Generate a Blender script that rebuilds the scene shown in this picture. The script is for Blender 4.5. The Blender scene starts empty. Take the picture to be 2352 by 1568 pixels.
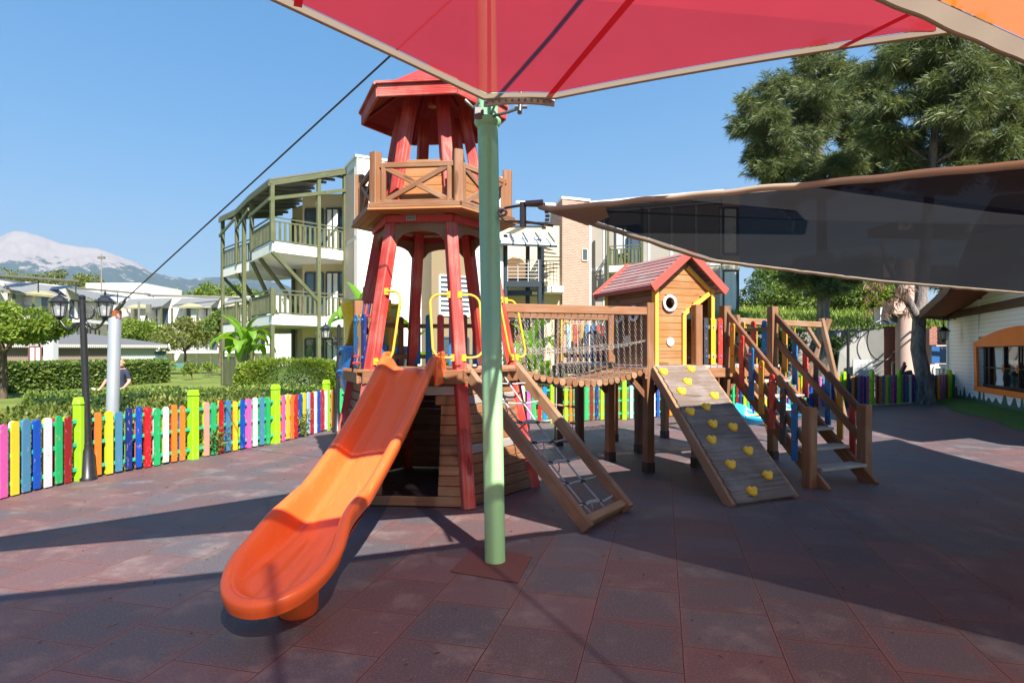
import bpy, math, random
import numpy as np
from mathutils import Vector, Matrix
R = math.radians
scene = bpy.context.scene
# ------------------------------------------------------------------ camera, sky, sun, exposure
cam_d = bpy.data.cameras.new("camera"); cam = bpy.data.objects.new("camera", cam_d)
scene.collection.objects.link(cam); scene.camera = cam
cam.location = (0, 0, 1.55); cam.rotation_euler = (R(90), 0, 0)
cam_d.sensor_width = 36; cam_d.lens = 20.97; cam_d.shift_y = 26/2352
cam_d.clip_start = .05; cam_d.clip_end = 60000
SUN_EL, SUN_AZ = 45.0, 155.0        # azimuth clockwise from +Y
world = bpy.data.worlds.new("World"); scene.world = world; world.use_nodes = True
wn = world.node_tree; wn.nodes.clear()
sky = wn.nodes.new('ShaderNodeTexSky'); sky.sky_type = 'NISHITA'; sky.sun_disc = False
sky.sun_elevation = R(SUN_EL); sky.sun_rotation = R(SUN_AZ)
sky.air_density = 1.0; sky.dust_density = .05; sky.ozone_density = 2.5; sky.altitude = 0
bg = wn.nodes.new('ShaderNodeBackground'); bg.inputs[1].default_value = .122
wo = wn.nodes.new('ShaderNodeOutputWorld')
gm = wn.nodes.new('ShaderNodeGamma'); gm.inputs[1].default_value = .62; hs_ = wn.nodes.new('ShaderNodeHueSaturation'); hs_.inputs['Saturation'].default_value = 1.95
wn.links.new(sky.outputs[0], gm.inputs[0]); wn.links.new(gm.outputs[0], hs_.inputs['Color']); wn.links.new(hs_.outputs[0], bg.inputs[0]); wn.links.new(bg.outputs[0], wo.inputs[0])
sd = bpy.data.lights.new("sun", 'SUN'); sd.energy = 5.0; sd.angle = R(.53); sd.color = (1, .945, .86)
sun = bpy.data.objects.new("sun", sd); scene.collection.objects.link(sun)
SD = Vector((math.sin(R(SUN_AZ))*math.cos(R(SUN_EL)), math.cos(R(SUN_AZ))*math.cos(R(SUN_EL)), math.sin(R(SUN_EL))))
sun.rotation_euler = SD.to_track_quat('Z', 'Y').to_euler(); sun.location = (6, -10, 30)
scene.view_settings.view_transform = 'Standard'; scene.view_settings.look = 'None'
scene.view_settings.gamma = 1; scene.view_settings.exposure = 1.4
scene.cycles.max_bounces = 8; scene.cycles.transparent_max_bounces = 16
scene.cycles.sample_clamp_indirect = 8

# ------------------------------------------------------------------ helpers
F, H, CX, HY = 1370.0, 1.55, 1176.0, 810.0
def gp(px, py, z=0.0):
    Y = (H - z)*F/(py - HY); return Vector(((px - CX)/F*Y, Y, z))
def at(px, py, Y): return Vector(((px - CX)/F*Y, Y, H + (HY - py)/F*Y))
def V(*a): return Vector(a)
def lerp(a, b, t): return a + (b - a)*t
rng = random.Random(7)
def s2l(c): return tuple(((x/255)/12.92 if x/255 <= .04045 else ((x/255+.055)/1.055)**2.4) for x in c)
COL = scene.collection

class MB:
    def __init__(s): s.V = []; s.F = []; s.U = []; s.Rn = []; s.M = []
    def face(s, idx, uv=None, m=0, r=0.0):
        s.F.append(tuple(idx)); s.U.append(uv or [(0.0, 0.0)]*len(idx)); s.M.append(m); s.Rn.append(r)
    def quad(s, a, b, c, d, m=0, r=None, uv=None):
        n = len(s.V); s.V += [Vector(a), Vector(b), Vector(c), Vector(d)]
        if uv is None:
            w = (Vector(b)-Vector(a)).length; h = (Vector(d)-Vector(a)).length
            uv = [(0, 0), (w, 0), (w, h), (0, h)]
        s.face((n, n+1, n+2, n+3), uv, m, rng.random() if r is None else r)
    def prof(s, p0, p1, poly, up=(0, 0, 1), m=0, r=None, poly2=None, cap=True):
        p0, p1 = Vector(p0), Vector(p1); d = p1 - p0; L = d.length
        if L < 1e-6: return s
        d = d/L; up = Vector(up)
        if abs(d.dot(up.normalized())) > .999: up = Vector((0, 1, 0)) if abs(d.y) < .9 else Vector((1, 0, 0))
        x = d.cross(up).normalized(); y = x.cross(d).normalized()
        n = len(poly); b = len(s.V); poly2 = poly2 or poly; r = rng.random() if r is None else r
        s.V += [p0 + x*a + y*c for a, c in poly] + [p1 + x*a + y*c for a, c in poly2]
        ou, ov = rng.random()*20, rng.random()*20; per = 0
        for i in range(n):
            j = (i+1) % n; e = math.hypot(poly[i][0]-poly[j][0], poly[i][1]-poly[j][1])
            s.face((b+i, b+n+i, b+n+j, b+j), [(ou, ov+per), (ou+L, ov+per), (ou+L, ov+per+e), (ou, ov+per+e)], m, r); per += e
        if cap:
            s.face(tuple(b+i for i in range(n)), [(ou+poly[i][0]*.3, ov+poly[i][1]) for i in range(n)], m, r)
            s.face(tuple(b+n+n-1-i for i in range(n)), [(ou+poly[n-1-i][0]*.3, ov+poly[n-1-i][1]) for i in range(n)], m, r)
        return s
    def beam(s, p0, p1, w, h, up=(0, 0, 1), m=0, bev=None, r=None):
        c = min(w, h)*.12 if bev is None else bev; a, b = w/2, h/2
        if c <= 0: poly = [(-a, -b), (a, -b), (a, b), (-a, b)]
        else: poly = [(-a+c, -b), (a-c, -b), (a, -b+c), (a, b-c), (a-c, b), (-a+c, b), (-a, b-c), (-a, -b+c)]
        return s.prof(p0, p1, poly, up, m, r)
    def box(s, c, sx, sy, sz, rz=0, m=0, bev=0, r=None):
        c = Vector(c); q = Vector((math.cos(rz), math.sin(rz), 0)); k = Vector((-math.sin(rz), math.cos(rz), 0))
        if sx >= sy and sx >= sz: return s.beam(c-q*sx/2, c+q*sx/2, sy, sz, (0, 0, 1), m, bev, r)
        if sy >= sz: return s.beam(c-k*sy/2, c+k*sy/2, sx, sz, (0, 0, 1), m, bev, r)
        return s.beam(c-V(0, 0, sz/2), c+V(0, 0, sz/2), sx, sy, tuple(k), m, bev, r)
    def tube(s, p0, p1, r0, r1=None, n=12, m=0, r=None, cap=True):
        r1 = r0 if r1 is None else r1
        c = [(math.cos(2*math.pi*i/n), math.sin(2*math.pi*i/n)) for i in range(n)]
        return s.prof(p0, p1, [(a*r0, b*r0) for a, b in c], (0, 0, 1), m, r, [(a*r1, b*r1) for a, b in c], cap)
    def path(s, pts, rad, n=8, m=0, closed=False, r=None):
        pts = [Vector(p) for p in pts]; N = len(pts); b = len(s.V); r = rng.random() if r is None else r
        rads = rad if isinstance(rad, (list, tuple)) else [rad]*N
        px = None; Ls = 0
        for i, p in enumerate(pts):
            if closed: d = pts[(i+1) % N] - pts[i-1]
            else: d = pts[min(i+1, N-1)] - pts[max(i-1, 0)]
            d = d.normalized() if d.length > 1e-9 else V(0, 0, 1)
            if px is None:
                up = V(0, 0, 1) if abs(d.z) < .95 else V(1, 0, 0); px = d.cross(up).normalized()
            px = (px - d*px.dot(d)).normalized(); py = d.cross(px)
            for k in range(n):
                a = 2*math.pi*k/n; s.V.append(p + (px*math.cos(a) + py*math.sin(a))*rads[i])
        seg = N if closed else N-1; us = [0]
        for i in range(seg): us.append(us[-1] + (pts[(i+1) % N]-pts[i]).length)
        for i in range(seg):
            j = (i+1) % N
            for k in range(n):
                l = (k+1) % n; v0, v1 = k/n*.3, (k+1)/n*.3
                s.face((b+i*n+k, b+i*n+l, b+j*n+l, b+j*n+k), [(us[i], v0), (us[i], v1), (us[i+1], v1), (us[i+1], v0)], m, r)
        if not closed:
            s.face(tuple(b+n-1-k for k in range(n)), None, m, r); s.face(tuple(b+(N-1)*n+k for k in range(n)), None, m, r)
        return s
    def lathe(s, c, prof, n=20, m=0, axis=(0, 0, 1), r=None, cap=True):
        c = Vector(c); ax = Vector(axis).normalized(); r = rng.random() if r is None else r
        x = ax.cross(V(0, 0, 1) if abs(ax.z) < .9 else V(1, 0, 0)).normalized(); y = ax.cross(x); b = len(s.V)
        for rad, z in prof:
            for k in range(n):
                a = 2*math.pi*k/n; s.V.append(c + ax*z + (x*math.cos(a)+y*math.sin(a))*rad)
        for i in range(len(prof)-1):
            for k in range(n):
                l = (k+1) % n
                s.face((b+i*n+k, b+i*n+l, b+(i+1)*n+l, b+(i+1)*n+k), [(k/n, i*.1), ((k+1)/n, i*.1), ((k+1)/n, i*.1+.1), (k/n, i*.1+.1)], m, r)
        if not cap: return s
        if prof[0][0] > 1e-6: s.face(tuple(b+n-1-k for k in range(n)), None, m, r)
        if prof[-1][0] > 1e-6: s.face(tuple(b+(len(prof)-1)*n+k for k in range(n)), None, m, r)
        return s
    def prism(s, poly, vec, m=0, r=None, ms=None):
        poly = [Vector(p) for p in poly]; vec = Vector(vec); n = len(poly); b = len(s.V); r = rng.random() if r is None else r
        s.V += poly + [p+vec for p in poly]; ms = m if ms is None else ms
        nrm = Vector((0, 0, 0))
        for i in range(n): nrm += poly[i].cross(poly[(i+1) % n])
        flip = nrm.dot(vec) > 0
        ax = (poly[1]-poly[0]).normalized(); ay = nrm.normalized().cross(ax)
        uv = [((p-poly[0]).dot(ax), (p-poly[0]).dot(ay)) for p in poly]
        A = list(range(n)); 
        s.face([b+i for i in (A[::-1] if flip else A)], [uv[i] for i in (A[::-1] if flip else A)], m, r)
        s.face([b+n+i for i in (A if flip else A[::-1])], [uv[i] for i in (A if flip else A[::-1])], m, r)
        h = vec.length; per = 0
        for i in range(n):
            j = (i+1) % n; e = (poly[j]-poly[i]).length
            f = (b+i, b+j, b+n+j, b+n+i); u = [(per, 0), (per+e, 0), (per+e, h), (per, h)]; per += e
            if not flip: f = f[::-1]; u = u[::-1]
            s.face(f, u, ms, r)
        return s
    def build(s, name, mats, parent=None, smooth=None, sub=None):
        mats = mats if isinstance(mats, (list, tuple)) else [mats]
        off = Vector((0, 0, 0)); p = parent
        while p is not None: off += p.location; p = p.parent
        me = bpy.data.meshes.new(name)
        me.from_pydata([tuple(v-off) for v in s.V], [], s.F)
        uvl = me.uv_layers.new(name="UVMap"); flat = [x for f in s.U for uv in f for x in uv]
        uvl.data.foreach_set("uv", flat)
        at_ = me.attributes.new("rnd", 'FLOAT', 'FACE'); at_.data.foreach_set("value", s.Rn)
        me.polygons.foreach_set("material_index", s.M)
        for m in mats: me.materials.append(m)
        if smooth is not None:
            me.polygons.foreach_set("use_smooth", [True]*len(s.F)); me.update()
            try: me.set_sharp_from_angle(angle=R(smooth))
            except Exception: pass
        me.update()
        o = bpy.data.objects.new(name, me); COL.objects.link(o)
        if parent is not None: o.parent = parent
        return o

def tag(o, label=None, cat=None, group=None, kind=None):
    if label: o['label'] = label
    if cat: o['category'] = cat
    if group: o['group'] = group
    if kind: o['kind'] = kind
    return o
def thing(name, loc, label, cat, group=None):
    o = bpy.data.objects.new(name, None); COL.objects.link(o); o.location = Vector(loc)
    o.empty_display_size = .2
    return tag(o, label, cat, group)
def copy_tree(o, parent=None):
    c = o.copy(); COL.objects.link(c); c.parent = parent
    for ch in list(o.children): copy_tree(ch, c)
    return c
def npmesh(name, verts, faces, mats, parent=None, rnd=None, midx=None, smooth=False):
    off = Vector((0, 0, 0)); p = parent
    while p is not None: off += p.location; p = p.parent
    verts = np.asarray(verts, dtype=np.float32) - np.array(off, dtype=np.float32)
    faces = np.asarray(faces, dtype=np.int32); nf, k = faces.shape
    me = bpy.data.meshes.new(name); me.vertices.add(len(verts)); me.vertices.foreach_set("co", verts.ravel())
    me.loops.add(nf*k); me.loops.foreach_set("vertex_index", faces.ravel())
    me.polygons.add(nf); me.polygons.foreach_set("loop_start", np.arange(0, nf*k, k, dtype=np.int32))
    a = me.attributes.new("rnd", 'FLOAT', 'FACE'); a.data.foreach_set("value", (np.random.RandomState(1).rand(nf) if rnd is None else rnd).astype(np.float32))
    for m in (mats if isinstance(mats, (list, tuple)) else [mats]): me.materials.append(m)
    if midx is not None: me.polygons.foreach_set("material_index", midx.astype(np.int32))
    if smooth: me.polygons.foreach_set("use_smooth", np.ones(nf, dtype=bool))
    me.update(calc_edges=True); me.validate()
    o = bpy.data.objects.new(name, me); COL.objects.link(o)
    if parent is not None: o.parent = parent
    return o

# ------------------------------------------------------------------ materials
class NT:
    def __init__(s, name):
        s.m = bpy.data.materials.new(name); s.m.use_nodes = True; s.t = s.m.node_tree; s.t.nodes.clear()
        s.out = s.t.nodes.new('ShaderNodeOutputMaterial')
    def n(s, typ, **kw):
        nd = s.t.nodes.new('ShaderNode'+typ)
        for k, v in kw.items():
            if k.startswith('i_'):
                key = k[2:]; key = int(key) if key.isdigit() else key
                s.set(nd.inputs[key], v)
            else: setattr(nd, k, v)
        return nd
    def set(s, inp, v):
        if isinstance(v, bpy.types.NodeSocket): s.t.links.new(v, inp)
        else:
            if hasattr(inp.default_value, '__len__') and isinstance(v, (tuple, list)) and len(inp.default_value) == 4 and len(v) == 3: v = tuple(v)+(1,)
            inp.default_value = v
    def math(s, op, a, b=None, clamp=False):
        nd = s.n('Math', operation=op, use_clamp=clamp); s.set(nd.inputs[0], a)
        if b is not None: s.set(nd.inputs[1], b)
        return nd.outputs[0]
    def mix(s, f, a, b, mode='MIX'):
        nd = s.n('Mix', data_type='RGBA', blend_type=mode); s.set(nd.inputs[0], f); s.set(nd.inputs[6], a); s.set(nd.inputs[7], b)
        return nd.outputs[2]
    def ramp(s, f, pts):
        nd = s.n('ValToRGB'); s.set(nd.inputs[0], f); e = nd.color_ramp.elements
        while len(e) < len(pts): e.new(.5)
        for i, (p, c) in enumerate(pts):
            e[i].position = p; e[i].color = tuple(c)+(1,) if len(c) == 3 else c
        return nd.outputs[0]
    def noise(s, vec, scale, detail=3, rough=.55, out=0):
        nd = s.n('TexNoise'); s.set(nd.inputs['Vector'], vec); nd.inputs['Scale'].default_value = scale
        nd.inputs['Detail'].default_value = detail; nd.inputs['Roughness'].default_value = rough; return nd.outputs[out]
    def obj(s): return s.n('TexCoord').outputs['Object']
    def uv(s): return s.n('TexCoord').outputs['UV']
    def pos(s): return s.n('NewGeometry').outputs['Position']
    def map(s, vec, scale=(1, 1, 1), rot=(0, 0, 0)):
        nd = s.n('Mapping'); s.set(nd.inputs[0], vec); nd.inputs['Scale'].default_value = scale; nd.inputs['Rotation'].default_value = rot; return nd.outputs[0]
    def rnd(s): return s.n('Attribute', attribute_name='rnd').outputs['Fac']
    def bump(s, h, strength=.3, dist=.01):
        nd = s.n('Bump'); nd.inputs['Strength'].default_value = strength; nd.inputs['Distance'].default_value = dist; s.set(nd.inputs['Height'], h); return nd.outputs[0]
    def pbr(s, col, rough=.6, normal=None, metal=0, spec=.4, coat=0, trans=0):
        p = s.n('BsdfPrincipled'); s.set(p.inputs['Base Color'], col); s.set(p.inputs['Roughness'], rough)
        p.inputs['Metallic'].default_value = metal; p.inputs['Specular IOR Level'].default_value = spec
        p.inputs['Coat Weight'].default_value = coat
        if normal is not None: s.set(p.inputs['Normal'], normal)
        s.t.links.new(p.outputs[0], s.out.inputs[0]); return s.m
def hsv(t, col, h=.5, s=1, v=1):
    nd = t.n('HueSaturation'); t.set(nd.inputs['Color'], col); t.set(nd.inputs['Hue'], h); t.set(nd.inputs['Saturation'], s); t.set(nd.inputs['Value'], v); return nd.outputs[0]

def m_paint(name, col, rough=.5, var=.12, dirt=.15, bump=.15, scale=6, metal=0, spec=.4, coat=0, chip=0):
    t = NT(name); o = t.pos(); n1 = t.noise(o, scale, 5); n2 = t.noise(o, scale*9, 3)
    v = t.math('ADD', 1-var/2, t.math('MULTIPLY', t.rnd(), var))
    c = hsv(t, col, v=v)
    c = t.mix(t.math('MULTIPLY', t.ramp(n1, [(.45, (0, 0, 0)), (.75, (1, 1, 1))]), dirt), c, tuple(x*.55+.03 for x in col))
    if chip:
        ch = t.ramp(t.noise(t.map(o, (1, 1, .45)), 26, 5, .65), [(.60, (0, 0, 0)), (.64, (1, 1, 1))]); c = t.mix(t.math('MULTIPLY', ch, chip), c, (.34, .27, .21))
    return t.pbr(c, t.math('ADD', rough-.1, t.math('MULTIPLY', n2, .2)), t.bump(n2, bump, .003), metal, spec, coat)
def m_wood(name, c1, c2, worn=(.32, .24, .18), wornf=.3, rough=.6, grooves=False, vr=.45):
    t = NT(name); uv = t.uv(); g = t.noise(t.map(uv, (1.6, 34, 1)), 1.0, 6, .62); g2 = t.noise(t.map(uv, (7, 160, 1)), 1.0, 3)
    big = t.noise(t.pos(), 2.3, 4)
    kn = t.noise(t.map(uv, (2.2, 9, 1)), 1.0, 1)
    c = t.mix(g, c1, c2); v = t.math('ADD', 1-vr/2, t.math('MULTIPLY', t.rnd(), vr)); c = hsv(t, c, v=v)
    c = t.mix(t.math('MULTIPLY', t.ramp(t.math('ADD', t.math('MULTIPLY', big, .6), t.math('MULTIPLY', g, .45)), [(.5, (0, 0, 0)), (.68, (1, 1, 1))]), wornf), c, worn)
    c = t.mix(t.ramp(kn, [(.70, (0, 0, 0)), (.74, (.7, .7, .7))]), c, tuple(x*.45 for x in c1))
    h = t.math('ADD', t.math('MULTIPLY', g, .6), t.math('MULTIPLY', g2, .4))
    if grooves:
        w = t.n('TexWave', wave_type='BANDS', bands_direction='Y'); t.set(w.inputs[0], uv); w.inputs['Scale'].default_value = 18
        h = t.math('ADD', h, t.math('MULTIPLY', w.outputs['Fac'], .8)); c = t.mix(t.math('MULTIPLY', t.ramp(w.outputs['Fac'], [(.0, (1, 1, 1)), (.35, (0, 0, 0))]), .5), c, tuple(x*.35 for x in c1))
    return t.pbr(c, rough, t.bump(h, .45, .004), spec=.35)
# ------------------------------------------------------------------ shared materials
WOOD = m_wood("brown_wood", (.14, .055, .022), (.28, .125, .055), worn=(.34, .24, .17), wornf=.4)
WOODL = m_wood("light_wood", (.24, .12, .06), (.40, .23, .125), worn=(.40, .31, .24), wornf=.5, grooves=True)
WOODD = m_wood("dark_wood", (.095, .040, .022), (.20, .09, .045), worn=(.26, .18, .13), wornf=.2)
WOODG = m_wood("grey_weathered_wood", (.24, .19, .16), (.42, .37, .34), worn=(.5, .47, .45), wornf=.5)
WOODO = m_wood("orange_wood", (.24, .09, .025), (.42, .19, .065), worn=(.40, .26, .15), wornf=.45)
REDP = m_wood("red_painted_wood", (.34, .024, .02), (.50, .048, .036), worn=(.60, .28, .22), wornf=.6, grooves=True, vr=.15)
REDS = m_paint("red_paint", (.42, .03, .022), .45, dirt=.2)
YELP = m_wood("yellow_painted_wood", (.60, .30, .03), (.72, .40, .06), worn=(.62, .45, .22), wornf=.2, vr=.1)
OLIVE = m_wood("olive_stained_wood", (.055, .065, .028), (.13, .14, .065), worn=(.20, .18, .12), wornf=.35, vr=.25)
def m_plastic(name, col, rough=.28): return m_paint(name, col, rough, var=.03, dirt=.08, bump=.04, scale=3, spec=.5, coat=.15)
t = NT('orange_plastic'); p = t.pos(); n_ = t.noise(p, 4, 5); sc_ = t.noise(t.map(p, (60, 5, 5)), 1, 6, .75)
c = t.mix(t.math('MULTIPLY', n_, .25), (.82, .125, .024), (.72, .10, .03)); c = t.mix(t.math('MULTIPLY', t.ramp(sc_, [(.56, (0, 0, 0)), (.70, (1, 1, 1))]), .30), c, (.86, .30, .14))
c = t.mix(t.math('MULTIPLY', t.ramp(t.noise(p, 14, 5, .7), [(.60, (0, 0, 0)), (.75, (1, 1, 1))]), .28), c, (.40, .10, .04))
ORSL = t.pbr(c, t.math('ADD', .22, t.math('MULTIPLY', sc_, .28)), t.bump(sc_, .06, .002), spec=.5)
YELPL = m_plastic("yellow_plastic", (.82, .48, .015)); BLUPL = m_plastic("blue_plastic", (.012, .18, .52))
CYAPL = m_plastic("light_blue_plastic", (.03, .42, .75)); REDPL = m_plastic("red_plastic", (.6, .03, .02)); GRNPL = m_plastic("green_plastic", (.0, .22, .10))
YELM = m_paint("yellow_enamel", (.62, .38, .03), .35, dirt=.2)
WHITE = m_paint("white_paint", (.75, .74, .72), .5, dirt=.12)
BLK = m_paint("black_enamel", (.014, .014, .016), .35, dirt=.3, scale=20, spec=.5)
STEEL = m_paint("dark_steel", (.16, .155, .15), .4, dirt=.5, metal=.8, scale=15)
CHAINM = m_paint("galvanised_chain", (.34, .30, .26), .42, var=.4, dirt=.6, metal=.75, scale=30)
ROPE = m_paint("grey_rope", (.36, .36, .36), .9, dirt=.4, bump=.8, scale=30)
PCOL = dict(red=(.50, .012, .02), orange=(.76, .20, .02), yellow=(.80, .55, .03), lime=(.34, .66, .012), green=(.02, .42, .13), blue=(.008, .07, .42),
            steel=(.07, .22, .36), pink=(.72, .11, .40), white=(.78, .70, .74), sky=(.36, .62, .82), peach=(.85, .34, .24), maroon=(.22, .012, .018), navy=(.01, .03, .20), purple=(.26, .04, .26),
            mint=(.04, .50, .26), brown=(.20, .09, .04), cyan=(.01, .20, .50), black=(.045, .045, .06), dkred=(.30, .015, .02), amber=(.62, .30, .03), blu2=(.02, .16, .42), red2=(.60, .05, .035))
PM = {k: m_paint("paint_"+k, tuple(x*.78 for x in v), .45, var=.16, dirt=.22, bump=.2, scale=7, chip=.55) for k, v in PCOL.items()}

# ------------------------------------------------------------------ ground
def m_rubber():
    t = NT("rubber_tiles"); p = t.n('NewGeometry').outputs['Position']
    q = t.map(p, (1, 1, 1), (0, 0, R(14.2))); sp = t.n('SeparateXYZ'); t.set(sp.inputs[0], q)
    wob = t.math('MULTIPLY', t.math('SUBTRACT', t.noise(p, 3.1, 2), .5), .010)
    u = t.math('DIVIDE', t.math('ADD', sp.outputs[0], t.math('ADD', .40, wob)), .5)
    cu = t.math('FLOOR', u); par = t.math('MODULO', t.math('ABSOLUTE', cu), 2)
    v = t.math('ADD', t.math('DIVIDE', t.math('ADD', sp.outputs[1], wob), .5), t.math('MULTIPLY', par, .44)); cv = t.math('FLOOR', v)
    fu = t.math('FRACT', u); fv = t.math('FRACT', v)
    du = t.math('ABSOLUTE', t.math('SUBTRACT', fu, .5)); dv = t.math('ABSOLUTE', t.math('SUBTRACT', fv, .5))
    edge = t.math('MAXIMUM', du, dv)
    joint = t.math('GREATER_THAN', edge, .4945)
    cx = t.n('CombineXYZ'); t.set(cx.inputs[0], cu); t.set(cx.inputs[1], cv)
    wnz = t.n('TexWhiteNoise', noise_dimensions='3D'); t.set(wnz.inputs[0], cx.outputs[0]); rn = wnz.outputs['Value']; rc = t.n('SeparateColor'); t.set(rc.inputs[0], wnz.outputs['Color'])
    base = t.ramp(t.math('ADD', t.math('MULTIPLY', t.noise(p, .55, 3), .75), t.math('MULTIPLY', rn, .16)), [(.36, (.118, .056, .055)), (.46, (.096, .058, .060)), (.56, (.074, .062, .068))])
    rd = t.math('ADD', t.math('POWER', t.math('MULTIPLY', edge, 2.0), 3.0), t.math('MULTIPLY', t.math('SUBTRACT', t.noise(p, 7, 4), .5), 1.3))
    patch = t.math('MULTIPLY', t.ramp(rd, [(.38, (1, 1, 1)), (.66, (0, 0, 0))]), t.ramp(rc.outputs[0], [(.2, (.25, .25, .25)), (.8, (1, 1, 1))]))
    base = t.mix(t.math('MULTIPLY', patch, .72), base, (.066, .063, .074))
    base = hsv(t, base, v=t.math('ADD', .90, t.math('MULTIPLY', rc.outputs[1], .24)))
    dust = t.ramp(t.noise(p, 2.2, 6, .7), [(.52, (0, 0, 0)), (.72, (1, 1, 1))])
    base = t.mix(t.math('MULTIPLY', dust, .40), base, (.32, .24, .21))
    gr = t.noise(p, 85, 4, .8); gr2 = t.noise(p, 48, 4, .8)
    base = t.mix(t.math('MULTIPLY', t.ramp(gr, [(.53, (0, 0, 0)), (.62, (1, 1, 1))]), .55), base, (.25, .15, .14))
    base = t.mix(t.math('MULTIPLY', t.ramp(gr2, [(.30, (1, 1, 1)), (.42, (0, 0, 0))]), .45), base, (.03, .02, .022))
    crumb = t.ramp(t.noise(p, 33, 3, .7), [(.72, (0, 0, 0)), (.76, (1, 1, 1))])
    base = t.mix(t.math('MULTIPLY', crumb, .6), base, (.40, .27, .22))
    ej = t.math('MULTIPLY', t.ramp(t.math('ADD', edge, t.math('MULTIPLY', t.noise(p, 22, 4), .03)), [(.488, (0, 0, 0)), (.510, (1, 1, 1))]), .55)
    base = t.mix(ej, base, (.19, .085, .072))
    base = t.mix(t.math('MULTIPLY', joint, .95), base, (.016, .008, .009))
    h = t.math('ADD', t.math('MULTIPLY', gr, .5), t.math('MULTIPLY', t.math('SUBTRACT', 1, joint), .8))
    h = t.math('ADD', h, t.math('MULTIPLY', rc.outputs[2], .15))
    return t.pbr(base, t.math('ADD', .62, t.math('MULTIPLY', dust, .25)), t.bump(h, .5, .006), spec=.5)
RUB = m_rubber()
def m_grass(name, c1, c2, c3):
    t = NT(name); p = t.pos(); n = t.noise(p, .35, 4); n2 = t.noise(p, 14, 5, .7)
    c = t.mix(t.ramp(n, [(.4, (0, 0, 0)), (.62, (1, 1, 1))]), c1, c2); c = t.mix(t.math('MULTIPLY', t.ramp(n2, [(.4, (0, 0, 0)), (.7, (1, 1, 1))]), .6), c, c3)
    return t.pbr(c, .9, t.bump(t.noise(p, 60, 3), .8, .03), spec=.2)
LAWN = m_grass("lawn_grass", (.085, .135, .018), (.15, .19, .035), (.21, .22, .07))
FLEFT = [(-5.9, 2.2), (-5.56, 4.9), (-5.42, 6.4), (-5.26, 7.27), (-4.66, 8.72), (-4.06, 10.24), (-3.62, 12.3)]
FBACK = [(-3.62, 12.3), (.29, 13.05), (2.96, 14.06), (10.1, 17.5), (14.2, 19.1)]
b = MB(); b.quad((-9000, -300, -.12), (9000, -300, -.12), (9000, 9000, -.12), (-9000, 9000, -.12)); g = b.build('ground', m_grass("ground_scrub", (.11, .12, .04), (.16, .15, .07), (.20, .17, .10))); tag(g, kind='structure')
# lawn around the buildings, slightly rolling
nx, ny = 90, 80; xs = np.linspace(-75, 40, nx); ys = np.linspace(2, 95, ny); X, Yg = np.meshgrid(xs, ys)
Z = -.085 + .03*np.sin(X*.31)*np.cos(Yg*.27)
vv = np.stack([X.ravel(), Yg.ravel(), Z.ravel()], 1); ii = np.arange(nx*ny).reshape(ny, nx)
ff = np.stack([ii[:-1, :-1].ravel(), ii[:-1, 1:].ravel(), ii[1:, 1:].ravel(), ii[1:, :-1].ravel()], 1)
tag(npmesh('lawn', vv, ff, LAWN, smooth=True), kind='structure')
b = MB(); pl = [(-5.9, -14)]+FLEFT+FBACK[1:]+[(13.6, 17.6), (12.6, 13), (11.0, 9.5), (9.6, 5), (9.6, -14)]
b.prism([(x+(-.09 if x < -3 else 0), y, 0) for x, y in pl], (0, 0, -.1)); tag(b.build('rubber_flooring', RUB), kind='structure')
b = MB(); b.prism([gp(1050, 1312, .004)+V(-.05, 0, 0), gp(1190, 1338, .004), gp(1222, 1278, .004), gp(1090, 1255, .004)], (0, 0, .004))
t = NT("red_rubber"); p = t.pos(); patchm = t.pbr(t.mix(t.ramp(t.noise(p, 240, 2), [(.4, (0, 0, 0)), (.65, (1, 1, 1))]), (.085, .022, .022), (.20, .075, .065)), .8, t.bump(t.noise(p, 240, 2), .6, .005))
tag(b.build('flooring_patch', patchm), kind='structure')

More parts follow.
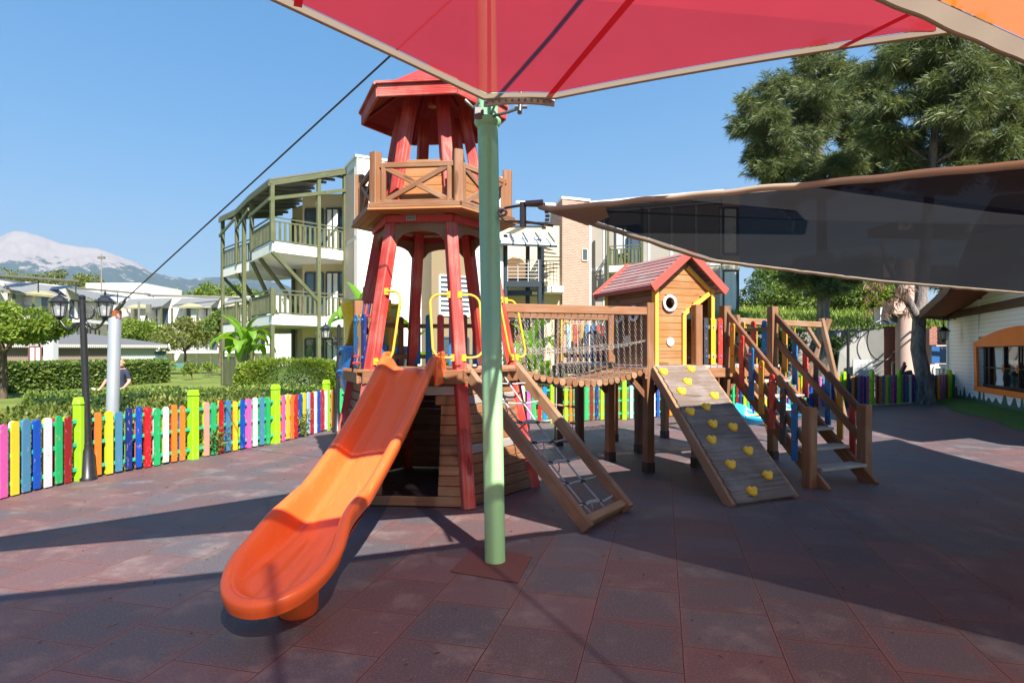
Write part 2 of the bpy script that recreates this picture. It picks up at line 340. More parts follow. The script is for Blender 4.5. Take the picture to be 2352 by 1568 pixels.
# ------------------------------------------------------------------ picket fences
def picket_board(mb, c, d, n, w, h, th, z0, m):
    """a board with a rounded top standing at c, width along d, thickness along n"""
    k = 6; pts = [c-d*w/2+V(0, 0, z0), c+d*w/2+V(0, 0, z0)]
    for i in range(k+1):
        a = math.pi*i/k; pts.append(c + d*(w/2*math.cos(a)) + V(0, 0, z0+h-w*.38+math.sin(a)*w*.38))
    mb.prism([p-n*th/2 for p in pts], n*th, m)
def fence(name, label, poly, seq, posts, cat='fence', step=.126, hgt=.79):
    poly = [Vector((x, y, 0)) for x, y in poly]; root = thing(name, poly[0], label, cat); si = 0
    post = MB()
    for (x, y) in posts:
        c = Vector((x, y, 0)); j = min(range(len(poly)-1), key=lambda k: min((c-poly[k]).length, (c-poly[k+1]).length)); d = (poly[j+1]-poly[j]).normalized(); up = tuple(d)
        q = MB(); q.beam(c+V(0, 0, -.02), c+V(0, 0, .91), .115, .115, up, bev=.008); q.beam(c+V(0, 0, .91), c+V(0, 0, .93), .095, .095, up, bev=.004)
        q.prof(c+V(0, 0, .93), c+V(0, 0, 1.01), [(-.06, -.06), (.06, -.06), (.06, .06), (-.06, .06)], up, 0, .5, [(-.045, -.045), (.045, -.045), (.045, .045), (-.045, .045)])
        q.build('post', PM['lime'], root)
    P = [Vector((x, y, 0)) for x, y in posts]
    for a, bb in zip(poly[:-1], poly[1:]):
        d = (bb-a).normalized(); n = Vector((d.y, -d.x, 0)); L = (bb-a).length
        for z in (.14, .44, .72):
            q = MB(); q.beam(a+V(0, 0, z)-n*.004, bb+V(0, 0, z)-n*.004, .03, .045, bev=.003); q.build('rail', PM['mint'], root)
        k = int(L/step)
        for i in range(k):
            c = a + d*(L*(i+.5)/k)
            if min([(c-p).length for p in P]+[9]) < .085: continue
            w = .079+rng.uniform(-.006, .006); q = MB(); h = hgt+rng.uniform(-.02, .015); lean = rng.uniform(-.006, .006)
            picket_board(q, c+n*.028+V(lean, 0, 0), d, n, w, h, .022, .02+rng.uniform(-.01, .015), 0)
            picket_board(q, c-n*.036+d*.03, d, n, w, h-.01, .020, .02, 1)
            c1 = seq[si % len(seq)]; c2 = rng.choice(['green', 'yellow', 'blue', 'orange', 'white', 'steel', 'pink', 'lime', 'red']); si += 1
            q.build('picket', [PM[c1], PM[c2]], root)
    return root
S1 = 'green blue pink white orange peach green red steel yellow blue pink white steel green pink yellow orange red blue yellow sky red white blue red white orange green blue pink white yellow steel pink yellow steel blue white green dkred orange yellow steel navy blue red green white orange'.split()
LP = [(-5.50, 5.6), (-5.26, 7.27), (-4.66, 8.72), (-4.06, 10.24), (-3.72, 11.95)]
fl = fence('picket_fence', 'multicoloured picket fence with lime posts running along the left side beside the hedge', FLEFT, S1[4:], LP)
S2 = 'green red cyan blue lime orange purple yellow green maroon navy lime mint blue red sky green yellow red steel white blue green red orange yellow white pink'.split()
fence('picket_fence', 'multicoloured picket fence across the back, behind the rope bridge and stair', FBACK[:3]+[(6.9, 15.95)], S2,
      [(-2.1, 12.59), (-.6, 12.88), (.9, 13.28), (2.6, 13.93), (4.1, 14.61), (5.5, 15.28)])
S3 = 'green purple steel white purple steel green blue orange mint navy blue maroon yellow pink steel red green navy orange amber lime orange navy amber maroon steel purple navy pink dkred orange steel yellow green pink purple'.split()
def on(px, a, c):
    a, c = Vector((a[0], a[1], 0)), Vector((c[0], c[1], 0)); d = c-a; r = (px-CX)/F
    k = (r*a.y-a.x)/(d.x-r*d.y); q = a+d*k; return (q.x, q.y)
fence('picket_fence', 'multicoloured picket fence at the far right between the pine trunks and the white house', [(6.9, 15.95)]+FBACK[3:], S3,
      [on(1840, (6.9, 15.95), FBACK[3]), on(1937, (6.9, 15.95), FBACK[3]), on(2002, *FBACK[3:]), on(2064, *FBACK[3:]), on(2180, *FBACK[3:])], hgt=.86)

# ------------------------------------------------------------------ tower
TC = Vector((-.93, 7.02, 0)); TA = {'FR': -65.5, 'R': -5.5, 'BR': 54.5, 'BL': 114.5, 'L': 174.5, 'FL': 234.5}
ORD = ['FR', 'R', 'BR', 'BL', 'L', 'FL']
def tr(z): return 1.2-.19*z
def tdir(k): return Vector((math.cos(R(TA[k])), math.sin(R(TA[k])), 0))
def tp(k, z, r=None, dr=0): return TC + tdir(k)*((tr(z) if r is None else r)+dr) + V(0, 0, z)
tower = thing('play_tower', TC, 'wooden lighthouse play tower with red hexagon roof, balcony and planked base', 'play tower')
for k in ORD:
    b = MB(); b.beam(tp(k, 0), tp(k, 4.42), .125, .115, tuple(tdir(k)), bev=.01); b.build('leg', REDP, tower)
PAIRS = [(ORD[i], ORD[(i+1) % 6]) for i in range(6)]
for a, c in PAIRS:      # planked housing
    b = MB(); zz = 0.0; i = 0
    for i in range(13):
        z0 = .01+i*.1; zc = z0+.05; h = .096
        A, B = tp(a, zc, dr=-.015), tp(c, zc, dr=-.015); d = (B-A); n = d.normalized().cross(V(0, 0, 1))
        mi = 1 if (i, a) in ((11, 'FL'), (5, 'FR'), (4, 'BL')) or rng.random() < .04 else 0
        iv = None
        if a == 'FL' and i >= 1:
            if zc < 1.0: iv = (.25-.03*zc, .74+.05*zc)
            elif zc < 1.2: iv = (.40 if zc > 1.1 else .26, .62 if zc > 1.1 else .73)
        segs = [(0.03, .97)] if iv is None else [(.03, iv[0]), (iv[1], .97)]
        for u0, u1 in segs: b.beam(A+d*u0, A+d*u1, .03, h, m=mi, bev=.006)
    if a == 'FL':
        A, B = tp(a, .1, dr=.015), tp(c, .1, dr=.015)
    b.build('base_panel', [WOOD, WOODG], tower)
b = MB(); b.lathe(tp('FR', .8)+(tp('R', .8)-tp('FR', .8))*.55+V(.03, -.02, 0), [(.001, -.01), (.06, -.01), (.06, .03), (.001, .035)], 20, axis=(.83, -.56, -.1)); b.build('round_cap', WHITE, tower)
b = MB()                # deck
for i in range(14):
    v = -1.02+(i+.5)*2.04/14; half = min(1.0, (1.06-abs(v))/math.tan(R(60))*1.0+.53) if abs(v) < 1.0 else .5
    e1 = Vector((math.cos(R(-5.5)), math.sin(R(-5.5)), 0)); e2 = Vector((-e1.y, e1.x, 0))
    b.beam(TC+e2*v*.87-e1*half+V(0, 0, 1.36), TC+e2*v*.87+e1*half+V(0, 0, 1.36), .122, .035)
for a, c in PAIRS: b.beam(tp(a, 1.30, 1.03), tp(c, 1.30, 1.03), .04, .14)
b.build('deck', WOOD, tower)
def picket_rail(root, A, B, cols, z0, z1, zr=(1.5, 1.9), w=.085, side=1, bolts=2, th=.024, railm=WOODD, ends=(.0, 1.)):
    """two rails from A to B with coloured round-topped boards on them"""
    A, B = Vector(A), Vector(B); d = (B-A); L = d.length; d.normalize(); n = d.cross(V(0, 0, 1))*side
    for z in zr: q = MB(); q.beam(A+V(0, 0, z), B+V(0, 0, z), .035, .055); q.build('rail', railm, root)
    k = len(cols)
    for i, cn in enumerate(cols):
        c = lerp(A, B, ends[0]+(ends[1]-ends[0])*(i+.5)/k)+n*.034; q = MB(); picket_board(q, c, d, n, w, z1-z0, th, z0, 0)
        for z in zr: q.lathe(c+V(0, 0, z)+n*.011, [(.014, 0), (.014, .008), (.008, .014), (.001, .015)], 8, 1, n)
        q.build('picket', [PM[cn] if cn in PM else WOOD, [BLUPL, REDPL, BLUPL, WHITE][bolts]], root)
g = lambda k, r=.93: tp(k, 0, r)
picket_rail(tower, lerp(g('BL'), g('L'), .1), lerp(g('BL'), g('L'), .62), ['brown', 'amber', 'blu2'], 1.40, 2.02, side=1)
picket_rail(tower, g('BR'), g('BL'), ['blu2', 'brown', 'blu2', 'red2', 'cyan', 'blu2'], 1.40, 2.05, side=-1, railm=WOOD)
bb = MB(); c = lerp(g('BL'), g('L'), .68); bb.beam(c+V(0, 0, 1.3), c+V(0, 0, 2.16), .1, .1, (1, 0, 0)); bb.build('post', WOODD, tower)
# abacus rods beside the front left leg
q = MB()
for i in range(5):
    p0, p1 = tp('FL', 1.42)+V(-.10-.030*i, .10, 0), tp('FL', 2.08)+V(-.09-.028*i, .10, 0); q.tube(p0, p1, .009, n=6, m=i % 2)
    for u in (.03, .14, .80): q.lathe(lerp(p0, p1, u), [(.001, -.014), (.017, -.006), (.017, .006), (.001, .014)], 8, 2)
q.build('bead_rods', [PM['navy'], WOOD, REDPL], tower)
# side stub toward the tube slide
SD1 = (tdir('L')+tdir('FL')).normalized(); SE = Vector((-SD1.y, SD1.x, 0)); m0 = (g('L')+g('FL'))/2
b = MB(); 
for i in range(4): b.beam(m0+SD1*(-.25+.11*i)-SE*.42+V(0, 0, 1.36), m0+SD1*(-.25+.11*i)+SE*.42+V(0, 0, 1.36), .105, .035)
for s in (-1, 1): b.beam(m0-SD1*.2+SE*.42*s+V(0, 0, 1.29), m0+SD1*.13+SE*.42*s+V(0, 0, 1.29), .05, .12)
b.beam(m0+SD1*.13-SE*.44+V(0, 0, 1.29), m0+SD1*.13+SE*.44+V(0, 0, 1.29), .05, .12)
b.build('side_deck', WOOD, tower)
fpost = at(823, 850, 6.55); fpost.z = 0
for c, zz in ((fpost, 2.12),):
    b = MB(); b.beam(c+V(0, 0, 1.25), c+V(0, 0, zz), .095, .095, tuple(SE)); b.build('post', WOOD, tower)
picket_rail(tower, fpost+V(.0, -.03, 0), Vector((tp('FL', 1.6).x-.05, tp('FL', 1.6).y, 0)), ['cyan', 'amber', 'navy'], 1.38, 1.96, side=1, ends=(.02, .9), bolts=0)
# yellow handles
def handle(root, p0, p1, out, mat=YELM, r=.0135):
    p0, p1, out = Vector(p0), Vector(p1), Vector(out); q = MB(); c = .35
    k_ = [(1-math.cos(a), math.sin(a)) for a in np.linspace(0, math.pi/2, 6)]; A_c = [p0+out*(.45+.55*b2)+(p1-p0)*(.15*a2) for a2, b2 in k_]; B_c = [p1+out*(.45+.55*b2)-(p1-p0)*(.15*a2) for a2, b2 in reversed(k_)]; pts = [p0]+A_c+B_c+[p1]
    q.path(pts, r, 10); 
    for p in (p0, p1): q.box(p+out.normalized()*.0, .05, .016, .07, 0, 0, .002)
    q.build('handle', mat, root, smooth=50)
handle(tower, tp('FL', 1.46)+V(.05, -.07, 0), tp('FL', 2.20)+V(.05, -.06, 0), (.17, -.03, 0))
for s in (-1, 1): handle(tower, tp('FR', 1.50)+V(.055*s, -.05, 0), tp('FR', 2.16)+V(.055*s, -.05, 0), (.20*s, -.04+.1*(s > 0), 0))
handle(tower, tp('R', 1.50)+V(.02, -.08, 0), tp('R', 2.16)+V(.02, -.08, 0), (-.02, -.16, 0))
handle(tower, tp('R', 1.50)+V(.07, .0, 0), tp('R', 2.16)+V(.07, .0, 0), (.12, .06, 0))
# balcony
BR_ = .94; ZB = 3.06
b = MB()
for a, c in PAIRS:
    b.beam(tp(a, ZB+.03, BR_+.01), tp(c, ZB+.03, BR_+.01), .05, .055, m=1)
    for i in range(4):      # underside boards, each sector
        r0, r1 = .60+.1*i-.0, .60+.1*i+.094
        b.prism([tp(a, ZB-.0, r0), tp(c, ZB, r0), tp(c, ZB, r1), tp(a, ZB, r1)], (0, 0, -.02))
        if i == 3: pass
b.prism([tp(k, ZB+.04, .92) for k in ORD], (0, 0, -.035)); b.build('balcony_floor', [WOODO, WOOD], tower)
for k in ORD:
    b = MB(); b.beam(tp(k, ZB, BR_-.06), tp(k, 3.66, BR_-.06), .10, .10, tuple(tdir(k)), bev=.01); b.build('balcony_post', WOOD, tower)
for a, c in PAIRS:
    b = MB(); A = lambda z, u: lerp(tp(a, z, BR_-.06), tp(c, z, BR_-.06), u)
    b.beam(A(3.52, .05), A(3.52, .95), .05, .06); b.beam(A(3.13, .05), A(3.13, .95), .05, .05)
    b.beam(A(3.10, .1), A(3.54, .1), .05, .05); b.beam(A(3.10, .9), A(3.54, .9), .05, .05)
    b.beam(A(3.14, .1), A(3.51, .9), .035, .055); b.beam(A(3.51, .1), A(3.14, .9), .033, .055)
    b.build('balcony_rail', WOOD, tower)
    b = MB()
    for i in range(6):
        z = 3.13+i*.1; P0, P1 = tp(a, z, tr(z)+.0), tp(c, z, tr(z)+.0); b.beam(lerp(P0, P1, .06), lerp(P0, P1, .94), .025, .096, bev=.006)
    b.build('cabin_panel', WOODO, tower)
    b = MB(); b.beam(tp(a, 2.99, tr(2.99)+.09), tp(c, 2.99, tr(2.99)+.09), .03, .075); b.build('ring_board', REDS, tower)
    # arched board under the ring
    b = MB(); n = 10; top = [lerp(tp(a, 2.95, tr(2.95)+.045), tp(c, 2.95, tr(2.95)+.045), .04+.92*i/n) for i in range(n+1)]; pts = []
    for i in range(n+1):
        u = i/n; e = max(0, 1-((u-.5)/.40)**2) if abs(u-.5) < .40 else 0
        zl = 2.755+.11*math.sqrt(e) if e > 0 else 2.755
        q0 = lerp(tp(a, zl, tr(2.95)+.045+.02), tp(c, zl, tr(2.95)+.045+.02), .04+.92*u); pts.append(q0)
    nn = (top[-1]-top[0]).cross(V(0, 0, 1)).normalized()
    for i in range(n): b.prism([top[i], top[i+1], pts[i+1], pts[i]], -nn*.028, r=.5)
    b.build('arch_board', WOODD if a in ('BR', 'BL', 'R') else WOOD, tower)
c0 = lerp(tp('FL', 2.995, tr(2.99)+.11), tp('FR', 2.995, tr(2.99)+.11), .38); e1 = (tp('FR', 0)-tp('FL', 0)).normalized()
b = MB(); b.beam(c0-e1*.05, c0+e1*.05, .012, .058, bev=.002)
for j in range(3):
    for i in range(5): b.beam(c0+e1*(-.042+.018*i)+V(0, -.008, -.017+.017*j), c0+e1*(-.030+.018*i)+V(0, -.008, -.017+.017*j), .004, .009, m=1, bev=0)
b.build('maker_plate', [m_paint("plate_grey", (.35, .33, .3), .5), BLK], tower)
# roof
ZE, RE, ZP = 4.33, .835, 4.90
apex = TC+V(0, 0, ZP); roof = MB()
for a, c in PAIRS:
    A, B = tp(a, ZE, RE), tp(c, ZE, RE)
    for i in range(9):
        u0, u1 = i/9, (i+.97)/9
        q = [lerp(A, apex, u0), lerp(B, apex, u0), lerp(B, apex, u1), lerp(A, apex, u1)]
        roof.prism([p+V(0, 0, .0) for p in q], (0, 0, .022))
    roof.prism([A+V(0, 0, .024), B+V(0, 0, .024), apex+V(0, 0, .03)], (0, 0, .02))
    roof.beam(A, lerp(A, apex, .97), .05, .07)
ro = roof.build('roof', m_wood("red_roof_wood", (.28, .018, .016), (.40, .035, .028), worn=(.40, .18, .14), wornf=.15, vr=.2), tower)
for a, c in PAIRS:
    b = MB(); b.beam(tp(a, ZE-.01, RE+.02), tp(c, ZE-.01, RE+.02), .03, .125); b.beam(tp(a, ZE+.07, RE+.035), tp(c, ZE+.07, RE+.035), .06, .03); b.build('fascia', REDP, ro)
b = MB(); b.lathe(TC+V(0, 0, 4.44), [(.06, 0), (.075, .03), (.075, .4)], 6); b.build('hub', REDS, ro)

# ------------------------------------------------------------------ orange slide
def build_slide(): 
    S0 = Vector((-1.0, 6.06, 0)); S1 = Vector((-1.37, 3.15, 0)); d = (S1-S0); L = d.length; d.normalize(); n = Vector((-d.y, d.x, 0))   # n points right of travel (+x side)
    root = thing('slide', S1, 'long orange wave slide running down from the front of the tower', 'slide')
    zs = [(0, 1.40), (.12, 1.395), (.3, 1.27), (.6, 1.07), (1.0, .84), (1.4, .645), (1.8, .475), (2.15, .36), (2.45, .295), (2.7, .25), (L+.02, .205)]
    def bed(s):
        for (a, za), (c, zc) in zip(zs[:-1], zs[1:]):
            if s <= c: u = (s-a)/(c-a); return za+(zc-za)*u
        return zs[-1][1]
    def beds(s): return sum(bed(min(max(s+k*.04, 0), L)) for k in range(-3, 4))/7
    hw0 = .232
    def hw(s):
        q_ = min(1, max(0, (s-2.15)/.45)); w = hw0-.018*min(1, s/1.5)+.055*q_*q_*(3-2*q_)
        s0 = L-.42
        if s > s0: w *= math.sqrt(max(0, 1-((s-s0)/.42)**2.3))
        return w
    def rimh(s): 
        r = .17*min(1, .55+s/.5)
        if s > 1.9: r = .17+.035*math.sin(math.pi*min(1, (s-1.9)/.6))-.135*max(0, min(1, (s-2.3)/(L-2.3)))
        return r
    svals = list(np.linspace(0, L-.42, 46))+[L-.42+.42*math.sin(a) for a in np.linspace(.08, math.pi/2-.001, 22)]
    nu = 28; b = MB(); grid = []
    def dist(s, u):     # rough distance to the outline
        best = hw(s)-abs(u)
        if s > L-.6:
            for t_ in np.linspace(max(s-.1, 0), L, 24):
                best = min(best, math.hypot(t_-s, hw(t_)-abs(u)))
        return max(0, best)
    for s in svals:
        row = []
        for j in range(nu+1):
            u = -math.cos(math.pi*j/nu)*hw(s)
            dd = dist(s, u); e = max(0, 1-dd/.085); z = beds(s)+rimh(s)*(e*e*(3-2*e))
            if s > L-.85 and dd > .06:
                fan = math.cos(u*58*(1-.4*(s-L+.85)))*.009*min(1, (s-L+.85)/.2)*min(1, (dd-.06)/.05); z += fan
            elif dd > .05:
                for uc in (-.10, .10): z -= .010*math.exp(-((u-uc)/.012)**2)
            P_ = S0+d*s+n*u; row.append(len(b.V)); b.V.append(Vector((P_.x, P_.y, z)))
        grid.append(row)
    for i in range(len(grid)-1):
        for j in range(nu):
            b.face((grid[i][j], grid[i][j+1], grid[i+1][j+1], grid[i+1][j]), None, 0, .5)
    chute = b.build('chute', ORSL, root, smooth=70)
    # rolled rim along the whole outline
    out = [(s, -hw(s)) for s in svals]+[(s, hw(s)) for s in reversed(svals[:-1])]
    pts = []
    for s, u in out:
        P_ = S0+d*s+n*u; pts.append(Vector((P_.x, P_.y, beds(s)+rimh(s))))
    m = len(pts); rim = MB(); prof = [(-.004, -.004), (.012, .010), (.034, .010), (.052, -.006), (.058, -.035), (.050, -.075), (.040, -.115)]
    idx = []
    for i, P_ in enumerate(pts):
        tgt = pts[min(i+1, m-1)]-pts[max(i-1, 0)]; tgt.z = 0; tgt.normalize(); o_ = Vector((tgt.y, -tgt.x, 0))
        s, u = out[i]
        c_ = S0+d*(L-.6); 
        if o_.dot(P_-Vector((c_.x, c_.y, P_.z))) < 0 and s > L-.6: o_ = -o_
        if s <= L-.6: o_ = n*(1 if u > 0 else -1)
        row = []
        for a_, z_ in prof:
            zz = z_*((1 if s > .25 else 1.6) if s < L-.5 else .78); row.append(len(rim.V)); rim.V.append(P_+o_*a_+V(0, 0, zz))
        idx.append(row)
    for i in range(m-1):
        for j in range(len(prof)-1): rim.face((idx[i][j], idx[i+1][j], idx[i+1][j+1], idx[i][j+1]), None, 0, .5)
    rim.build('rim', ORSL, root, smooth=70)
    # underside shell
    u_ = MB(); gr = []
    for s in svals[:-6]:
        row = []
        for j in range(13):
            u = (-1+2*j/12)*(hw(s)+.03); e = max(0, (abs(u)-hw(s)*.6)/(hw(s)*.45)); P_ = S0+d*s+n*u
            row.append(len(u_.V)); u_.V.append(Vector((P_.x, P_.y, beds(s)-.035+min(.08, e*e*.08))))
        gr.append(row)
    for i in range(len(gr)-1):
        for j in range(12): u_.face((gr[i][j], gr[i+1][j], gr[i+1][j+1], gr[i][j+1]), None, 0, .5)
    u_.build('underside', ORSL, root, smooth=60)
    # foot
    c = S0+d*(L-.42)+n*.04; f = MB(); k = 20
    f.lathe(c+V(0, 0, 0), [(.105, 0), (.115, .015), (.12, .12), (.15, .235)], 24); f.build('foot', ORSL, root, smooth=50)
    # side plates at the top with green bolts
    for sgn in (-1, 1):
        q = MB(); base = S0+n*(sgn*(hw0+.035)); up = V(0, 0, 1); bk = -d
        pp = [base+up*1.22-bk*.22, base+up*1.235+bk*.10, base+up*1.30+bk*.16, base+up*1.50+bk*.15, base+up*1.565+bk*.10, base+up*1.56-bk*.06, base+up*1.46-bk*.22]
        q.prism([Vector((p.x, p.y, p.z)) for p in pp], n*(sgn*.035)); o = q.build('side_plate', ORSL, root)
        md = o.modifiers.new('bevel', 'BEVEL'); md.width = .018; md.segments = 3
        q = MB(); q.lathe(base+up*1.29+bk*.06+n*(sgn*.035), [(.02, 0), (.02, .008), (.012, .016), (.001, .018)], 12, 0, n*sgn); q.build('bolt', GRNPL, o)
build_slide()

# ------------------------------------------------------------------ net ladder leaning on the tower
LT, RT = Vector((-.50, 6.22, 1.40)), Vector((.035, 6.93, 1.40)); LB_, RB_ = gp(1352, 1222), gp(1444, 1175)
net = thing('climbing_net_ladder', (LB_+RB_)/2, 'sloping timber frame with grey climbing net leaning on the right side of the tower', 'climbing net')
up_ = (LB_-LT).cross(RT-LT)
for A, B in ((LT, LB_), (RT, RB_)):
    b = MB(); b.beam(A, B+V(0, 0, .03), .075, .12, tuple(up_), bev=.012); b.build('side_rail', WOODL, net)
b = MB(); b.beam(lerp(LT, LB_, .955), lerp(RT, RB_, .955), .075, .11, tuple(up_), bev=.01); b.build('bottom_rail', WOODL, net)
b = MB(); b.beam(LT+V(0, 0, -.02), RT+V(0, 0, -.02), .08, .06, bev=.01); b.build('top_rail', WOODL, net)
def ropept(u, t): 
    p = lerp(lerp(LT, LB_, t), lerp(RT, RB_, t), u); return p+V(0, 0, -.05*math.sin(math.pi*t)-.03*math.sin(math.pi*u))
for u in (.33, .66):
    b = MB(); b.path([ropept(u, .04+.92*i/16)+V(0, 0, rng.uniform(-.006, .006)) for i in range(17)], .009, 8); b.build('rope', ROPE, net)
for i in range(7):
    t0 = .10+i*.128; b = MB(); b.path([ropept(u/8, t0+.05*(u/8-.5)+rng.uniform(-.006, .006)) for u in range(9)], .009, 8)
    for u in (.33, .66):
        p = ropept(u, t0+.05*(u-.5)); b.path([p+V(-.025, -.015, .004), p, p+V(.025, .012, -.004)], [.014, .019, .014], 8, 1)
    if i in (2, 3, 4, 6):
        p = ropept(.5, t0); b.path([p+V(-.07, -.05, .0), p+V(-.02, -.02, .015), p+V(.03, .02, .012), p+V(.08, .06, .01)], [.012, .018, .018, .01], 8)
        b.path([p, p+V(.01, -.01, -.05), p+V(.0, .01, -.11)], [.008, .007, .01], 6)
    b.build('rope', [ROPE, BLK], net)

# ------------------------------------------------------------------ tube slide
tube = thing('tube_slide', (-2.2, 8.2, 0), 'spiral tube slide with a yellow hood and blue tube behind the left of the tower', 'tube slide')
def skin(mb, pts, rad, n=28, m=0, a0=0, a1=2*math.pi, ribs=0):
    prev = None; rows = []
    for i, p in enumerate(pts):
        d = (pts[min(i+1, len(pts)-1)]-pts[max(i-1, 0)]).normalized(); sx = d.cross(V(0, 0, 1)).normalized(); sy = sx.cross(d); row = []
        rr = rad*(1+ribs*(1 if i % 5 == 0 else 0))
        for k in range(n+1):
            a = a0+(a1-a0)*k/n; row.append(len(mb.V)); mb.V.append(p+(sx*math.cos(a)+sy*math.sin(a))*rr)
        rows.append(row)
    for i in range(len(rows)-1):
        for k in range(n): mb.face((rows[i][k], rows[i][k+1], rows[i+1][k+1], rows[i+1][k]), None, m, .5)
hc = Vector((-1.84, 7.98, 0)); b = MB(); rows = []
for i in range(17):      # yellow hood: tall curved shell, open toward the tower
    row = []
    for k in range(33):
        a = R(48+264*k/32); zl = 1.60+.36*min(1, max(0, (math.degrees(a)-218)/14)); z = zl+(2.20-zl)*i/16; e = max(0, math.cos(a-R(150))); zz = z+(.0 if i < 9 else (i-8)/8*.05*e); lift = 0
        rr = .415-.035*math.sin(math.pi*min(1, (z-1.6)/.5))+.03*(i/16)**4; row.append(len(b.V)); b.V.append(hc+Vector((rr*math.cos(a), rr*math.sin(a), zz+lift)))
    rows.append(row)
for i in range(16):
    for k in range(32): b.face((rows[i][k], rows[i][k+1], rows[i+1][k+1], rows[i+1][k]), None, 0, .5)
o = b.build('hood', YELPL, tube, smooth=60); md = o.modifiers.new('s', 'SOLIDIFY'); md.thickness = .025
b = MB(); b.path([hc+V(.415*math.cos(R(48+264*k/24)), .415*math.sin(R(48+264*k/24)), 2.205+.05*max(0, math.cos(R(48+264*k/24-150)))) for k in range(25)], .03, 8); b.build('hood_rim', YELPL, tube, smooth=60)
b = MB(); pp = [hc+V(0, 0, 1.64), hc+V(0, 0, 1.58), hc+V(0, .0, 1.5), hc+V(-.04, .02, 1.38), hc+V(-.06, .10, 1.24), hc+V(-.03, .26, 1.10), hc+V(.08, .50, .98), hc+V(.28, .78, .86), hc+V(.58, 1.0, .73), hc+V(.95, 1.08, .60), hc+V(1.3, 1.0, .48), hc+V(1.6, .8, .38)]
b.path(pp, [.45, .455, .43, .43, .425, .42, .42, .41, .41, .41, .41, .41], 36); b.build('tube', BLUPL, tube, smooth=60)
b = MB()
for j, k0 in enumerate((2, 4, 6)): b.path([pp[k0]+V(.455*math.cos(a), .455*math.sin(a)*1.0, .10*math.sin(a*2)-.02*j) for a in np.linspace(R(150), R(290), 12)], .018, 6)
b.build('tube_rib', BLUPL, tube, smooth=60)
b = MB(); b.tube((-1.1, 9.1, 0), (-1.1, 9.1, .8), .04, n=10); b.build('support', STEEL, tube)
# ------------------------------------------------------------------ platform, bridge, ramp, stairs
P0_ = Vector((1.78, 7.78, 0)); E1 = Vector((.914, .407, 0)).normalized(); E2 = Vector((-E1.y, E1.x, 0))
def pf(u, v, z=0): return P0_+E1*u+E2*v+V(0, 0, z)
plat = thing('play_platform', pf(1, 1), 'raised timber platform on square posts carrying the playhouse', 'platform')
POSTS = [(0, 0, 2.2), (0, .9, 2.1), (.2, 2.1, 1.36), (.8, 0, 2.2), (1.3, 0, 2.2), (2.2, 0, 2.22), (2.2, 1.2, 2.1), (0, 2.45, 2.15), (1.1, 2.45, 2.1), (2.2, 2.45, 2.05), (.8, 1.3, 1.36)]
for u, v, h in POSTS:
    b = MB(); b.beam(pf(u, v, .1), pf(u, v, h), .115, .115, tuple(E1), bev=.01, m=0); b.beam(pf(u, v, 0), pf(u, v, .13), .123, .123, tuple(E1), bev=.004, m=1)
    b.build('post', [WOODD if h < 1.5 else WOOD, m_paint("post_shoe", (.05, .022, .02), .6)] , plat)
b = MB()
for i in range(20): u0 = -.06+i*.1175; b.beam(pf(u0+.056, -.05, 1.365), pf(u0+.056, 2.5, 1.365), .108, .035)
b.build('deck', WOODG, plat)
b = MB()
for A, B in (((0, -.075), (2.26, -.075)), ((-.075, -.06), (-.075, 2.5)), ((2.28, -.06), (2.28, 2.5)), ((0, 2.5), (2.26, 2.5)), ((0, 1.2), (2.2, 1.2))): b.beam(pf(*A, 1.28), pf(*B, 1.28), .045, .13)
b.build('joist', WOOD, plat)
for u, v, s in ((0, 0, -1), (0, 0, 1), (0, .9, -1), (.8, 0, 1), (1.3, 0, -1), (1.3, 0, 1), (2.2, 0, -1)):
    b = MB(); 
    if s > 0: b.beam(pf(u, v+.03, .95), pf(u+.28, v+.03, 1.24), .045, .07)
    else: b.beam(pf(u, v+.03, .95), pf(u-.28, v+.03, 1.24), .045, .07)
    b.build('brace', WOODD, plat)
picket_rail(plat, pf(.86, 0), pf(1.24, 0), ['black', 'yellow', 'red2'], 1.39, 2.03, zr=(1.5, 1.9), w=.075, bolts=0, railm=WOOD)
picket_rail(plat, pf(2.2, .08), pf(2.2, 1.12), ['cyan', 'red2', 'amber', 'cyan', 'red2'], 1.40, 2.03, w=.075, bolts=1, railm=WOODD)
picket_rail(plat, pf(.12, 2.45), pf(1.04, 2.45), ['sky', 'red2', 'amber', 'cyan', 'blu2', 'red2', 'maroon', 'cyan'], 1.40, 2.03, w=.075, bolts=0, railm=WOOD)
picket_rail(plat, pf(1.16, 2.45), pf(2.14, 2.45), ['red2', 'amber', 'cyan', 'red2', 'black', 'amber', 'blu2'], 1.40, 2.03, w=.075, bolts=0, railm=WOOD)
b = MB(); b.beam(pf(-.01, 2.36, 1.42), pf(-.01, 2.36, 2.12), .08, .03, tuple(E1)); b.build('board', YELP, plat)
handle(plat, pf(.06, 2.34, 1.52), pf(.06, 2.34, 2.05), tuple(E1*.06-E2*.12))
# hanging rope ladder
rl = thing('rope_ladder', pf(.0, 2.3), 'small rope ladder with round rungs hanging under the bridge end of the platform', 'rope ladder')
A_, B_ = Vector((.70, 9.35, 0)), Vector((.96, 9.45, 0))
b = MB(); 
for q in (A_, B_): b.path([q+V(rng.uniform(-.01, .01), 0, 1.33-1.2*i/8) for i in range(9)], .008, 6)
b.build('rope', ROPE, rl)
for z in (1.02, .72, .46, .16): b = MB(); b.tube(A_+V(-.06, 0, z+.02), B_+V(.06, 0, z-.03), .018, n=10); b.build('rung', WOODL, rl)

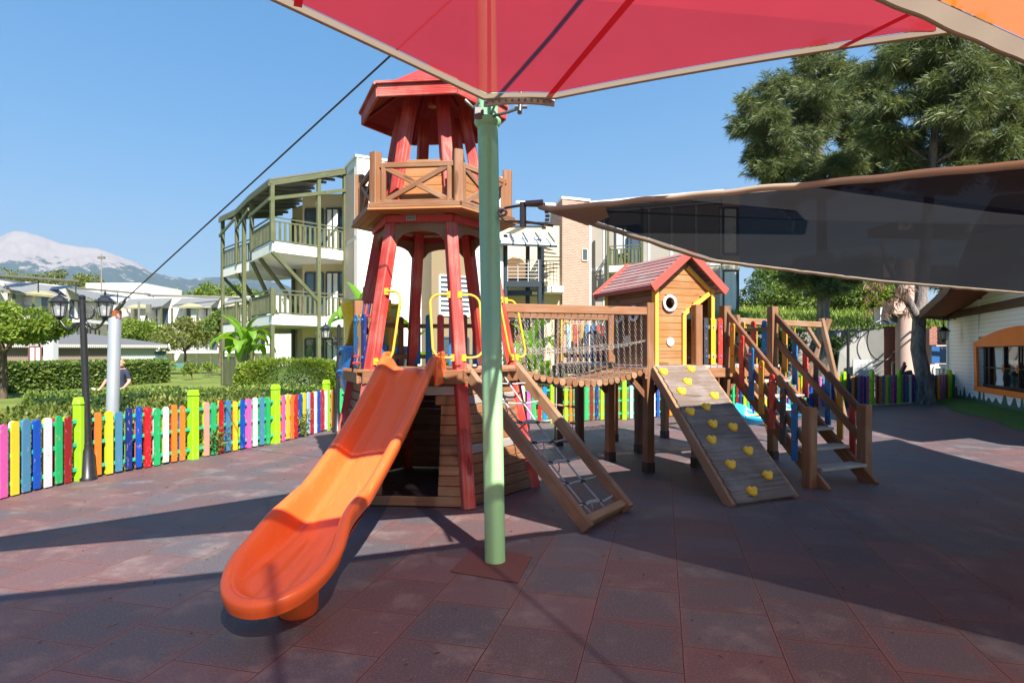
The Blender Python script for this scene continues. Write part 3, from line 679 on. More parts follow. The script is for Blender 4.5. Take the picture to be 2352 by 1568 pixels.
# rope bridge
bridge = thing('rope_bridge', (.8, 7.5, 0), 'sagging log bridge with hanging chains between the tower and the platform', 'bridge')
NA, NB = Vector((.06, 6.96, 0)), pf(-.04, .02); FA, FB = Vector((-.36, 7.80, 0)), pf(-.04, .88)
NL = 21
def bz(s): return 1.335-.17*4*s*(1-s)*(.9+.1*s)
for i in range(NL):
    s = (i+.5)/NL; q = MB(); z = bz(s); A = lerp(NA, NB, s)+V(0, 0, z); B = lerp(FA, FB, s)+V(0, 0, z); dd = (B-A).normalized()
    r = .040+rng.uniform(-.002, .002); q.tube(A-dd*.07, B+dd*.07, r, n=16); q.build('log', WOOD if i % 3 else WOODL, bridge, smooth=50)
for A, B, w, zz in ((Vector((-.13, 6.93, 2.07)), pf(-.02, -.01, 2.09), .07, 0), (Vector((-.46, 7.68, 2.06)), pf(-.02, .9, 2.06), .06, 0)):
    b = MB(); b.beam(A, B, w, .105, bev=.008); b.build('top_rail', WOOD, bridge)
def chain(mb, p0, p1, pitch=.034, w=.011, sag=0, rw=.0032):
    p0, p1 = Vector(p0), Vector(p1); L = (p1-p0).length; n = max(2, int(L/pitch)); d = (p1-p0).normalized()
    a = d.cross(V(.3, .7, .2)).normalized(); c = d.cross(a)
    for i in range(n):
        s = (i+.5)/n; q = lerp(p0, p1, s)+V(0, 0, -sag*4*s*(1-s)); s_ = a if i % 2 else c; h = pitch*.62
        mb.path([q+d*h+s_*0, q+d*h*.6+s_*w, q-d*h*.6+s_*w, q-d*h, q-d*h*.6-s_*w, q+d*h*.6-s_*w], rw, 4, closed=True)
for side, (A, B, RA, RB_2) in enumerate(((NA, NB, Vector((-.13, 6.93, 2.02)), pf(-.02, -.01, 2.04)), (FA, FB, Vector((-.46, 7.68, 2.01)), pf(-.02, .9, 2.01)))):
    dd = ((FA-NA).normalized())*(-.05 if side == 0 else .05)
    for i in range(20):
        s = .05+.90*i/19
        top = lerp(RA, RB_2, .09+.86*i/19); bot = lerp(A, B, s)+V(0, 0, bz(s)+.03)+dd; b = MB(); chain(b, top, bot)
        b.lathe(top+V(0, 0, .0), [(.001, -.01), (.014, -.006), (.014, .006), (.001, .012)], 8); b.build('chain', CHAINM, bridge)
    for j in range(2):
        b = MB(); chain(b, lerp(RA, RB_2, .03)+V(0, 0, -.40-.03*j), lerp(RA, RB_2, .985)+V(0, 0, -.33-.0*j), sag=.055+.03*j, rw=.004); b.build('chain', CHAINM, bridge)

# playhouse
HW_, HD_ = .96, 1.13
def hf(u, v, z): return pf(.2+u, .13+v, z)
hs = thing('playhouse', hf(.5, .5, 1.38), 'small wooden playhouse with pinkish red gable roof standing on the platform', 'playhouse')
ZF, ZW, ZA = 1.385, 2.44, 2.84
def gable(u): return ZW+(ZA-ZW)*(1-abs(u-HW_/2)/(HW_/2))
for v0, isf in ((0, True), (HD_, False)):
    b = MB(); z = ZF
    while z < ZA-.05:
        zc = z+.047; top = min(z+.092, ZA)
        if top > ZW: k = (top-ZW)/(ZA-ZW)*HW_/2; u0, u1 = k, HW_-k
        else: u0, u1 = .04, HW_-.04
        segs = [(u0, u1)]
        if isf:       # doorway on the right with a sloping head
            dz = 2.06+ (2.33-2.06)
            if zc < 2.06: segs = [(u0, .44), (.90, u1)]
            elif zc < 2.36: ul = .44+(zc-2.06)/(.30)*.42; segs = [(u0, ul), (.90, u1)]
            if abs(zc-2.22) < .085: hwid = math.sqrt(max(0, .085**2-(zc-2.22)**2)); segs = [(u0, .22-hwid), (.22+hwid, segs[0][1])]+segs[1:]
        for a, c in segs:
            if c-a > .02: b.beam(hf(a, v0, zc), hf(c, v0, zc), .026, .093, bev=.006)
        z += .0945
    b.build('gable_wall', WOODO, hs)
for u0 in (0, HW_):
    b = MB(); z = ZF
    while z < ZW-.03:
        zc = z+.047; segs = [(.03, HD_-.03)]; hole = [(.42, 2.10), (.80, 2.10)]
        for hv, hz in hole:
            if abs(zc-hz) < .085:
                hwid = math.sqrt(.085**2-(zc-hz)**2); ns = []
                for a, c in segs:
                    if a < hv < c: ns += [(a, hv-hwid), (hv+hwid, c)]
                    else: ns.append((a, c))
                segs = ns
        for a, c in segs: b.beam(hf(u0, a, zc), hf(u0, c, zc), .026, .093, bev=.006)
        z += .0945
    b.build('side_wall', WOOD, hs)
for u, v in ((0, 0), (HW_, 0), (0, HD_), (HW_, HD_)):
    b = MB(); s = 1 if u > 0 else -1; b.beam(hf(u, v+(-.012 if v == 0 else .012), ZF-.02), hf(u, v+(-.012 if v == 0 else .012), ZW-.005), .085, .06, tuple(E1), bev=.006); b.build('corner_post', YELP, hs)
b = MB(); yv = -.03
b.beam(hf(.465, yv, ZF-.02), hf(.465, yv, 2.07), .06, .04, tuple(E2)); b.beam(hf(.455, yv, 2.07), hf(.90, yv, 2.37), .04, .06); b.beam(hf(.52, yv-.0, 2.72), hf(.92, yv, 2.42), .04, .05)
b.build('door_frame', YELP, hs)
def ring(mb, c, n, r0, r1, th):
    mb.lathe(c, [(r0, 0), (r1, 0), (r1, th), (r0, th), (r0, 0)], 28, 0, n, cap=False)
for c, n in ((hf(.22, -.028, 2.22), -E2), (hf(-.028, .42, 2.10), -E1), (hf(-.028, .80, 2.10), -E1), (hf(.62, HD_-.03, 2.2), -E2)):
    b = MB(); ring(b, c, n, .078, .112, .02); b.build('round_window', WHITE, hs, smooth=40)
for c, n in ((hf(.24, -.02, 1.70), -E2), (hf(-.02, .60, 1.74), -E1), (hf(-.02, 1.0, 1.72), -E1)):
    b = MB(); b.lathe(c, [(.058, 0), (.058, .012), (.001, .013)], 24, 0, n); b.build('round_cap', WHITE, hs)
ROOFW = m_wood("faded_red_roof", (.24, .10, .09), (.36, .19, .17), worn=(.33, .28, .26), wornf=.85, vr=.4)
b = MB(); ov = .14
for sgn in (-1, 1):
    for i in range(9):
        t0, t1 = i/9, (i+.95)/9
        def rp(t, v, dz=0):
            u = HW_/2+sgn*(HW_/2+ov)*t; z = ZA+.05-(ZA-ZW+.11)*t+dz; return hf(u, v, z)
        b.prism([rp(t0, -ov, .0), rp(t1, -ov, .010), rp(t1, HD_+ov, .010), rp(t0, HD_+ov, .0)], (0, 0, .028))
rf = b.build('roof', ROOFW, hs)
b = MB()
for v in (-ov-.012, HD_+ov+.012):
    for sgn in (-1, 1):
        b.beam(hf(HW_/2, v, ZA+.065), hf(HW_/2+sgn*(HW_/2+ov+.01), v, ZW-.045), .025, .11, bev=.004)
for sgn in (-1, 1): b.beam(hf(HW_/2+sgn*(HW_/2+ov+.012), -ov, ZW-.03), hf(HW_/2+sgn*(HW_/2+ov+.012), HD_+ov, ZW-.03), .022, .06)
b.build('bargeboard', m_paint('faded_red_board', (.42, .07, .05), .6, dirt=.4), rf)

# climbing ramp
WOODR = m_wood('ramp_wood', (.095, .065, .05), (.17, .125, .10), worn=(.25, .21, .19), wornf=.8, vr=.35)
ramp = thing('climbing_ramp', gp(1760, 1148), 'weathered plank climbing ramp with yellow holds below the playhouse', 'climbing ramp')
rTL, rTR = pf(.04, -.10, 1.37), pf(.84, -.10, 1.37); rBL, rBR = gp(1690, 1157, .03), gp(1828, 1138, .03)
nrm = (rBL-rTL).cross(rTR-rTL).normalized(); nrm = nrm if nrm.z > 0 else -nrm
for i in range(16):
    a, c = (i+.5)/16, .98/16; b = MB(); L0, R0 = lerp(rTL, rBL, a), lerp(rTR, rBR, a)
    b.beam(L0+nrm*.0, R0, .03, (rBL-rTL).length*c, tuple((rBL-rTL).normalized()), bev=.004); b.build('plank', WOODR, ramp)
for A, B in ((rTL, rBL), (rTR, rBR)):
    b = MB(); b.beam(A-nrm*.06+(-E1 if A is rTL else E1)*.02, B-nrm*.06+(-E1 if A is rTL else E1)*.02, .05, .12, tuple(nrm)); b.build('stringer', WOODL, ramp)
for cx, cy in ((175, 743), (327, 727), (308, 798), (275, 850), (457, 875), (412, 935), (323, 962), (449, 1030), (560, 1047), (442, 1117), (644, 1177), (547, 1253), (752, 1312), (665, 1400)):
    px, py = 1452+.4166*cx, 544.5+.4166*cy; dr = Vector(((px-CX)/F, 1, (HY-py)/F)); o = V(0, 0, H); t_ = (rTL+nrm*.03-o).dot(nrm)/dr.dot(nrm); c = o+dr*t_
    e = (rBL-rTL).normalized(); f = e.cross(nrm); b = MB()
    b.lathe(c-nrm*.02, [(.05, 0), (.052, .012), (.042, .035), (.02, .046), (.001, .044)], 14, 0, nrm)
    for s in (-1, 1): b.lathe(c+f*.028*s-e*.022-nrm*.02, [(.034, 0), (.036, .015), (.026, .046), (.008, .055), (.001, .052)], 12, 0, nrm)
    b.build('climbing_hold', YELPL, ramp, smooth=60)

# stairs
stairs = thing('play_stairs', gp(1912, 1125), 'steep wooden stair with coloured boards along both handrails', 'stairs')
TL, TR_, BL_, BR2 = pf(1.3, -.07), pf(2.2, -.07), Vector((3.44, 6.9, 0)), Vector((4.30, 7.28, 0))
def st(side, t, z): return lerp(TL, BL_, t)+V(0, 0, z) if side < 0 else lerp(TR_, BR2, t)+V(0, 0, z)
W_ = E1
for side, P_ in ((-1, BL_), (1, BR2)):
    b = MB(); b.beam(P_, P_+V(0, 0, .92), .125, .125, tuple(E1), bev=.01); b.build('post', WOOD, stairs)
    o = E1*(.0)*side; inn = -E1*.075*side
    b = MB(); b.beam(st(side, 0, 1.28)+inn, st(side, 1.13, -.04)+inn, .045, .16); b.build('stringer', WOOD, stairs)
    b = MB(); b.beam(st(side, -.03, 2.10), st(side, .98, .82), .045, .095, bev=.012); b.build('handrail', WOODD, stairs)
    b = MB(); b.beam(st(side, -.03, 1.76), st(side, .98, .48), .045, .095, bev=.012); b.build('handrail', WOOD, stairs)
    cols = ['amber', 'red2', 'blu2', 'amber', 'red2', 'black', 'cyan'] if side < 0 else ['amber', 'blu2', 'red2', 'black', 'blu2', 'amber', 'red2']
    dd = (BL_-TL).normalized()
    for i, cn in enumerate(cols):
        t0 = .085+i*.130; c = st(side, t0, 0)+E1*.036*side; n_ = E1*side; zt = 2.02-1.28*t0; q = MB(); picket_board(q, c, dd, n_, .085, .68, .024, zt-.64, 0)
        for z in (zt-.05, zt-.40): q.lathe(c+V(0, 0, z)+n_*.011, [(.015, 0), (.015, .008), (.008, .015), (.001, .016)], 10, 1, n_)
        q.build('picket', [PM[cn], REDPL], stairs)
    q = MB()
    if side < 0:
        for i in range(14): t0 = .05+i*.07; q.lathe(st(side, t0, 1.28-1.168*t0+(.03 if i % 2 else -.02))-inn*-.35+E1*-.0+(-E1)*(-.05), [(.016, 0), (.016, .008), (.001, .018)], 10, 0, -E1)
        q.build('bolts', REDPL, stairs)
for i in range(6):
    t0 = .17+i*.165; z = 1.365-1.17*t0*1.0-.0; b = MB(); A, B = st(-1, t0, z)+E1*.09, st(1, t0, z)-E1*.09
    b.beam(A, B, .21, .035); b.build('step', WOODG, stairs)

# swing set
sw = thing('swing_set', (6.5, 13, 0), 'timber swing frame with crossed legs behind the stair', 'swing frame')
sA, sB = Vector((4.1, 10.9, 2.13)), Vector((6.9, 13.25, 2.17)); sd_ = (sB-sA).normalized()
b = MB(); b.beam(sA, sB+sd_*.1, .09, .12); b.build('beam', WOODL, sw)
for A, B in ((gp(1822, 968), Vector((7.05, 13.25, 2.3))), (gp(1942, 971), Vector((6.82, 13.15, 2.3)))):
    b = MB(); b.beam(A, B, .1, .12, tuple(sd_)); b.build('leg', WOODL, sw)
b = MB(); b.beam(Vector((6.75, 13.1, 1.68)), lerp(sA, sB, .78)+V(0, 0, -.03), .06, .09); b.build('brace', WOODL, sw)
for A, B in ((sA+V(.45, -.5, -2.13), sA), (sA+V(-.5, .4, -2.13), sA)):
    b = MB(); b.beam(A, B+V(0, 0, .1), .09, .1, tuple(sd_)); b.build('leg', WOOD, sw)
for s_, lab in ((.15, 'light blue bucket swing with yellow bar hanging low beside the ramp'), (.58, 'light blue bucket swing half hidden behind the stair boards')):
    c = lerp(sA, sB, s_); zs_ = .30; root = thing('bucket_swing', Vector((c.x, c.y, zs_)), lab, 'swing', 'bucket swings on the timber frame')
    q = MB(); rows = []; P2 = Vector((-sd_.y, sd_.x, 0))
    for i in range(7):
        a = i/6*math.pi/2; row = []
        for k in range(20):
            f_ = 2*math.pi*k/20; rx, ry = .30*math.sin(a)+.0, .20*math.sin(a); back = .20*max(0, math.cos(f_))*math.sin(a)**3
            row.append(len(q.V)); q.V.append(Vector((c.x, c.y, zs_-.09))+sd_*(ry*1.2*math.sin(f_))+P2*(rx*math.cos(f_))+V(0, 0, .17*(1-math.cos(a))+back))
        rows.append(row)
    for i in range(6):
        for k in range(20): q.face((rows[i][k], rows[i][(k+1) % 20], rows[i+1][(k+1) % 20], rows[i+1][k]), None, 0, .5)
    o = q.build('bucket', CYAPL, root, smooth=60); md = o.modifiers.new('s', 'SOLIDIFY'); md.thickness = .02
    q = MB(); q.path([Vector((c.x, c.y, zs_+.09))+sd_*.25-P2*.02, Vector((c.x, c.y, zs_+.11))-P2*.25, Vector((c.x, c.y, zs_+.09))-sd_*.25-P2*.02], .022, 8); q.build('safety_bar', YELPL, root, smooth=60)
    for s in (-1, 1): q = MB(); q.path([Vector((c.x, c.y, zs_+.12))+sd_*.2*s, c+sd_*.2*s], .009, 6); q.build('rope', YELM, root)

# ------------------------------------------------------------------ shade sails and poles
def m_sail(name, col, tcol, opac=.86, tw=.55, weave=True):
    t = NT(name); p = t.pos(); d = t.n('BsdfDiffuse'); t.set(d.inputs[0], t.mix(t.noise(p, 3, 4), col, tuple(c*.8 for c in col)))
    tr_ = t.n('BsdfTranslucent'); t.set(tr_.inputs[0], t.mix(t.noise(p, .9, 5, .6), tuple(c*1.18 for c in tcol), tuple(c*.78 for c in tcol))); m1 = t.n('MixShader'); m1.inputs[0].default_value = tw
    t.t.links.new(d.outputs[0], m1.inputs[1]); t.t.links.new(tr_.outputs[0], m1.inputs[2])
    tp_ = t.n('BsdfTransparent'); tp_.inputs[0].default_value = tuple(min(1, c*1.0+.0) for c in tcol)+(1,)
    tp_.inputs[0].default_value = (1, 1, 1, 1)
    w = t.n('TexWave', wave_type='BANDS', bands_direction='DIAGONAL'); t.set(w.inputs[0], p); w.inputs['Scale'].default_value = 60
    m2 = t.n('MixShader'); t.set(m2.inputs[0], t.math('ADD', opac-.03, t.math('MULTIPLY', w.outputs['Fac'], .06)))
    t.t.links.new(tp_.outputs[0], m2.inputs[1]); t.t.links.new(m1.outputs[0], m2.inputs[2]); t.t.links.new(m2.outputs[0], t.out.inputs[0]); return t.m
BORD = m_sail("beige_webbing", (.56, .46, .35), (.44, .34, .25), 1.03, .4)
def sail(name, label, corners, sags, mat, zsag=0, borderw=.08, ridges=None, wr=0, hem=.010):
    """corner points in order; edges bow inwards (catenary)"""
    C_ = [Vector(c) for c in corners]; cen = sum(C_, Vector())/len(C_); root = thing(name, C_[0], label, 'shade sail', 'shade sails over the playground'); n = 40; edge = []; smo = []; wob = []
    for i, a in enumerate(C_):
        b_ = C_[(i+1) % len(C_)]; m_ = (a+b_)/2; inn = (cen-m_); inn.z = 0; inn.normalize()
        for k in range(n):
            t_ = k/n; p = lerp(a, b_, t_)+inn*(sags[i]*4*t_*(1-t_))
            wv = V(0, 0, (math.sin(t_*(b_-a).length*9+i)*.5+math.sin(t_*(b_-a).length*17+1.3))*wr*min(1, 6*t_*(1-t_)))
            smo.append(p); wob.append(wv); edge.append(p+wv)
    m = len(edge); rings = 14; inner = []
    for k in range(m):
        t2 = (edge[(k+1) % m]-edge[k-1]).normalized(); toc = cen-edge[k]; toc = toc-t2*toc.dot(t2); L_c = toc.length; toc.normalize(); fr = min(.5, borderw/max(L_c, .3)); inner.append(lerp(smo[k], cen, fr)-V(0, 0, zsag*math.sin(fr*math.pi/2)*.8))
    b = MB(); idx = []
    for r in range(rings+1):
        f_ = r/rings; row = []
        for p in inner:
            q = lerp(p, cen, f_)+V(0, 0, -zsag*.85*math.sin(f_*math.pi/2)); row.append(len(b.V)); b.V.append(q)
        idx.append(row)
    for r in range(rings):
        for k in range(m): b.face((idx[r][k], idx[r][(k+1) % m], idx[r+1][(k+1) % m], idx[r+1][k]), None, 0, .5)
    b.build('cloth', mat, root, smooth=80)
    b = MB()
    for k in range(m):
        p, q = edge[k], edge[(k+1) % m]; b.quad(p, q, inner[(k+1) % m]+V(0, 0, -.004), inner[k]+V(0, 0, -.004))
    for i in range(len(C_)):
        pts = edge[i*n:(i+1)*n]+[edge[((i+1)*n) % m]]; b.path(pts, hem, 8)
    b.build('border', BORD, root, smooth=60)
    return root, edge, cen
POLT = Vector((-.20, 4.43, 4.45)); PB = Vector((-.125, 4.43, 0))
def ppos(z): return lerp(PB, POLT, z/4.45)
A_r = Vector((-.10, 4.30, 3.40)); B_r = Vector((2.65, 3.6, 3.48)); C_r = Vector((-3.9, .85, 3.63))
REDSAIL = m_sail("red_mesh_fabric", (.24, .014, .020), (.33, .022, .030), .95, .62)
# cut corner of the red sail so that it ends in the clamp plate
A1, A2 = Vector((-.20, 4.26, 3.36)), Vector((.30, 4.20, 3.34))
rs, _, _ = sail('shade_sail', 'red mesh shade sail with beige border clamped to the top of the green pole', [A1, A2, B_r, Vector((2.2, 2.95, 3.40)), C_r], [.02, .06, .0, .22, .10], REDSAIL, 0, .075)
SEAM = m_sail('red_webbing', (.22, .010, .016), (.80, .06, .08), 1.02, .6)
for a, c in ((Vector((.26, 4.19, 3.35)), Vector((.9, 1.9, 3.30))), (Vector((2.05, 3.72, 3.455)), Vector((2.28, 3.15, 3.43))), (lerp(A1, C_r, .30)+V(.14, .02, .0), lerp(A1, C_r, .30)+V(.75, -1.4, .0))): b = MB(); w_ = (c-a).cross(V(0, 0, 1)).normalized()*.022; b.quad(a-w_+V(0, 0, -.005), a+w_+V(0, 0, -.005), c+w_+V(0, 0, -.005), c-w_+V(0, 0, -.005)); b.build('seam', SEAM, rs)
b = MB()
for i in range(12):
    t_ = i/11; p = lerp(A1, A2, t_)+V(0, -.05*math.sin(math.pi*t_)+.03, -.02); q = lerp(A1, A2, min(1, t_+1/11))+V(0, -.05*math.sin(math.pi*min(1, t_+1/11))+.03, -.02)
    if i < 11: b.beam(p, q, .02, .05); b.lathe(p+V(.02, -.012, .0), [(.009, 0), (.009, .012), (.001, .013)], 8, 1, (0, -1, -.3))
b.build('clamp_plate', [m_paint("galvanised_plate", (.42, .40, .36), .5, metal=.6, dirt=.4), STEEL], rs)
ORS = m_sail("orange_mesh_fabric", (.62, .11, .01), (.85, .19, .02), .86, .6)
os_, _, _ = sail('shade_sail', 'orange mesh shade sail overhead at the top right corner', [(4.5, 3.75, 2.80), (2.45, 2.84, 2.93), (1.47, 2.43, 3.0), (-3.4, .45, 3.25), (-2.2, -5.5, 3.0), (5.2, -5.0, 3.2)], [.0, .0, .16, .3, .3, .3], ORS, 0, .11, wr=.004)
BLS = m_sail("charcoal_mesh_fabric", (.012, .012, .013), (.024, .024, .026), .988, .5)
bs_, _, _ = sail('shade_sail', 'charcoal mesh shade sail reaching right from the middle of the green pole', [(.20, 4.30, 2.60), (.26, 4.20, 2.56), (2.14, 2.46, 2.33), (5.2, -.4, 2.6), (8.3, 2.8, 3.3), (7.9, 8.55, 2.36), (4.0, 6.5, 2.33), (1.75, 5.3, 2.37)], [.0, .0, .0, .3, .3, .0, .0, .0], BLS, .12, .06, wr=.0035, hem=.018)
# light coloured corner patch
b = MB(); b.V += [Vector((.20, 4.315, 2.59)), Vector((.25, 4.20, 2.55)), Vector((.60, 3.87, 2.505)), Vector((.68, 4.18, 2.50)), Vector((.58, 4.56, 2.52))]; b.face((0, 1, 2, 3, 4)); b.build('corner_patch', BORD, bs_)
b = MB()
for y0, y1 in ((4.33, 4.33), (4.38, 4.38)): pass
b.path([ppos(2.58)+V(.08, -.02, .0), ppos(2.58)+V(.12, -.02, .04), Vector((.07, 4.33, 2.62)), Vector((.22, 4.31, 2.61))], .010, 8); b.path([ppos(2.58)+V(.08, -.02, -.02), ppos(2.58)+V(.12, -.02, -.06), Vector((.10, 4.33, 2.50)), Vector((.30, 4.33, 2.47))], .010, 8)
b.tube((.08, 4.33, 2.46), (.08, 4.33, 2.64), .024, n=12); b.tube((.10, 4.30, 2.625), (.22, 4.26, 2.625), .020, n=12)
for i in range(7): a = i/6; b.box((.225+.03*math.sin(a*3), 4.30+.0*a, 2.62-.17*a), .03, .03, .016, 0, 0, .002)
b.build('shackle', STEEL, bs_, smooth=40)
# green pole
t = NT("green_pole_paint"); p = t.pos(); sx = t.n('SeparateXYZ'); t.set(sx.inputs[0], p)
n1 = t.noise(t.map(p, (6, 6, 1.1)), 1, 5); c = t.ramp(t.math('ADD', t.math('MULTIPLY', sx.outputs[2], .22), t.math('MULTIPLY', n1, .22)), [(.1, (.30, .56, .25)), (.33, (.34, .60, .29)), (.52, (.15, .42, .33)), (.75, (.20, .46, .24)), (.9, (.34, .60, .32))])
c = t.mix(t.math('MULTIPLY', t.ramp(t.noise(t.map(p, (1, 1, .3)), 40, 4), [(.55, (0, 0, 0)), (.8, (1, 1, 1))]), .35), c, (.10, .22, .20)); GP = t.pbr(c, .38, t.bump(n1, .1, .004), spec=.5)
gpole = thing('shade_pole', PB, 'thick light green pole holding the sails in front of the tower', 'pole')
b = MB(); b.tube(ppos(0), ppos(4.45), .076, n=36); b.build('shaft', GP, gpole, smooth=40)
b = MB(); zc = 3.27
b.lathe(ppos(zc)+V(0, 0, -.02), [(.076, -.03), (.10, 0), (.10, .022), (.078, .045)], 30); b.build('collar', GP, gpole, smooth=40)
b = MB(); c = ppos(3.27)
b.path([c+V(.03, -.08, .02), c+V(.06, -.10, .09), c+V(.14, -.11, .125), c+V(.22, -.12, .13)], .010, 8); b.path([c+V(.04, -.09, -.0), c+V(.16, -.12, .02), c+V(.24, -.13, .045)], .011, 8)
b.tube(c+V(.235, -.14, .0), c+V(.245, -.12, .16), .017, n=10); b.tube(c+V(.20, -.13, .05), c+V(.29, -.13, .05), .013, n=8); b.box(c+V(-.06, -.09, .02), .07, .02, .08, .3, 0, .003)
b.path([c+V(-.16, -.08, .12), c+V(-.10, -.09, .06), c+V(-.06, -.09, .10)], .012, 8); b.path([c+V(.36, -.12, .10), c+V(.44, -.13, .12), c+V(.50, -.13, .15)], .012, 8)
b.build('shackle', STEEL, gpole, smooth=40)
b = MB(); b.path([Vector((-.07, 4.345, 2.57))+V(.03*math.cos(a), 0, .022*math.sin(a)) for a in np.linspace(0, 2*math.pi, 10)[:-1]], .010, 8, closed=True); b.build('eye_bolt', STEEL, gpole, smooth=40)
# galvanised pole behind the fence with its cable
GZ = Vector((-6.02, 9.05, 2.19)); gz = thing('galvanised_pole', (GZ.x-.05, GZ.y, -.1), 'galvanised steel pole with rust streaks standing behind the left fence', 'pole')
t = NT("galvanised_steel"); p = t.pos(); sx = t.n('SeparateXYZ'); t.set(sx.inputs[0], p); nz = t.noise(t.map(p, (9, 9, 2)), 1, 5); c = t.mix(nz, (.40, .43, .48), (.60, .62, .66))
rust = t.ramp(t.math('ADD', t.math('MULTIPLY', sx.outputs[2], 1.0), t.math('MULTIPLY', t.noise(p, 9, 4), .5)), [(.0, (0, 0, 0)), (1, (0, 0, 0))])
rf_ = t.math('GREATER_THAN', t.math('ADD', sx.outputs[2], t.math('MULTIPLY', t.noise(p, 10, 4), .55)), 2.38); c = t.mix(rf_, c, (.36, .10, .03)); GALV = t.pbr(c, .38, t.bump(nz, .15, .01), metal=.55, spec=.5)
b = MB(); b.tube((GZ.x-.06, GZ.y, -.1), GZ, .086, n=28); b.build('shaft', GALV, gz, smooth=40)
b = MB(); b.path([GZ+V(0, -.02, -.01), GZ+V(.06, -.04, .05), GZ+V(.16, -.08, .11), GZ+V(.24, -.12, .17)], .014, 8); b.path([GZ+V(.03, -.02, -.01), GZ+V(.12, -.06, .06), GZ+V(.22, -.1, .13)], [.014, .03, .012], 8); b.lathe(GZ+V(.14, -.07, .10), [(.001, -.04), (.03, -.02), (.03, .02), (.001, .04)], 10, 0, (.7, -.2, .6)); b.build('turnbuckle', STEEL, gz, smooth=40)
b = MB(); b.path([GZ+V(.22, -.12, .15), lerp(GZ, POLT, .5)+V(0, 0, -.01), POLT+V(0, 0, -.05)], .009, 8); tag(b.build('steel_cable', m_paint("cable_steel", (.05, .055, .06), .5, metal=.4)), 'dark steel guy cable stretched from the galvanised pole up to the green pole', 'cable')
d_ = Vector((math.sin(R(155)), math.cos(R(155)), 0))
b = MB(); b.path([POLT+V(0, 0, -.03), POLT+d_*8+V(0, 0, .25)], .016, 8); tag(b.build('steel_cable', m_paint("cable_steel2", (.05, .055, .06), .5, metal=.4)), 'steel guy cable running over the red sail from the top of the green pole', 'cable')
rear = thing('shade_pole', POLT+d_*8+V(0, 0, -4.45), 'thin green pole behind the viewpoint holding the rear guy cable', 'pole')
b = MB(); c = POLT+d_*8; b.tube((c.x, c.y, 0), (c.x, c.y, 4.8), .07, n=24); b.build('shaft', GP, rear, smooth=40)
q = Vector((.80, -1.25, 0)); rp_ = thing('steel_pole', q, 'slim steel pole behind the viewpoint at the near edge of the orange sail', 'pole'); b = MB(); b.tube(q, q+V(0, 0, 5.6), .028, n=16); b.build('shaft', STEEL, rp_, smooth=40)

# ------------------------------------------------------------------ lamps
def m_glass_lamp():
    t = NT("lamp_glass"); a = t.n('BsdfTransparent'); g_ = t.n('BsdfPrincipled'); g_.inputs['Base Color'].default_value = (.42, .44, .44, 1); g_.inputs['Roughness'].default_value = .25
    m_ = t.n('MixShader'); m_.inputs[0].default_value = .6; t.t.links.new(a.outputs[0], m_.inputs[1]); t.t.links.new(g_.outputs[0], m_.inputs[2]); t.t.links.new(m_.outputs[0], t.out.inputs[0]); return t.m
LGL = m_glass_lamp(); BULB = m_paint("frosted_bulb", (.8, .8, .78), .3)
def lantern(root, c, s=1.0):
    """c: bottom centre"""
    b = MB(); b.lathe(c, [(.001, 0), (.022*s, 0), (.03*s, .02*s), (.045*s, .03*s), (.062*s, .035*s), (.066*s, .05*s)], 12)
    b.lathe(c+V(0, 0, .21*s), [(.115*s, 0), (.12*s, .008*s), (.09*s, .025*s), (.07*s, .055*s), (.03*s, .085*s), (.012*s, .095*s), (.012*s, .11*s), (.018*s, .12*s), (.006*s, .14*s), (.001, .16*s)], 12)
    for k in range(6):
        a = R(60*k+15); b.beam(c+V(math.cos(a)*.06*s, math.sin(a)*.06*s, .045*s), c+V(math.cos(a)*.093*s, math.sin(a)*.093*s, .215*s), .008*s, .008*s, bev=0)
    o = b.build('lantern', BLK, root)
    b = MB(); b.prof(c+V(0, 0, .045*s), c+V(0, 0, .213*s), [(math.cos(R(60*k))*.058*s, math.sin(R(60*k))*.058*s) for k in range(6)], (math.cos(R(15)), math.sin(R(15)), 0), 0, .5, [(math.cos(R(60*k))*.090*s, math.sin(R(60*k))*.090*s) for k in range(6)], cap=False); b.build('glass', LGL, o)
    b = MB(); b.lathe(c+V(0, 0, .05*s), [(.001, 0), (.025*s, .01*s), (.032*s, .06*s), (.02*s, .1*s), (.001, .11*s)], 10); b.build('bulb', BULB, o, smooth=60)
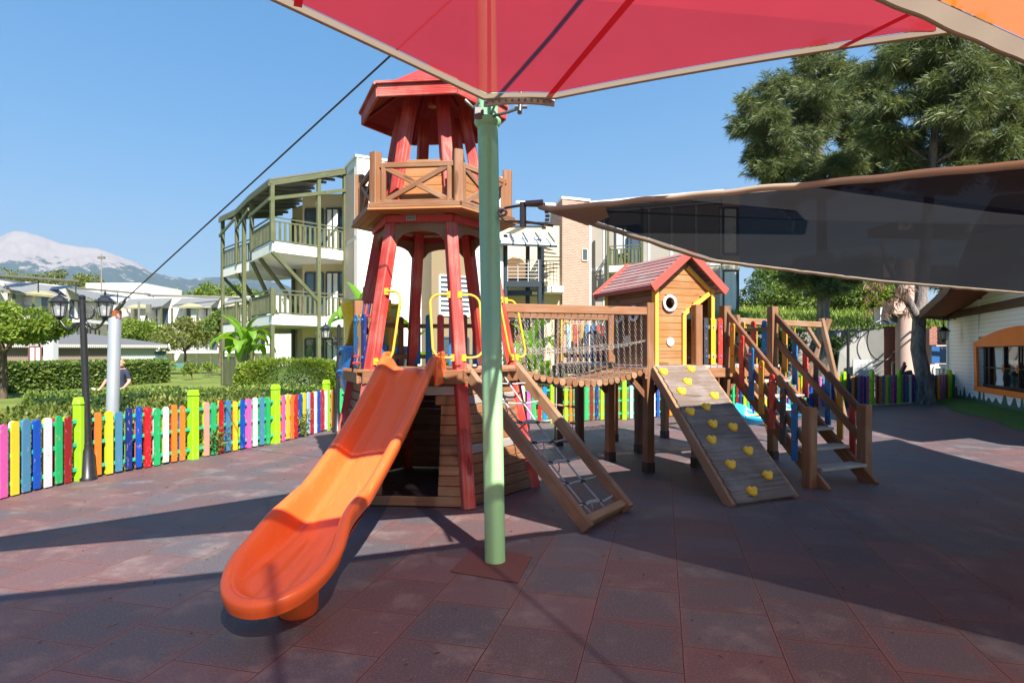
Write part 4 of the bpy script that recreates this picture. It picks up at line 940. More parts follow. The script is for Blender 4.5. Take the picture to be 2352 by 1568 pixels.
def lamp_post(base, h, label, lean=(0, 0), arms=1, s=1.0, ang=0, ncol=None, arm=.28):
    base = Vector(base); top = base+V(lean[0], lean[1], h); root = thing('street_lamp', base, label, 'street lamp', 'two armed lantern posts')
    b = MB(); b.lathe(base, [(.10*s, 0), (.10*s, .03*s), (.082*s, .05*s), (.065*s, .35*s), (.045*s, .40*s), (.05*s, .42*s), (.04*s, .46*s)], 16)
    b.tube(base+V(0, 0, .4*s), top, .042*s, .036*s, n=16); b.lathe(top, [(.036*s, 0), (.04*s, .01*s), (.03*s, .02*s), (.042*s, .03*s), (.03*s, .05*s), (.001, .06*s)], 14); b.build('post', BLK, root, smooth=50)
    u = Vector((math.cos(ang), math.sin(ang), 0)); hub = top-V(0, 0, .28*s)
    for sg in ((-1, 1) if arms == 2 else (arms,)):
        b = MB(); pts = []
        for i in range(13):
            a = math.pi*(i/12); pts.append(hub+u*sg*(.045*s+(arm-.045)*s*(i/12))+V(0, 0, -.0-math.sin(a)*.10*s+.04*s*(i/12)))
        b.path(pts, .014*s, 8)
        b.path([hub+u*sg*(.05+.10*math.sin(a))*s+V(0, 0, (.04+.09*(1-math.cos(a))/1)*s) for a in np.linspace(0, 2.4, 9)], .011*s, 8)
        b.path([hub+u*sg*(.045+.02*math.sin(a*2))*s+V(0, 0, (-.14+.06*a)*s) for a in np.linspace(0, 2.4, 7)], .012*s, 8)
        b.path([hub+u*sg*.13*s+V(0, 0, -.075*s), hub+u*sg*.10*s+V(0, 0, -.03*s), hub+u*sg*.06*s+V(0, 0, .0)], [.006*s, .022*s, .01*s], 8)
        b.build('arm', BLK, root, smooth=60)
        lantern(root, hub+u*sg*arm*s+V(0, 0, .03*s), s*1.0)
    return root
lamp_post(gp(202, 1101), 2.20, 'black two armed street lamp standing against the left fence', lean=(-.07, 0), arms=2, s=1.0)
lamp_post(gp(775, 992), 2.05, 'black street lamp beside the blue tube slide, one lantern showing', arms=-1, s=1.0, lean=(.03, 0), arm=.26)
lamp_post(Vector((.5635*17.0, 17.0, 0)), 2.2, 'slim black street lamp with two pale glass lanterns at the far right fence', arms=2, s=1.0)
# ------------------------------------------------------------------ buildings
def m_wall(name, col, rough=.8, sc=1.2): return m_paint(name, col, rough, var=.03, dirt=.10, bump=.1, scale=sc, spec=.2)
WWHT = m_wall("white_render", (.72, .70, .66)); WCRM = m_wall("cream_render", (.62, .50, .34)); WTAN = m_wall("tan_render", (.44, .38, .32)); WGRY = m_wall("pale_grey_render", (.56, .56, .55))
WBEI = m_wall("beige_render", (.34, .31, .27)); PINKR = m_wall("pink_render", (.46, .32, .27)); CONC = m_wall("concrete", (.34, .33, .31))
DARKF = m_paint("dark_window_frame", (.05, .055, .065), .4); CURT = m_paint("white_curtain", (.70, .70, .68), .9)
def m_glass():
    t = NT("window_glass"); p = t.pos(); return t.pbr(t.mix(t.noise(p, 1.2, 3), (.03, .045, .06), (.09, .12, .15)), .06, None, 0, .8)
GLS = m_glass()
def m_brick(name, c1, c2, mo, bw=.24, bh=.085, ms=.012):
    t = NT(name); b = t.n('TexBrick'); t.set(b.inputs['Vector'], t.uv()); b.inputs['Scale'].default_value = 1; b.inputs['Brick Width'].default_value = bw; b.inputs['Row Height'].default_value = bh
    b.inputs['Mortar Size'].default_value = ms; t.set(b.inputs['Color1'], c1); t.set(b.inputs['Color2'], c2); t.set(b.inputs['Mortar'], mo); b.inputs['Bias'].default_value = -.1
    c = t.mix(t.math('MULTIPLY', t.noise(t.pos(), 3, 4), .4), b.outputs[0], tuple(x*.8 for x in mo)); return t.pbr(c, .85, t.bump(b.outputs['Fac'], -.4, .01), spec=.2)
BRICK = m_brick("pink_brick", (.25, .115, .075), (.34, .18, .125), (.46, .37, .30)); BRICKR = m_brick("red_brick", (.22, .055, .035), (.32, .10, .06), (.30, .20, .17), .2, .07, .008)
def m_siding(name, col, pitch, dark=.45, axis='UV'):
    t = NT(name); sp = t.n('SeparateXYZ'); t.set(sp.inputs[0], t.pos()); f = t.math('FRACT', t.math('DIVIDE', sp.outputs[2], pitch))
    g = t.math('LESS_THAN', f, .09); c = t.mix(t.math('MULTIPLY', g, dark), col, (.05, .05, .06)); c = t.mix(t.math('MULTIPLY', t.noise(t.pos(), 2, 5), .2), c, tuple(x*.8 for x in col))
    return t.pbr(c, .6, t.bump(f, .5, .015), spec=.3)
SIDW = m_siding("white_siding", (.84, .83, .85), .118); SLAT = m_siding("brown_slats", (.26, .19, .11), .085, .7); SIDB = m_siding("brown_siding", (.20, .15, .12), .12, .5)
def wallp(mb, pts, z0, z1, m=0):
    """closed plan polygon extruded as walls plus a flat top, uv in metres"""
    per = 0; n = len(pts)
    for i in range(n):
        a, c = pts[i], pts[(i+1) % n]; L = math.hypot(c[0]-a[0], c[1]-a[1])
        mb.quad((a[0], a[1], z0), (c[0], c[1], z0), (c[0], c[1], z1), (a[0], a[1], z1), m, .5, [(per, z0), (per+L, z0), (per+L, z1), (per, z1)]); per += L
    b0 = len(mb.V); mb.V += [Vector((x, y, z1)) for x, y in pts]; mb.face(tuple(range(b0, b0+n)), None, m, .5)
def outn(a, c):      # normal on the right of a->c
    d = (Vector(c)-Vector(a)); d.z = 0; d.normalize(); return Vector((d.y, -d.x, 0))
def window(root, a, c, z0, z1, panes=2, curtain=True, frame=DARKF, off=.03, pm=None, name='window'):
    a, c = Vector((a[0], a[1], 0)), Vector((c[0], c[1], 0)); n = outn(a, c); d = (c-a).normalized(); b = MB()
    for z in (z0, z1): b.beam(a+n*off+V(0, 0, z), c+n*off+V(0, 0, z), .05, .07, bev=0)
    for i in range(panes+1): p = lerp(a, c, i/panes)+n*off; b.beam(p+V(0, 0, z0+.035), p+V(0, 0, z1-.035), .07, .045, tuple(n), bev=0)
    o = b.build(name, frame, root); b = MB(); p, q = a+n*(off-.008), c+n*(off-.008)
    b.quad(p+V(0, 0, z0), q+V(0, 0, z0), q+V(0, 0, z1), p+V(0, 0, z1)); b.build('glass', pm or GLS, o)
    if curtain:
        b = MB(); m_ = 14; s0, s1 = ((.45, .97) if curtain is True else curtain)
        P_ = [lerp(a, c, s0+(s1-s0)*i/m_)+n*(off+.004+.012*(i % 2)) for i in range(m_+1)]
        for i in range(m_): b.quad(P_[i]+V(0, 0, z0+.05), P_[i+1]+V(0, 0, z0+.05), P_[i+1]+V(0, 0, z1-.05), P_[i]+V(0, 0, z1-.05))
        b.build('curtain', CURT, o)
    return o
def railing(root, a, c, z, h=1.0, slats=True, mat=OLIVE, pitch=.21, sw=.10, top2=True, split=.62):
    a, c = Vector((a[0], a[1], z)), Vector((c[0], c[1], z)); d = (c-a).normalized(); L = (c-a).length; b = MB()
    for hh in ([h, h-.16] if top2 else [h]): b.beam(a+V(0, 0, hh), c+V(0, 0, hh), .05, .05, bev=0)
    b.beam(a+V(0, 0, .06), c+V(0, 0, .06), .05, .05, bev=0)
    n = max(2, int(L/pitch))
    for i in range(n):
        p = lerp(a, c, (i+.5)/n); b.beam(p+V(0, 0, .085), p+V(0, 0, h-(.16 if top2 else 0)-.025), sw, .03, tuple(outn(a, c)), bev=0)
    return b.build('railing', mat, root)
# main block with timber balconies
K, L_, M_ = (-6.5, 25.0), (-7.43, 26.6), (-4.0, 26.35)
main = thing('apartment_building', (-6.5, 30, -.1), 'white three storey building with olive timber corner balconies and sloping balcony roof', 'building')
b = MB(); wallp(b, [K, M_, (-.42, 28.3), (-.42, 31.5), (-.4, 42), (-6, 46), L_], -.1, 9.75); b.build('wall', WWHT, main)
b = MB(); kk, mm = Vector((*K, 0)), Vector((*M_, 0)); n = outn(kk, mm)
b.prism([(K[0]-.05, K[1]-.07, 9.75), (M_[0], M_[1]-.05, 9.75), (-.38, 28.25, 9.75), (-.38, 42, 9.75), (-7.4, 42, 9.75), (L_[0]-.05, L_[1], 9.75)], (0, 0, .1)); b.build('roof', WGRY, main)
# recessed tan panels on the left return (K-L)
a, c = Vector((*L_, 0)), Vector((*K, 0)); n = outn(a, c); b = MB()
for z0, z1 in ((.3, 2.6), (3.2, 3.75), (3.95, 6.3), (6.5, 9.4)): b.prism([lerp(a, c, .06)+n*.0+V(0, 0, z0), lerp(a, c, .86)+V(0, 0, z0), lerp(a, c, .86)+V(0, 0, z1), lerp(a, c, .06)+V(0, 0, z1)], n*.025)
b.build('wall_panel', WTAN, main)
b = MB()
for z in (3.55, 6.35): b.beam(kk+n*0+V(0, -.004, z), mm+V(0, -.004, z), .012, .02, bev=0)
b.build('wall_joint', WTAN, main)
# cream recessed wing behind the balconies
wing = [(-7.5, 26.75), (-7.6, 27.6), (-9.75, 27.75), (-10.0, 29.3), (-11.2, 30.4), (-9, 40), (-6, 40)][::-1]
b = MB(); wallp(b, wing, -.1, 8.9); b.build('recessed_wall', WCRM, main)
for s in range(3):
    z = [.05, 3.12, 6.07][s]
    window(main, (-9.6, 27.74), (-8.75, 27.68), z+.05, z+2.15, 2, False); window(main, (-8.6, 27.66), (-7.72, 27.6), z+.05, z+2.15, 3, (.05, .6))
    window(main, (-9.95, 29.0), (-9.8, 28.0), z+.05, z+2.15, 2, False)
    b = MB(); b.lathe((-9.0, 27.66, z+2.42), [(.12, 0), (.12, .04), (.08, .1), (.001, .12)], 14, 0, (0, -1, 0)); b.build('wall_lamp', WHITE, main)
Pa, Pb, Pc, Pd, Pe = (-7.45, 26.55), (-9.73, 24.2), (-11.65, 26.7), (-13.1, 28.4), (-14.5, 29.9)
SL1 = [Pa, Pb, Pc, (-11.3, 29.2), (-9.8, 29.3), (-7.5, 27.6)]; SL2 = [(-11.8, 27.2), Pd, Pe, (-12.8, 31.5), (-11.0, 30.4)]
for z in (3.12, 6.07):
    b = MB(); b.prism([(x, y, z) for x, y in SL1], (0, 0, -.42)); b.build('balcony_slab', WWHT, main)
for z in (2.95, 5.75):
    b = MB(); b.prism([(x, y, z) for x, y in SL2], (0, 0, -.42)); b.build('balcony_slab', WWHT, main)
def vp(p, z): return Vector((p[0], p[1], z))
for z, t2 in ((3.12, True), (6.07, True)):
    railing(main, Pb, Pa, z); railing(main, Pc, Pb, z)
for z in (2.95, 5.75): railing(main, Pe, Pd, z); railing(main, Pd, (-11.9, 27.3), z)
railing(main, Pb, Pa, -.05, .75, pitch=.3); railing(main, Pe, Pd, -.1, 1.6, pitch=.12)
posts = [(Pa, -.1, 9.55), (lerp(Vector(Pb), Vector(Pa), .62), -.1, 9.15), (Pb, -.1, 2.7), (Pb, 3.12, 4.2), (Pb, 6.07, 8.35), (Pc, 6.07, 8.40), (Pc, -.1, 4.0), (Pd, -.1, 4.0), (Pd, 5.75, 8.15), (Pe, -.1, 8.2), (lerp(Vector(Pc), Vector(Pd), .5), -.1, 8.3), ((-11.0, 30.0), -.1, 8.3), ((-9.9, 28.6), -.1, 8.5)]
for p, z0, z1 in posts:
    b = MB(); b.beam(vp(p, z0), vp(p, z1), .155, .155, (.7, .7, 0), bev=.01); b.build('post', OLIVE, main)
for p, q, z0, z1 in ((lerp(Vector(Pb), Vector(Pa), .62), Pb, 3.75, 5.65), ((-9.9, 28.3), lerp(Vector(Pb), Vector(Pc), .6), 3.3, 5.65), ((-11.2, 28.5), Pc, 3.3, 5.65), ((-12.2, 29.5), Pd, 3.4, 5.35), ((-13.0, 31), Pe, 3.4, 5.35)):
    b = MB(); b.beam(vp(p, z0), vp(q, z1), .13, .15, bev=.01); b.build('strut', OLIVE, main)
RE_ = [(-7.35, 26.5, 9.72), (-9.80, 24.1, 8.52), (-11.75, 26.6, 8.50), (-13.15, 28.35, 8.30), (-14.65, 29.85, 8.28)]
bk_ = [(-7.4, 27.6, 9.9), (-9.2, 28.2, 9.6), (-10.2, 29.4, 9.3), (-11.2, 30.6, 9.0), (-12.8, 31.8, 8.8)]
for i in range(4):
    b = MB(); b.prism([RE_[i], RE_[i+1], bk_[i+1], bk_[i]], (0, 0, .07)); b.build('balcony_roof', m_paint("zinc_roof", (.13, .13, .12), .6) if i == 0 else bpy.data.materials['zinc_roof'], main)
    b = MB(); b.beam(Vector(RE_[i])-V(0, 0, .13), Vector(RE_[i+1])-V(0, 0, .13), .08, .20, bev=0); b.beam(Vector(RE_[i])-V(0, 0, .95-.2*i), Vector(RE_[i+1])-V(0, 0, .75 if i == 0 else .9), .06, .14, bev=0)
    for k in range(1, 4): b.beam(lerp(Vector(RE_[i]), Vector(RE_[i+1]), k/4)-V(0, 0, .12), lerp(Vector(bk_[i]), Vector(bk_[i+1]), k/4)-V(0, 0, .12), .06, .12, bev=0)
    b.build('eave_beam', OLIVE, main)
# brown slatted bay with window
m1 = Vector((-4.0, 26.35, 0)); fd = Vector((.88, .475, 0)); fn = Vector((.475, -.88, 0)); mp = m1+fn*1.25; np_ = mp+fd*1.95
bay = MB(); wallp(bay, [(m1.x, m1.y), (mp.x, mp.y), (np_.x, np_.y), ((np_-fn*1.4).x, (np_-fn*1.4).y)], -.1, 6.2); bay.build('slatted_bay', SLAT, main)
window(main, mp+fd*.35, mp+fd*1.75, 3.15, 4.85, 1, False, frame=WHITE); b = MB()
for i in range(8): b.beam(mp+fd*.4+fn*.06+V(0, 0, 3.25+i*.2), mp+fd*1.7+fn*.06+V(0, 0, 3.25+i*.2), .02, .10, bev=0)
b.build('blind', CURT, main)
window(main, mp+fd*.4, mp+fd*1.7, .3, 2.2, 2, False)
# stair bay: cream recess, canopy and steel balcony
st_ = thing('steel_staircase', (.9, 29.5, 0), 'dark steel stair and landing with glass canopy between white wall and brick tower', 'staircase')
BLKS = m_paint("painted_steel", (.035, .045, .055), .4, metal=.3)
b = MB(); b.prism([(-.6, 31.3, -.1), (2.6, 31.3, -.1), (2.6, 31.3, 8.2), (-.6, 31.3, 8.2)], (0, .2, 0)); b.build('recess_wall', WCRM, main)
SHH = m_wall('painted_hall_shade', (.16, .09, .04))  # flat archway plates: shade of the hall behind is put into this colour
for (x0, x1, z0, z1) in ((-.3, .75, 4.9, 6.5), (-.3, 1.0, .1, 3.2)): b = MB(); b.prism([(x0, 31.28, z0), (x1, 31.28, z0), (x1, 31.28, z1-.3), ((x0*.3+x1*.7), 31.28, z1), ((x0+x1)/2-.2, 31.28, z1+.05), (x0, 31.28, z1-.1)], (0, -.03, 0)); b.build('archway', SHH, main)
b = MB(); b.box((1.1, 30.6, 4.75), 3.0, 1.3, .30); b.build('landing_slab', WWHT, main)
for x in (-.35, .70, 1.92):
    q = at([1160, 1240, 1247][[-.35, .70, 1.92].index(x)]-0, 700, 28.8); 
for px, Y, zt in ((1161, 28.6, 7.2), (1212, 29.6, 7.0), (1239, 28.6, 7.0)):
    p = at(px, 800, Y); b = MB(); b.tube((p.x, p.y, -.1), (p.x, p.y, zt), .11, n=12); b.lathe((p.x, p.y, 2.45), [(.11, 0), (.22, .1), (.22, .14), (.11, .15)], 12); b.build('column', BLKS, st_)
A, B = at(1166, 800, 28.5), at(1237, 800, 28.5); b = MB()
for i in range(6): b.tube((A.x, A.y, 5.12+i*.17), (B.x, B.y, 5.12+i*.17), .018, n=6)
for i in range(4): p = lerp(A, B, i/3); b.beam((p.x, p.y, 4.95), (p.x, p.y, 5.97), .04, .04, bev=0)
b.build('landing_railing', m_paint("light_steel", (.45, .46, .47), .4, metal=.5), st_)
b = MB(); b.beam((A.x-.1, A.y+.05, 4.85), (B.x+.1, B.y+.05, 4.85), .12, .30, bev=0); b.beam((A.x-.1, A.y+.5, 4.45), (B.x-.3, B.y+.5, 4.45), .12, .25, bev=0); b.prism([(A.x, A.y+.12, 4.95), (B.x, B.y+.12, 4.95), (B.x, B.y+2.5, 4.95), (A.x, A.y+2.5, 4.95)], (0, 0, .06)); b.build('landing', BLKS, st_)
b = MB()
for i in range(13): a = R(200+i*20); b.beam((1.55, 29.9, 4.4+i*.22), (1.55+.9*math.cos(a), 29.9+.9*math.sin(a), 4.4+i*.22), .26, .03, bev=0)
b.tube((1.55, 29.9, -.1), (1.55, 29.9, 7.2), .07, n=10); b.build('spiral_steps', BLKS, st_)
b = MB()
for i in range(5): z = 5.15+.2*i; b.tube((1.5, 28.9, z), (2.25, 29.5, z), .016, n=6)
for i in range(5): b.beam((1.5+.18*i, 28.9+.14*i, 4.9), (1.5+.18*i, 28.9+.14*i, 6.0), .03, .03, bev=0)
b.build('side_railing', BLKS, st_)
GCAN = m_paint("canopy_glass", (.62, .64, .64), .25, spec=.6)
c0, c1 = at(1150, 610, 27.6), at(1265, 612, 28.2); b = MB(); b.prism([(c0.x-.2, c0.y, 6.62), (c1.x+.3, c1.y, 6.62), (c1.x-.25, c1.y+1.4, 7.3), (c0.x-.2, c0.y+1.4, 7.3)], (0, 0, .05)); b.build('canopy', GCAN, st_)
b = MB()
for i in range(5): x = c0.x-.1+i*.62; b.beam((x+.1, 27.6, 6.63+.06), (x-.1, 29.0, 7.32+.06), .06, .06, bev=0)
b.beam((c0.x-.2, c0.y, 6.57), (c1.x+.3, c1.y, 6.57), .08, .1, bev=0); b.beam((c0.x-.2, 29.0, 7.85), (c1.x+.1, 29.0, 7.85), .08, .1, bev=0); b.beam((c0.x-.2, 28.2, 7.5), (c1.x-.3, 28.2, 7.5), .08, .1, bev=0)
b.build('canopy_frame', BLKS, st_)
b = MB(); b.tube(at(1185, 465, 30), at(1275, 471, 31), .09, n=10); tag(b.build('roof_pipe', WHITE), 'white pipe spanning the gap to the brick tower roof', 'pipe')
# brick tower
brt = thing('brick_tower', (3.2, 33, -.1), 'pinkish brick stair tower with small square windows in the middle of the hotel block', 'tower')
Bt = [(2.25, 33.6), (2.62, 31.0), (4.1, 31.6), (4.1, 36), (2.3, 36)]
b = MB(); wallp(b, Bt, -.1, 9.55); b.build('wall', BRICK, brt)
b = MB(); b.prism([(x+(.04 if x > 3 else -.04), y-.05, 9.55) for x, y in Bt], (0, 0, .12)); b.build('coping', WWHT, brt)
for z in (6.4, 2.0): window(brt, (3.68, 31.43), (3.98, 31.55), z, z+.62, 1, False, frame=WTAN)
# right block
rb = thing('hotel_block', (7, 34, -.1), 'beige hotel block with framed wall panels and corner bay windows behind the playhouse', 'building')
Ra, Rb_ = Vector((4.15, 32.3, 0)), Vector((10.55, 29.9, 0)); rd = (Rb_-Ra).normalized(); rn = outn(Ra, Rb_)
b = MB(); wallp(b, [(Ra.x, Ra.y), (Rb_.x, Rb_.y), (14.0, 40), (6, 43)], -.1, 9.6); b.build('wall', WBEI, rb)
def rw(s, z, o=0): return Ra+rd*s+rn*o+V(0, 0, z)
LT_ = (Rb_-Ra).length
def band(mb, s0, s1, z0, z1, o=.03): mb.prism([rw(s0, z0), rw(s1, z0), rw(s1, z1), rw(s0, z1)], rn*o)
b = MB(); 
for z in (.2, 3.0, 3.25+2.7, 6.15+2.9): band(b, 0, LT_, z, z+.17)
band(b, 0, LT_, 9.22, 9.60, .05)
for s in (.04, .80, 3.15, 4.3, 5.5, LT_-.12):
    for z0, z1 in ((.37, 3.0), (3.17, 5.95), (6.12, 9.05)): band(b, s, s+.12, z0, z1)
b.build('wall_trim', WGRY, rb)
b = MB(); b.prism([rw(-.05, 9.6, .08), rw(LT_+.05, 9.6, .08), Vector((14, 40, 9.6)), Vector((6, 43, 9.6))], (0, 0, .12)); b.build('roof', WWHT, rb)
b = MB(); b.tube(rw(.98, 0, .06), rw(.98, 9.2, .06), .04, n=8); b.build('downpipe', WBEI, rb)
for z in (3.1, 6.05):
    b = MB(); b.prism([rw(1.25, z), rw(1.25, z, 1.0), rw(3.0, z, 1.0), rw(3.0, z)], (0, 0, -.32)); b.build('balcony_slab', WWHT, rb)
    railing(rb, rw(1.25, 0, .97), rw(3.0, 0, .97), z, 1.0, pitch=.19); railing(rb, rw(1.25, 0, .0), rw(1.25, 0, .97), z, 1.0)
    window(rb, rw(1.45, 0), rw(2.75, 0), z+.05, z+2.2, 3, (.05, .45))
    b = MB(); b.box(rw(1.9, z+.35, .5), .5, .4, .6, 0, 0); b.build('balcony_chair', OLIVE, rb)
for s in (1.25, 3.0): b = MB(); b.beam(rw(s, -.1, .97), rw(s, 8.9, .97), .12, .12, tuple(rn)); b.build('post', OLIVE, rb)
for z0, z1 in ((.3, 2.6), (3.35, 5.65), (6.5, 8.8)):      # corner bays on the right end
    q0, q1, q2 = Vector((10.57, 29.88, 0)), Vector((11.35, 29.95, 0)), Vector((11.6, 30.9, 0)); window(rb, q0, q1, z0, z1, 1, (.08, .85)); window(rb, q1, q2, z0, z1, 2, (.3, .9))
    b = MB(); b.prism([(10.5, 29.8, z1+.05), (11.4, 29.83, z1+.05), (11.72, 30.9, z1+.05), (11.6, 32, z1+.05), (10.5, 32, z1+.05)], (0, 0, .70)); b.build('bay_band', WTAN, rb)
window(rb, rw(1.5, 0), rw(2.6, 0), .2, 2.2, 2, False)
# ---- white playroom house on the right
Hc, Hd = Vector((14.35, 19.6, 0)), Vector((2.1, 5.3, 0)).normalized(); Hn = Vector((-Hd.y, Hd.x, 0))   # wall runs toward the camera along -Hd
def hp(s, z, o=0): return Hc-Hd*s+Hn*o+V(0, 0, z)
hr = thing('playroom_house', Hc, 'white clapboard playroom house with curved brown eave and orange framed window', 'house')
b = MB(); SW = 13.0
def interp(x, tab):
    for (a, za), (c, zc) in zip(tab[:-1], tab[1:]):
        if x <= c: return za+(zc-za)*(x-a)/(c-a)
    return tab[-1][1]
def roofz(s): return interp(s, [(-.2, 2.74), (0, 2.78), (2, 3.02), (4.05, 3.34), (5.2, 3.95), (6.4, 4.7), (8, 5.0), (10, 4.6), (13.2, 3.0)])  # hidden gable behind the charcoal sail is raised to shade the ground
N_ = 26; top = [(SW*i/N_) for i in range(N_+1)]
pl = [hp(0, -.1), hp(SW, -.1)]+[hp(s, roofz(s)-.05) for s in reversed(top)]
WIN0, WIN1 = 2.72, 8.8
cut = [hp(0, -.1), hp(WIN0, -.1), hp(WIN0, roofz(WIN0)-.05)]+[hp(s, roofz(s)-.05) for s in reversed(top) if s < WIN0]
b.prism(cut, -Hn*.2)
b.prism([hp(WIN1, -.1), hp(SW, -.1)]+[hp(s, roofz(s)-.05) for s in reversed(top) if s > WIN1], -Hn*.2)
b.prism([hp(WIN0, -.1), hp(WIN1, -.1), hp(WIN1, .56), hp(WIN0, .56)], -Hn*.2)
b.prism([hp(WIN0, 2.0), hp(WIN1, 2.0)]+[hp(s, roofz(s)-.05) for s in reversed(top) if WIN0 <= s <= WIN1], -Hn*.2)
b.build('wall', SIDW, hr)
b = MB(); bc = [hp(0, 0, -.2), hp(0, 0, -8), hp(SW, 0, -8), hp(SW, 0, -.2)]; wallp(b, [(p.x, p.y) for p in bc], -.1, 2.7); b.build('rear_wall', SIDW, hr)
b = MB(); b.box(hp(0, 1.3, .01), .09, .09, 2.75, math.atan2(Hd.y, Hd.x)); b.build('corner_trim', WHITE, hr)
BRN = m_wood("brown_fascia", (.10, .055, .04), (.16, .09, .065), worn=(.2, .14, .11)); TERR = m_wall("terracotta_soffit", (.30, .10, .045))
b = MB(); b.beam(hp(-.6, 2.74, .05), hp(SW, 2.80, .05), .07, .22); b.build('trim_band', BRN, hr)
def rake(s): return interp(s, [(2.2, 2.66), (2.6, 2.72), (4.0, 2.97), (5.14, 3.2), (6.0, 3.6), (7.0, 4.3), (8.2, 4.7), (10, 4.3), (13.2, 2.8)])
ws = [.45*i for i in range(29)]; rk = [2.35+10.8*(s/12.6) for s in ws]; OV = 1.3; b = MB(); bs2 = MB(); b3 = MB()
for i in range(len(ws)-1):
    s0, s1, t0, t1 = ws[i], ws[i+1], rk[i], rk[i+1]
    b.prism([hp(t0, rake(t0)-.10, OV), hp(t1, rake(t1)-.10, OV), hp(t1, rake(t1)+.13, OV), hp(t0, rake(t0)+.13, OV)], Hn*.05, r=.5)
    bs2.prism([hp(t0, rake(t0)-.06, OV), hp(t1, rake(t1)-.06, OV), hp(s1, roofz(s1)-.03, .0), hp(s0, roofz(s0)-.03, .0)], (0, 0, .04), r=.5)
    b3.prism([hp(t0, rake(t0)+.10, OV), hp(t1, rake(t1)+.10, OV), hp(s1, roofz(s1)+.08, .0), hp(s0, roofz(s0)+.08, .0)], (0, 0, .04)); b3.prism([hp(s0, roofz(s0)+.08, 0), hp(s1, roofz(s1)+.08, 0), hp(s1, roofz(s1)+.3, -8), hp(s0, roofz(s0)+.3, -8)], (0, 0, .04))
b.beam(hp(rk[0], rake(rk[0])+.015, OV+.02), hp(-.25, 2.72, -.15), .05, .22)
bs2.prism([hp(rk[0], rake(rk[0])-.07, OV), hp(0, 2.75, 0), hp(-.25, 2.70, -.15)], (0, 0, .03), r=.5)
b3.prism([hp(rk[0], rake(rk[0])+.10, OV), hp(0, 2.86, 0), hp(-.3, 2.80, -.15)], (0, 0, .04))
b.build('fascia', BRN, hr); bs2.build('soffit', TERR, hr)
b3.build('roof', m_paint("roof_tiles", (.22, .10, .06), .8), hr)
# window
ORF = m_paint("orange_frame", (.85, .20, .025), .5, dirt=.1)
def wtop(s): u = (s-WIN0)/(WIN1-WIN0); return 1.72+.34*math.sin(math.pi*min(1, max(0, u)))**.8
b = MB(); m = 22; sS = [WIN0-.22+(WIN1-WIN0+.44)*i/m for i in range(m+1)]
for s0, s1 in zip(sS[:-1], sS[1:]):
    z0, z1 = wtop(s0)+.14, wtop(s1)+.14; u0, u1 = min(max(s0, WIN0), WIN1), min(max(s1, WIN0), WIN1)
    b.prism([hp(s0, min(z0-.02, 1.72), .0), hp(s1, min(z1-.02, 1.72)), hp(s1, z1), hp(s0, z0)], Hn*.06)
b.prism([hp(WIN0-.14, .46), hp(WIN1+.14, .46), hp(WIN1+.14, .60), hp(WIN0-.14, .60)], Hn*.065)
b.prism([hp(WIN0-.13, .602), hp(WIN0+.10, .602), hp(WIN0+.0, 1.718), hp(WIN0-.21, 1.718)], Hn*.06); b.prism([hp(WIN1-.08, .602), hp(WIN1+.13, .602), hp(WIN1+.21, 1.718), hp(WIN1, 1.718)], Hn*.06)
wf = b.build('window_frame', ORF, hr)
BRM = m_paint("dark_brown_mullion", (.035, .022, .018), .4); b = MB()
MS = [4.2+.92*i for i in range(5)]
for s, w in [(WIN0+.12, .16), (WIN0+.42, .12), (WIN1-.1, .12)]+[(s, .04) for s in MS]: b.beam(hp(s, .60, -.13), hp(s, 1.75, -.13), w, .04, tuple(Hn), bev=0)
for z in (.64, 1.14, 1.74): b.beam(hp(WIN0, z, -.12), hp(WIN1, z, -.12), .03, .03 if z == 1.14 else .07, bev=0)
b.build('mullion', BRM, wf); b = MB(); b.quad(hp(WIN0, .5, -.16), hp(WIN1, .5, -.16), hp(WIN1, 2.2, -.16), hp(WIN0, 2.2, -.16))
t = NT("reflective_glass"); b.build('glass', t.pbr((.012, .014, .014), .04, None, 0, 1.0), wf)
for s0 in (WIN0+.95, WIN1-.6):
    b = MB(); rows = []
    for i in range(14):
        z = .62+1.12*i/13; w = .85*(.45+.55*abs((z-.85)/.9)**.8) if z > .85 else .85*(.45+.5*((.85-z)/.25)); row = []
        for k in range(15): row.append(len(b.V)); b.V.append(hp(s0+.12+w*(k/14-.4), z, -.150+.016*math.sin(k*1.9)))
        rows.append(row)
    for i in range(13):
        for k in range(14): b.face((rows[i][k], rows[i][k+1], rows[i+1][k+1], rows[i+1][k]), None, 0, .5)
    b.build('curtain', m_paint("pale_curtain", (.60, .66, .68), .9) if 'pale_curtain' not in bpy.data.materials else bpy.data.materials['pale_curtain'], wf, smooth=50)
for s in MS:
    b = MB(); pts = [hp(s+math.cos(2*math.pi*k/48)*(.085+.028*math.cos(6*2*math.pi*k/48)), 1.14+math.sin(2*math.pi*k/48)*(.085+.028*math.cos(6*2*math.pi*k/48)), -.10) for k in range(48)]
    b.prism(pts, Hn*.015); b.lathe(hp(s, 1.14, -.085), [(.036, 0), (.036, .006), (.001, .008)], 12, 1, Hn); b.build('flower', [ORF, m_paint("flower_centre", (.10, .12, .10), .6) if 'flower_centre' not in bpy.data.materials else bpy.data.materials['flower_centre']], wf)
b = MB(); x = .0; GRP = m_paint("dark_green_paint", (.05, .12, .08), .7)
r2 = random.Random(5)
while x < 10:
    w, h = r2.uniform(.25, .6), r2.uniform(.18, .42); base = .28 if x < 9 else .28
    b.prism([hp(x, .0), hp(x+w, .0), hp(x+w, .21), hp(x+w*.8, .24), hp(x+w*(.5+r2.uniform(0, .15)), .12+h), hp(x+w*.42, .12+h), hp(x+w*.15, .24), hp(x, .21)], Hn*.006); x += w
b.build('painted_bushes', GRP, hr)
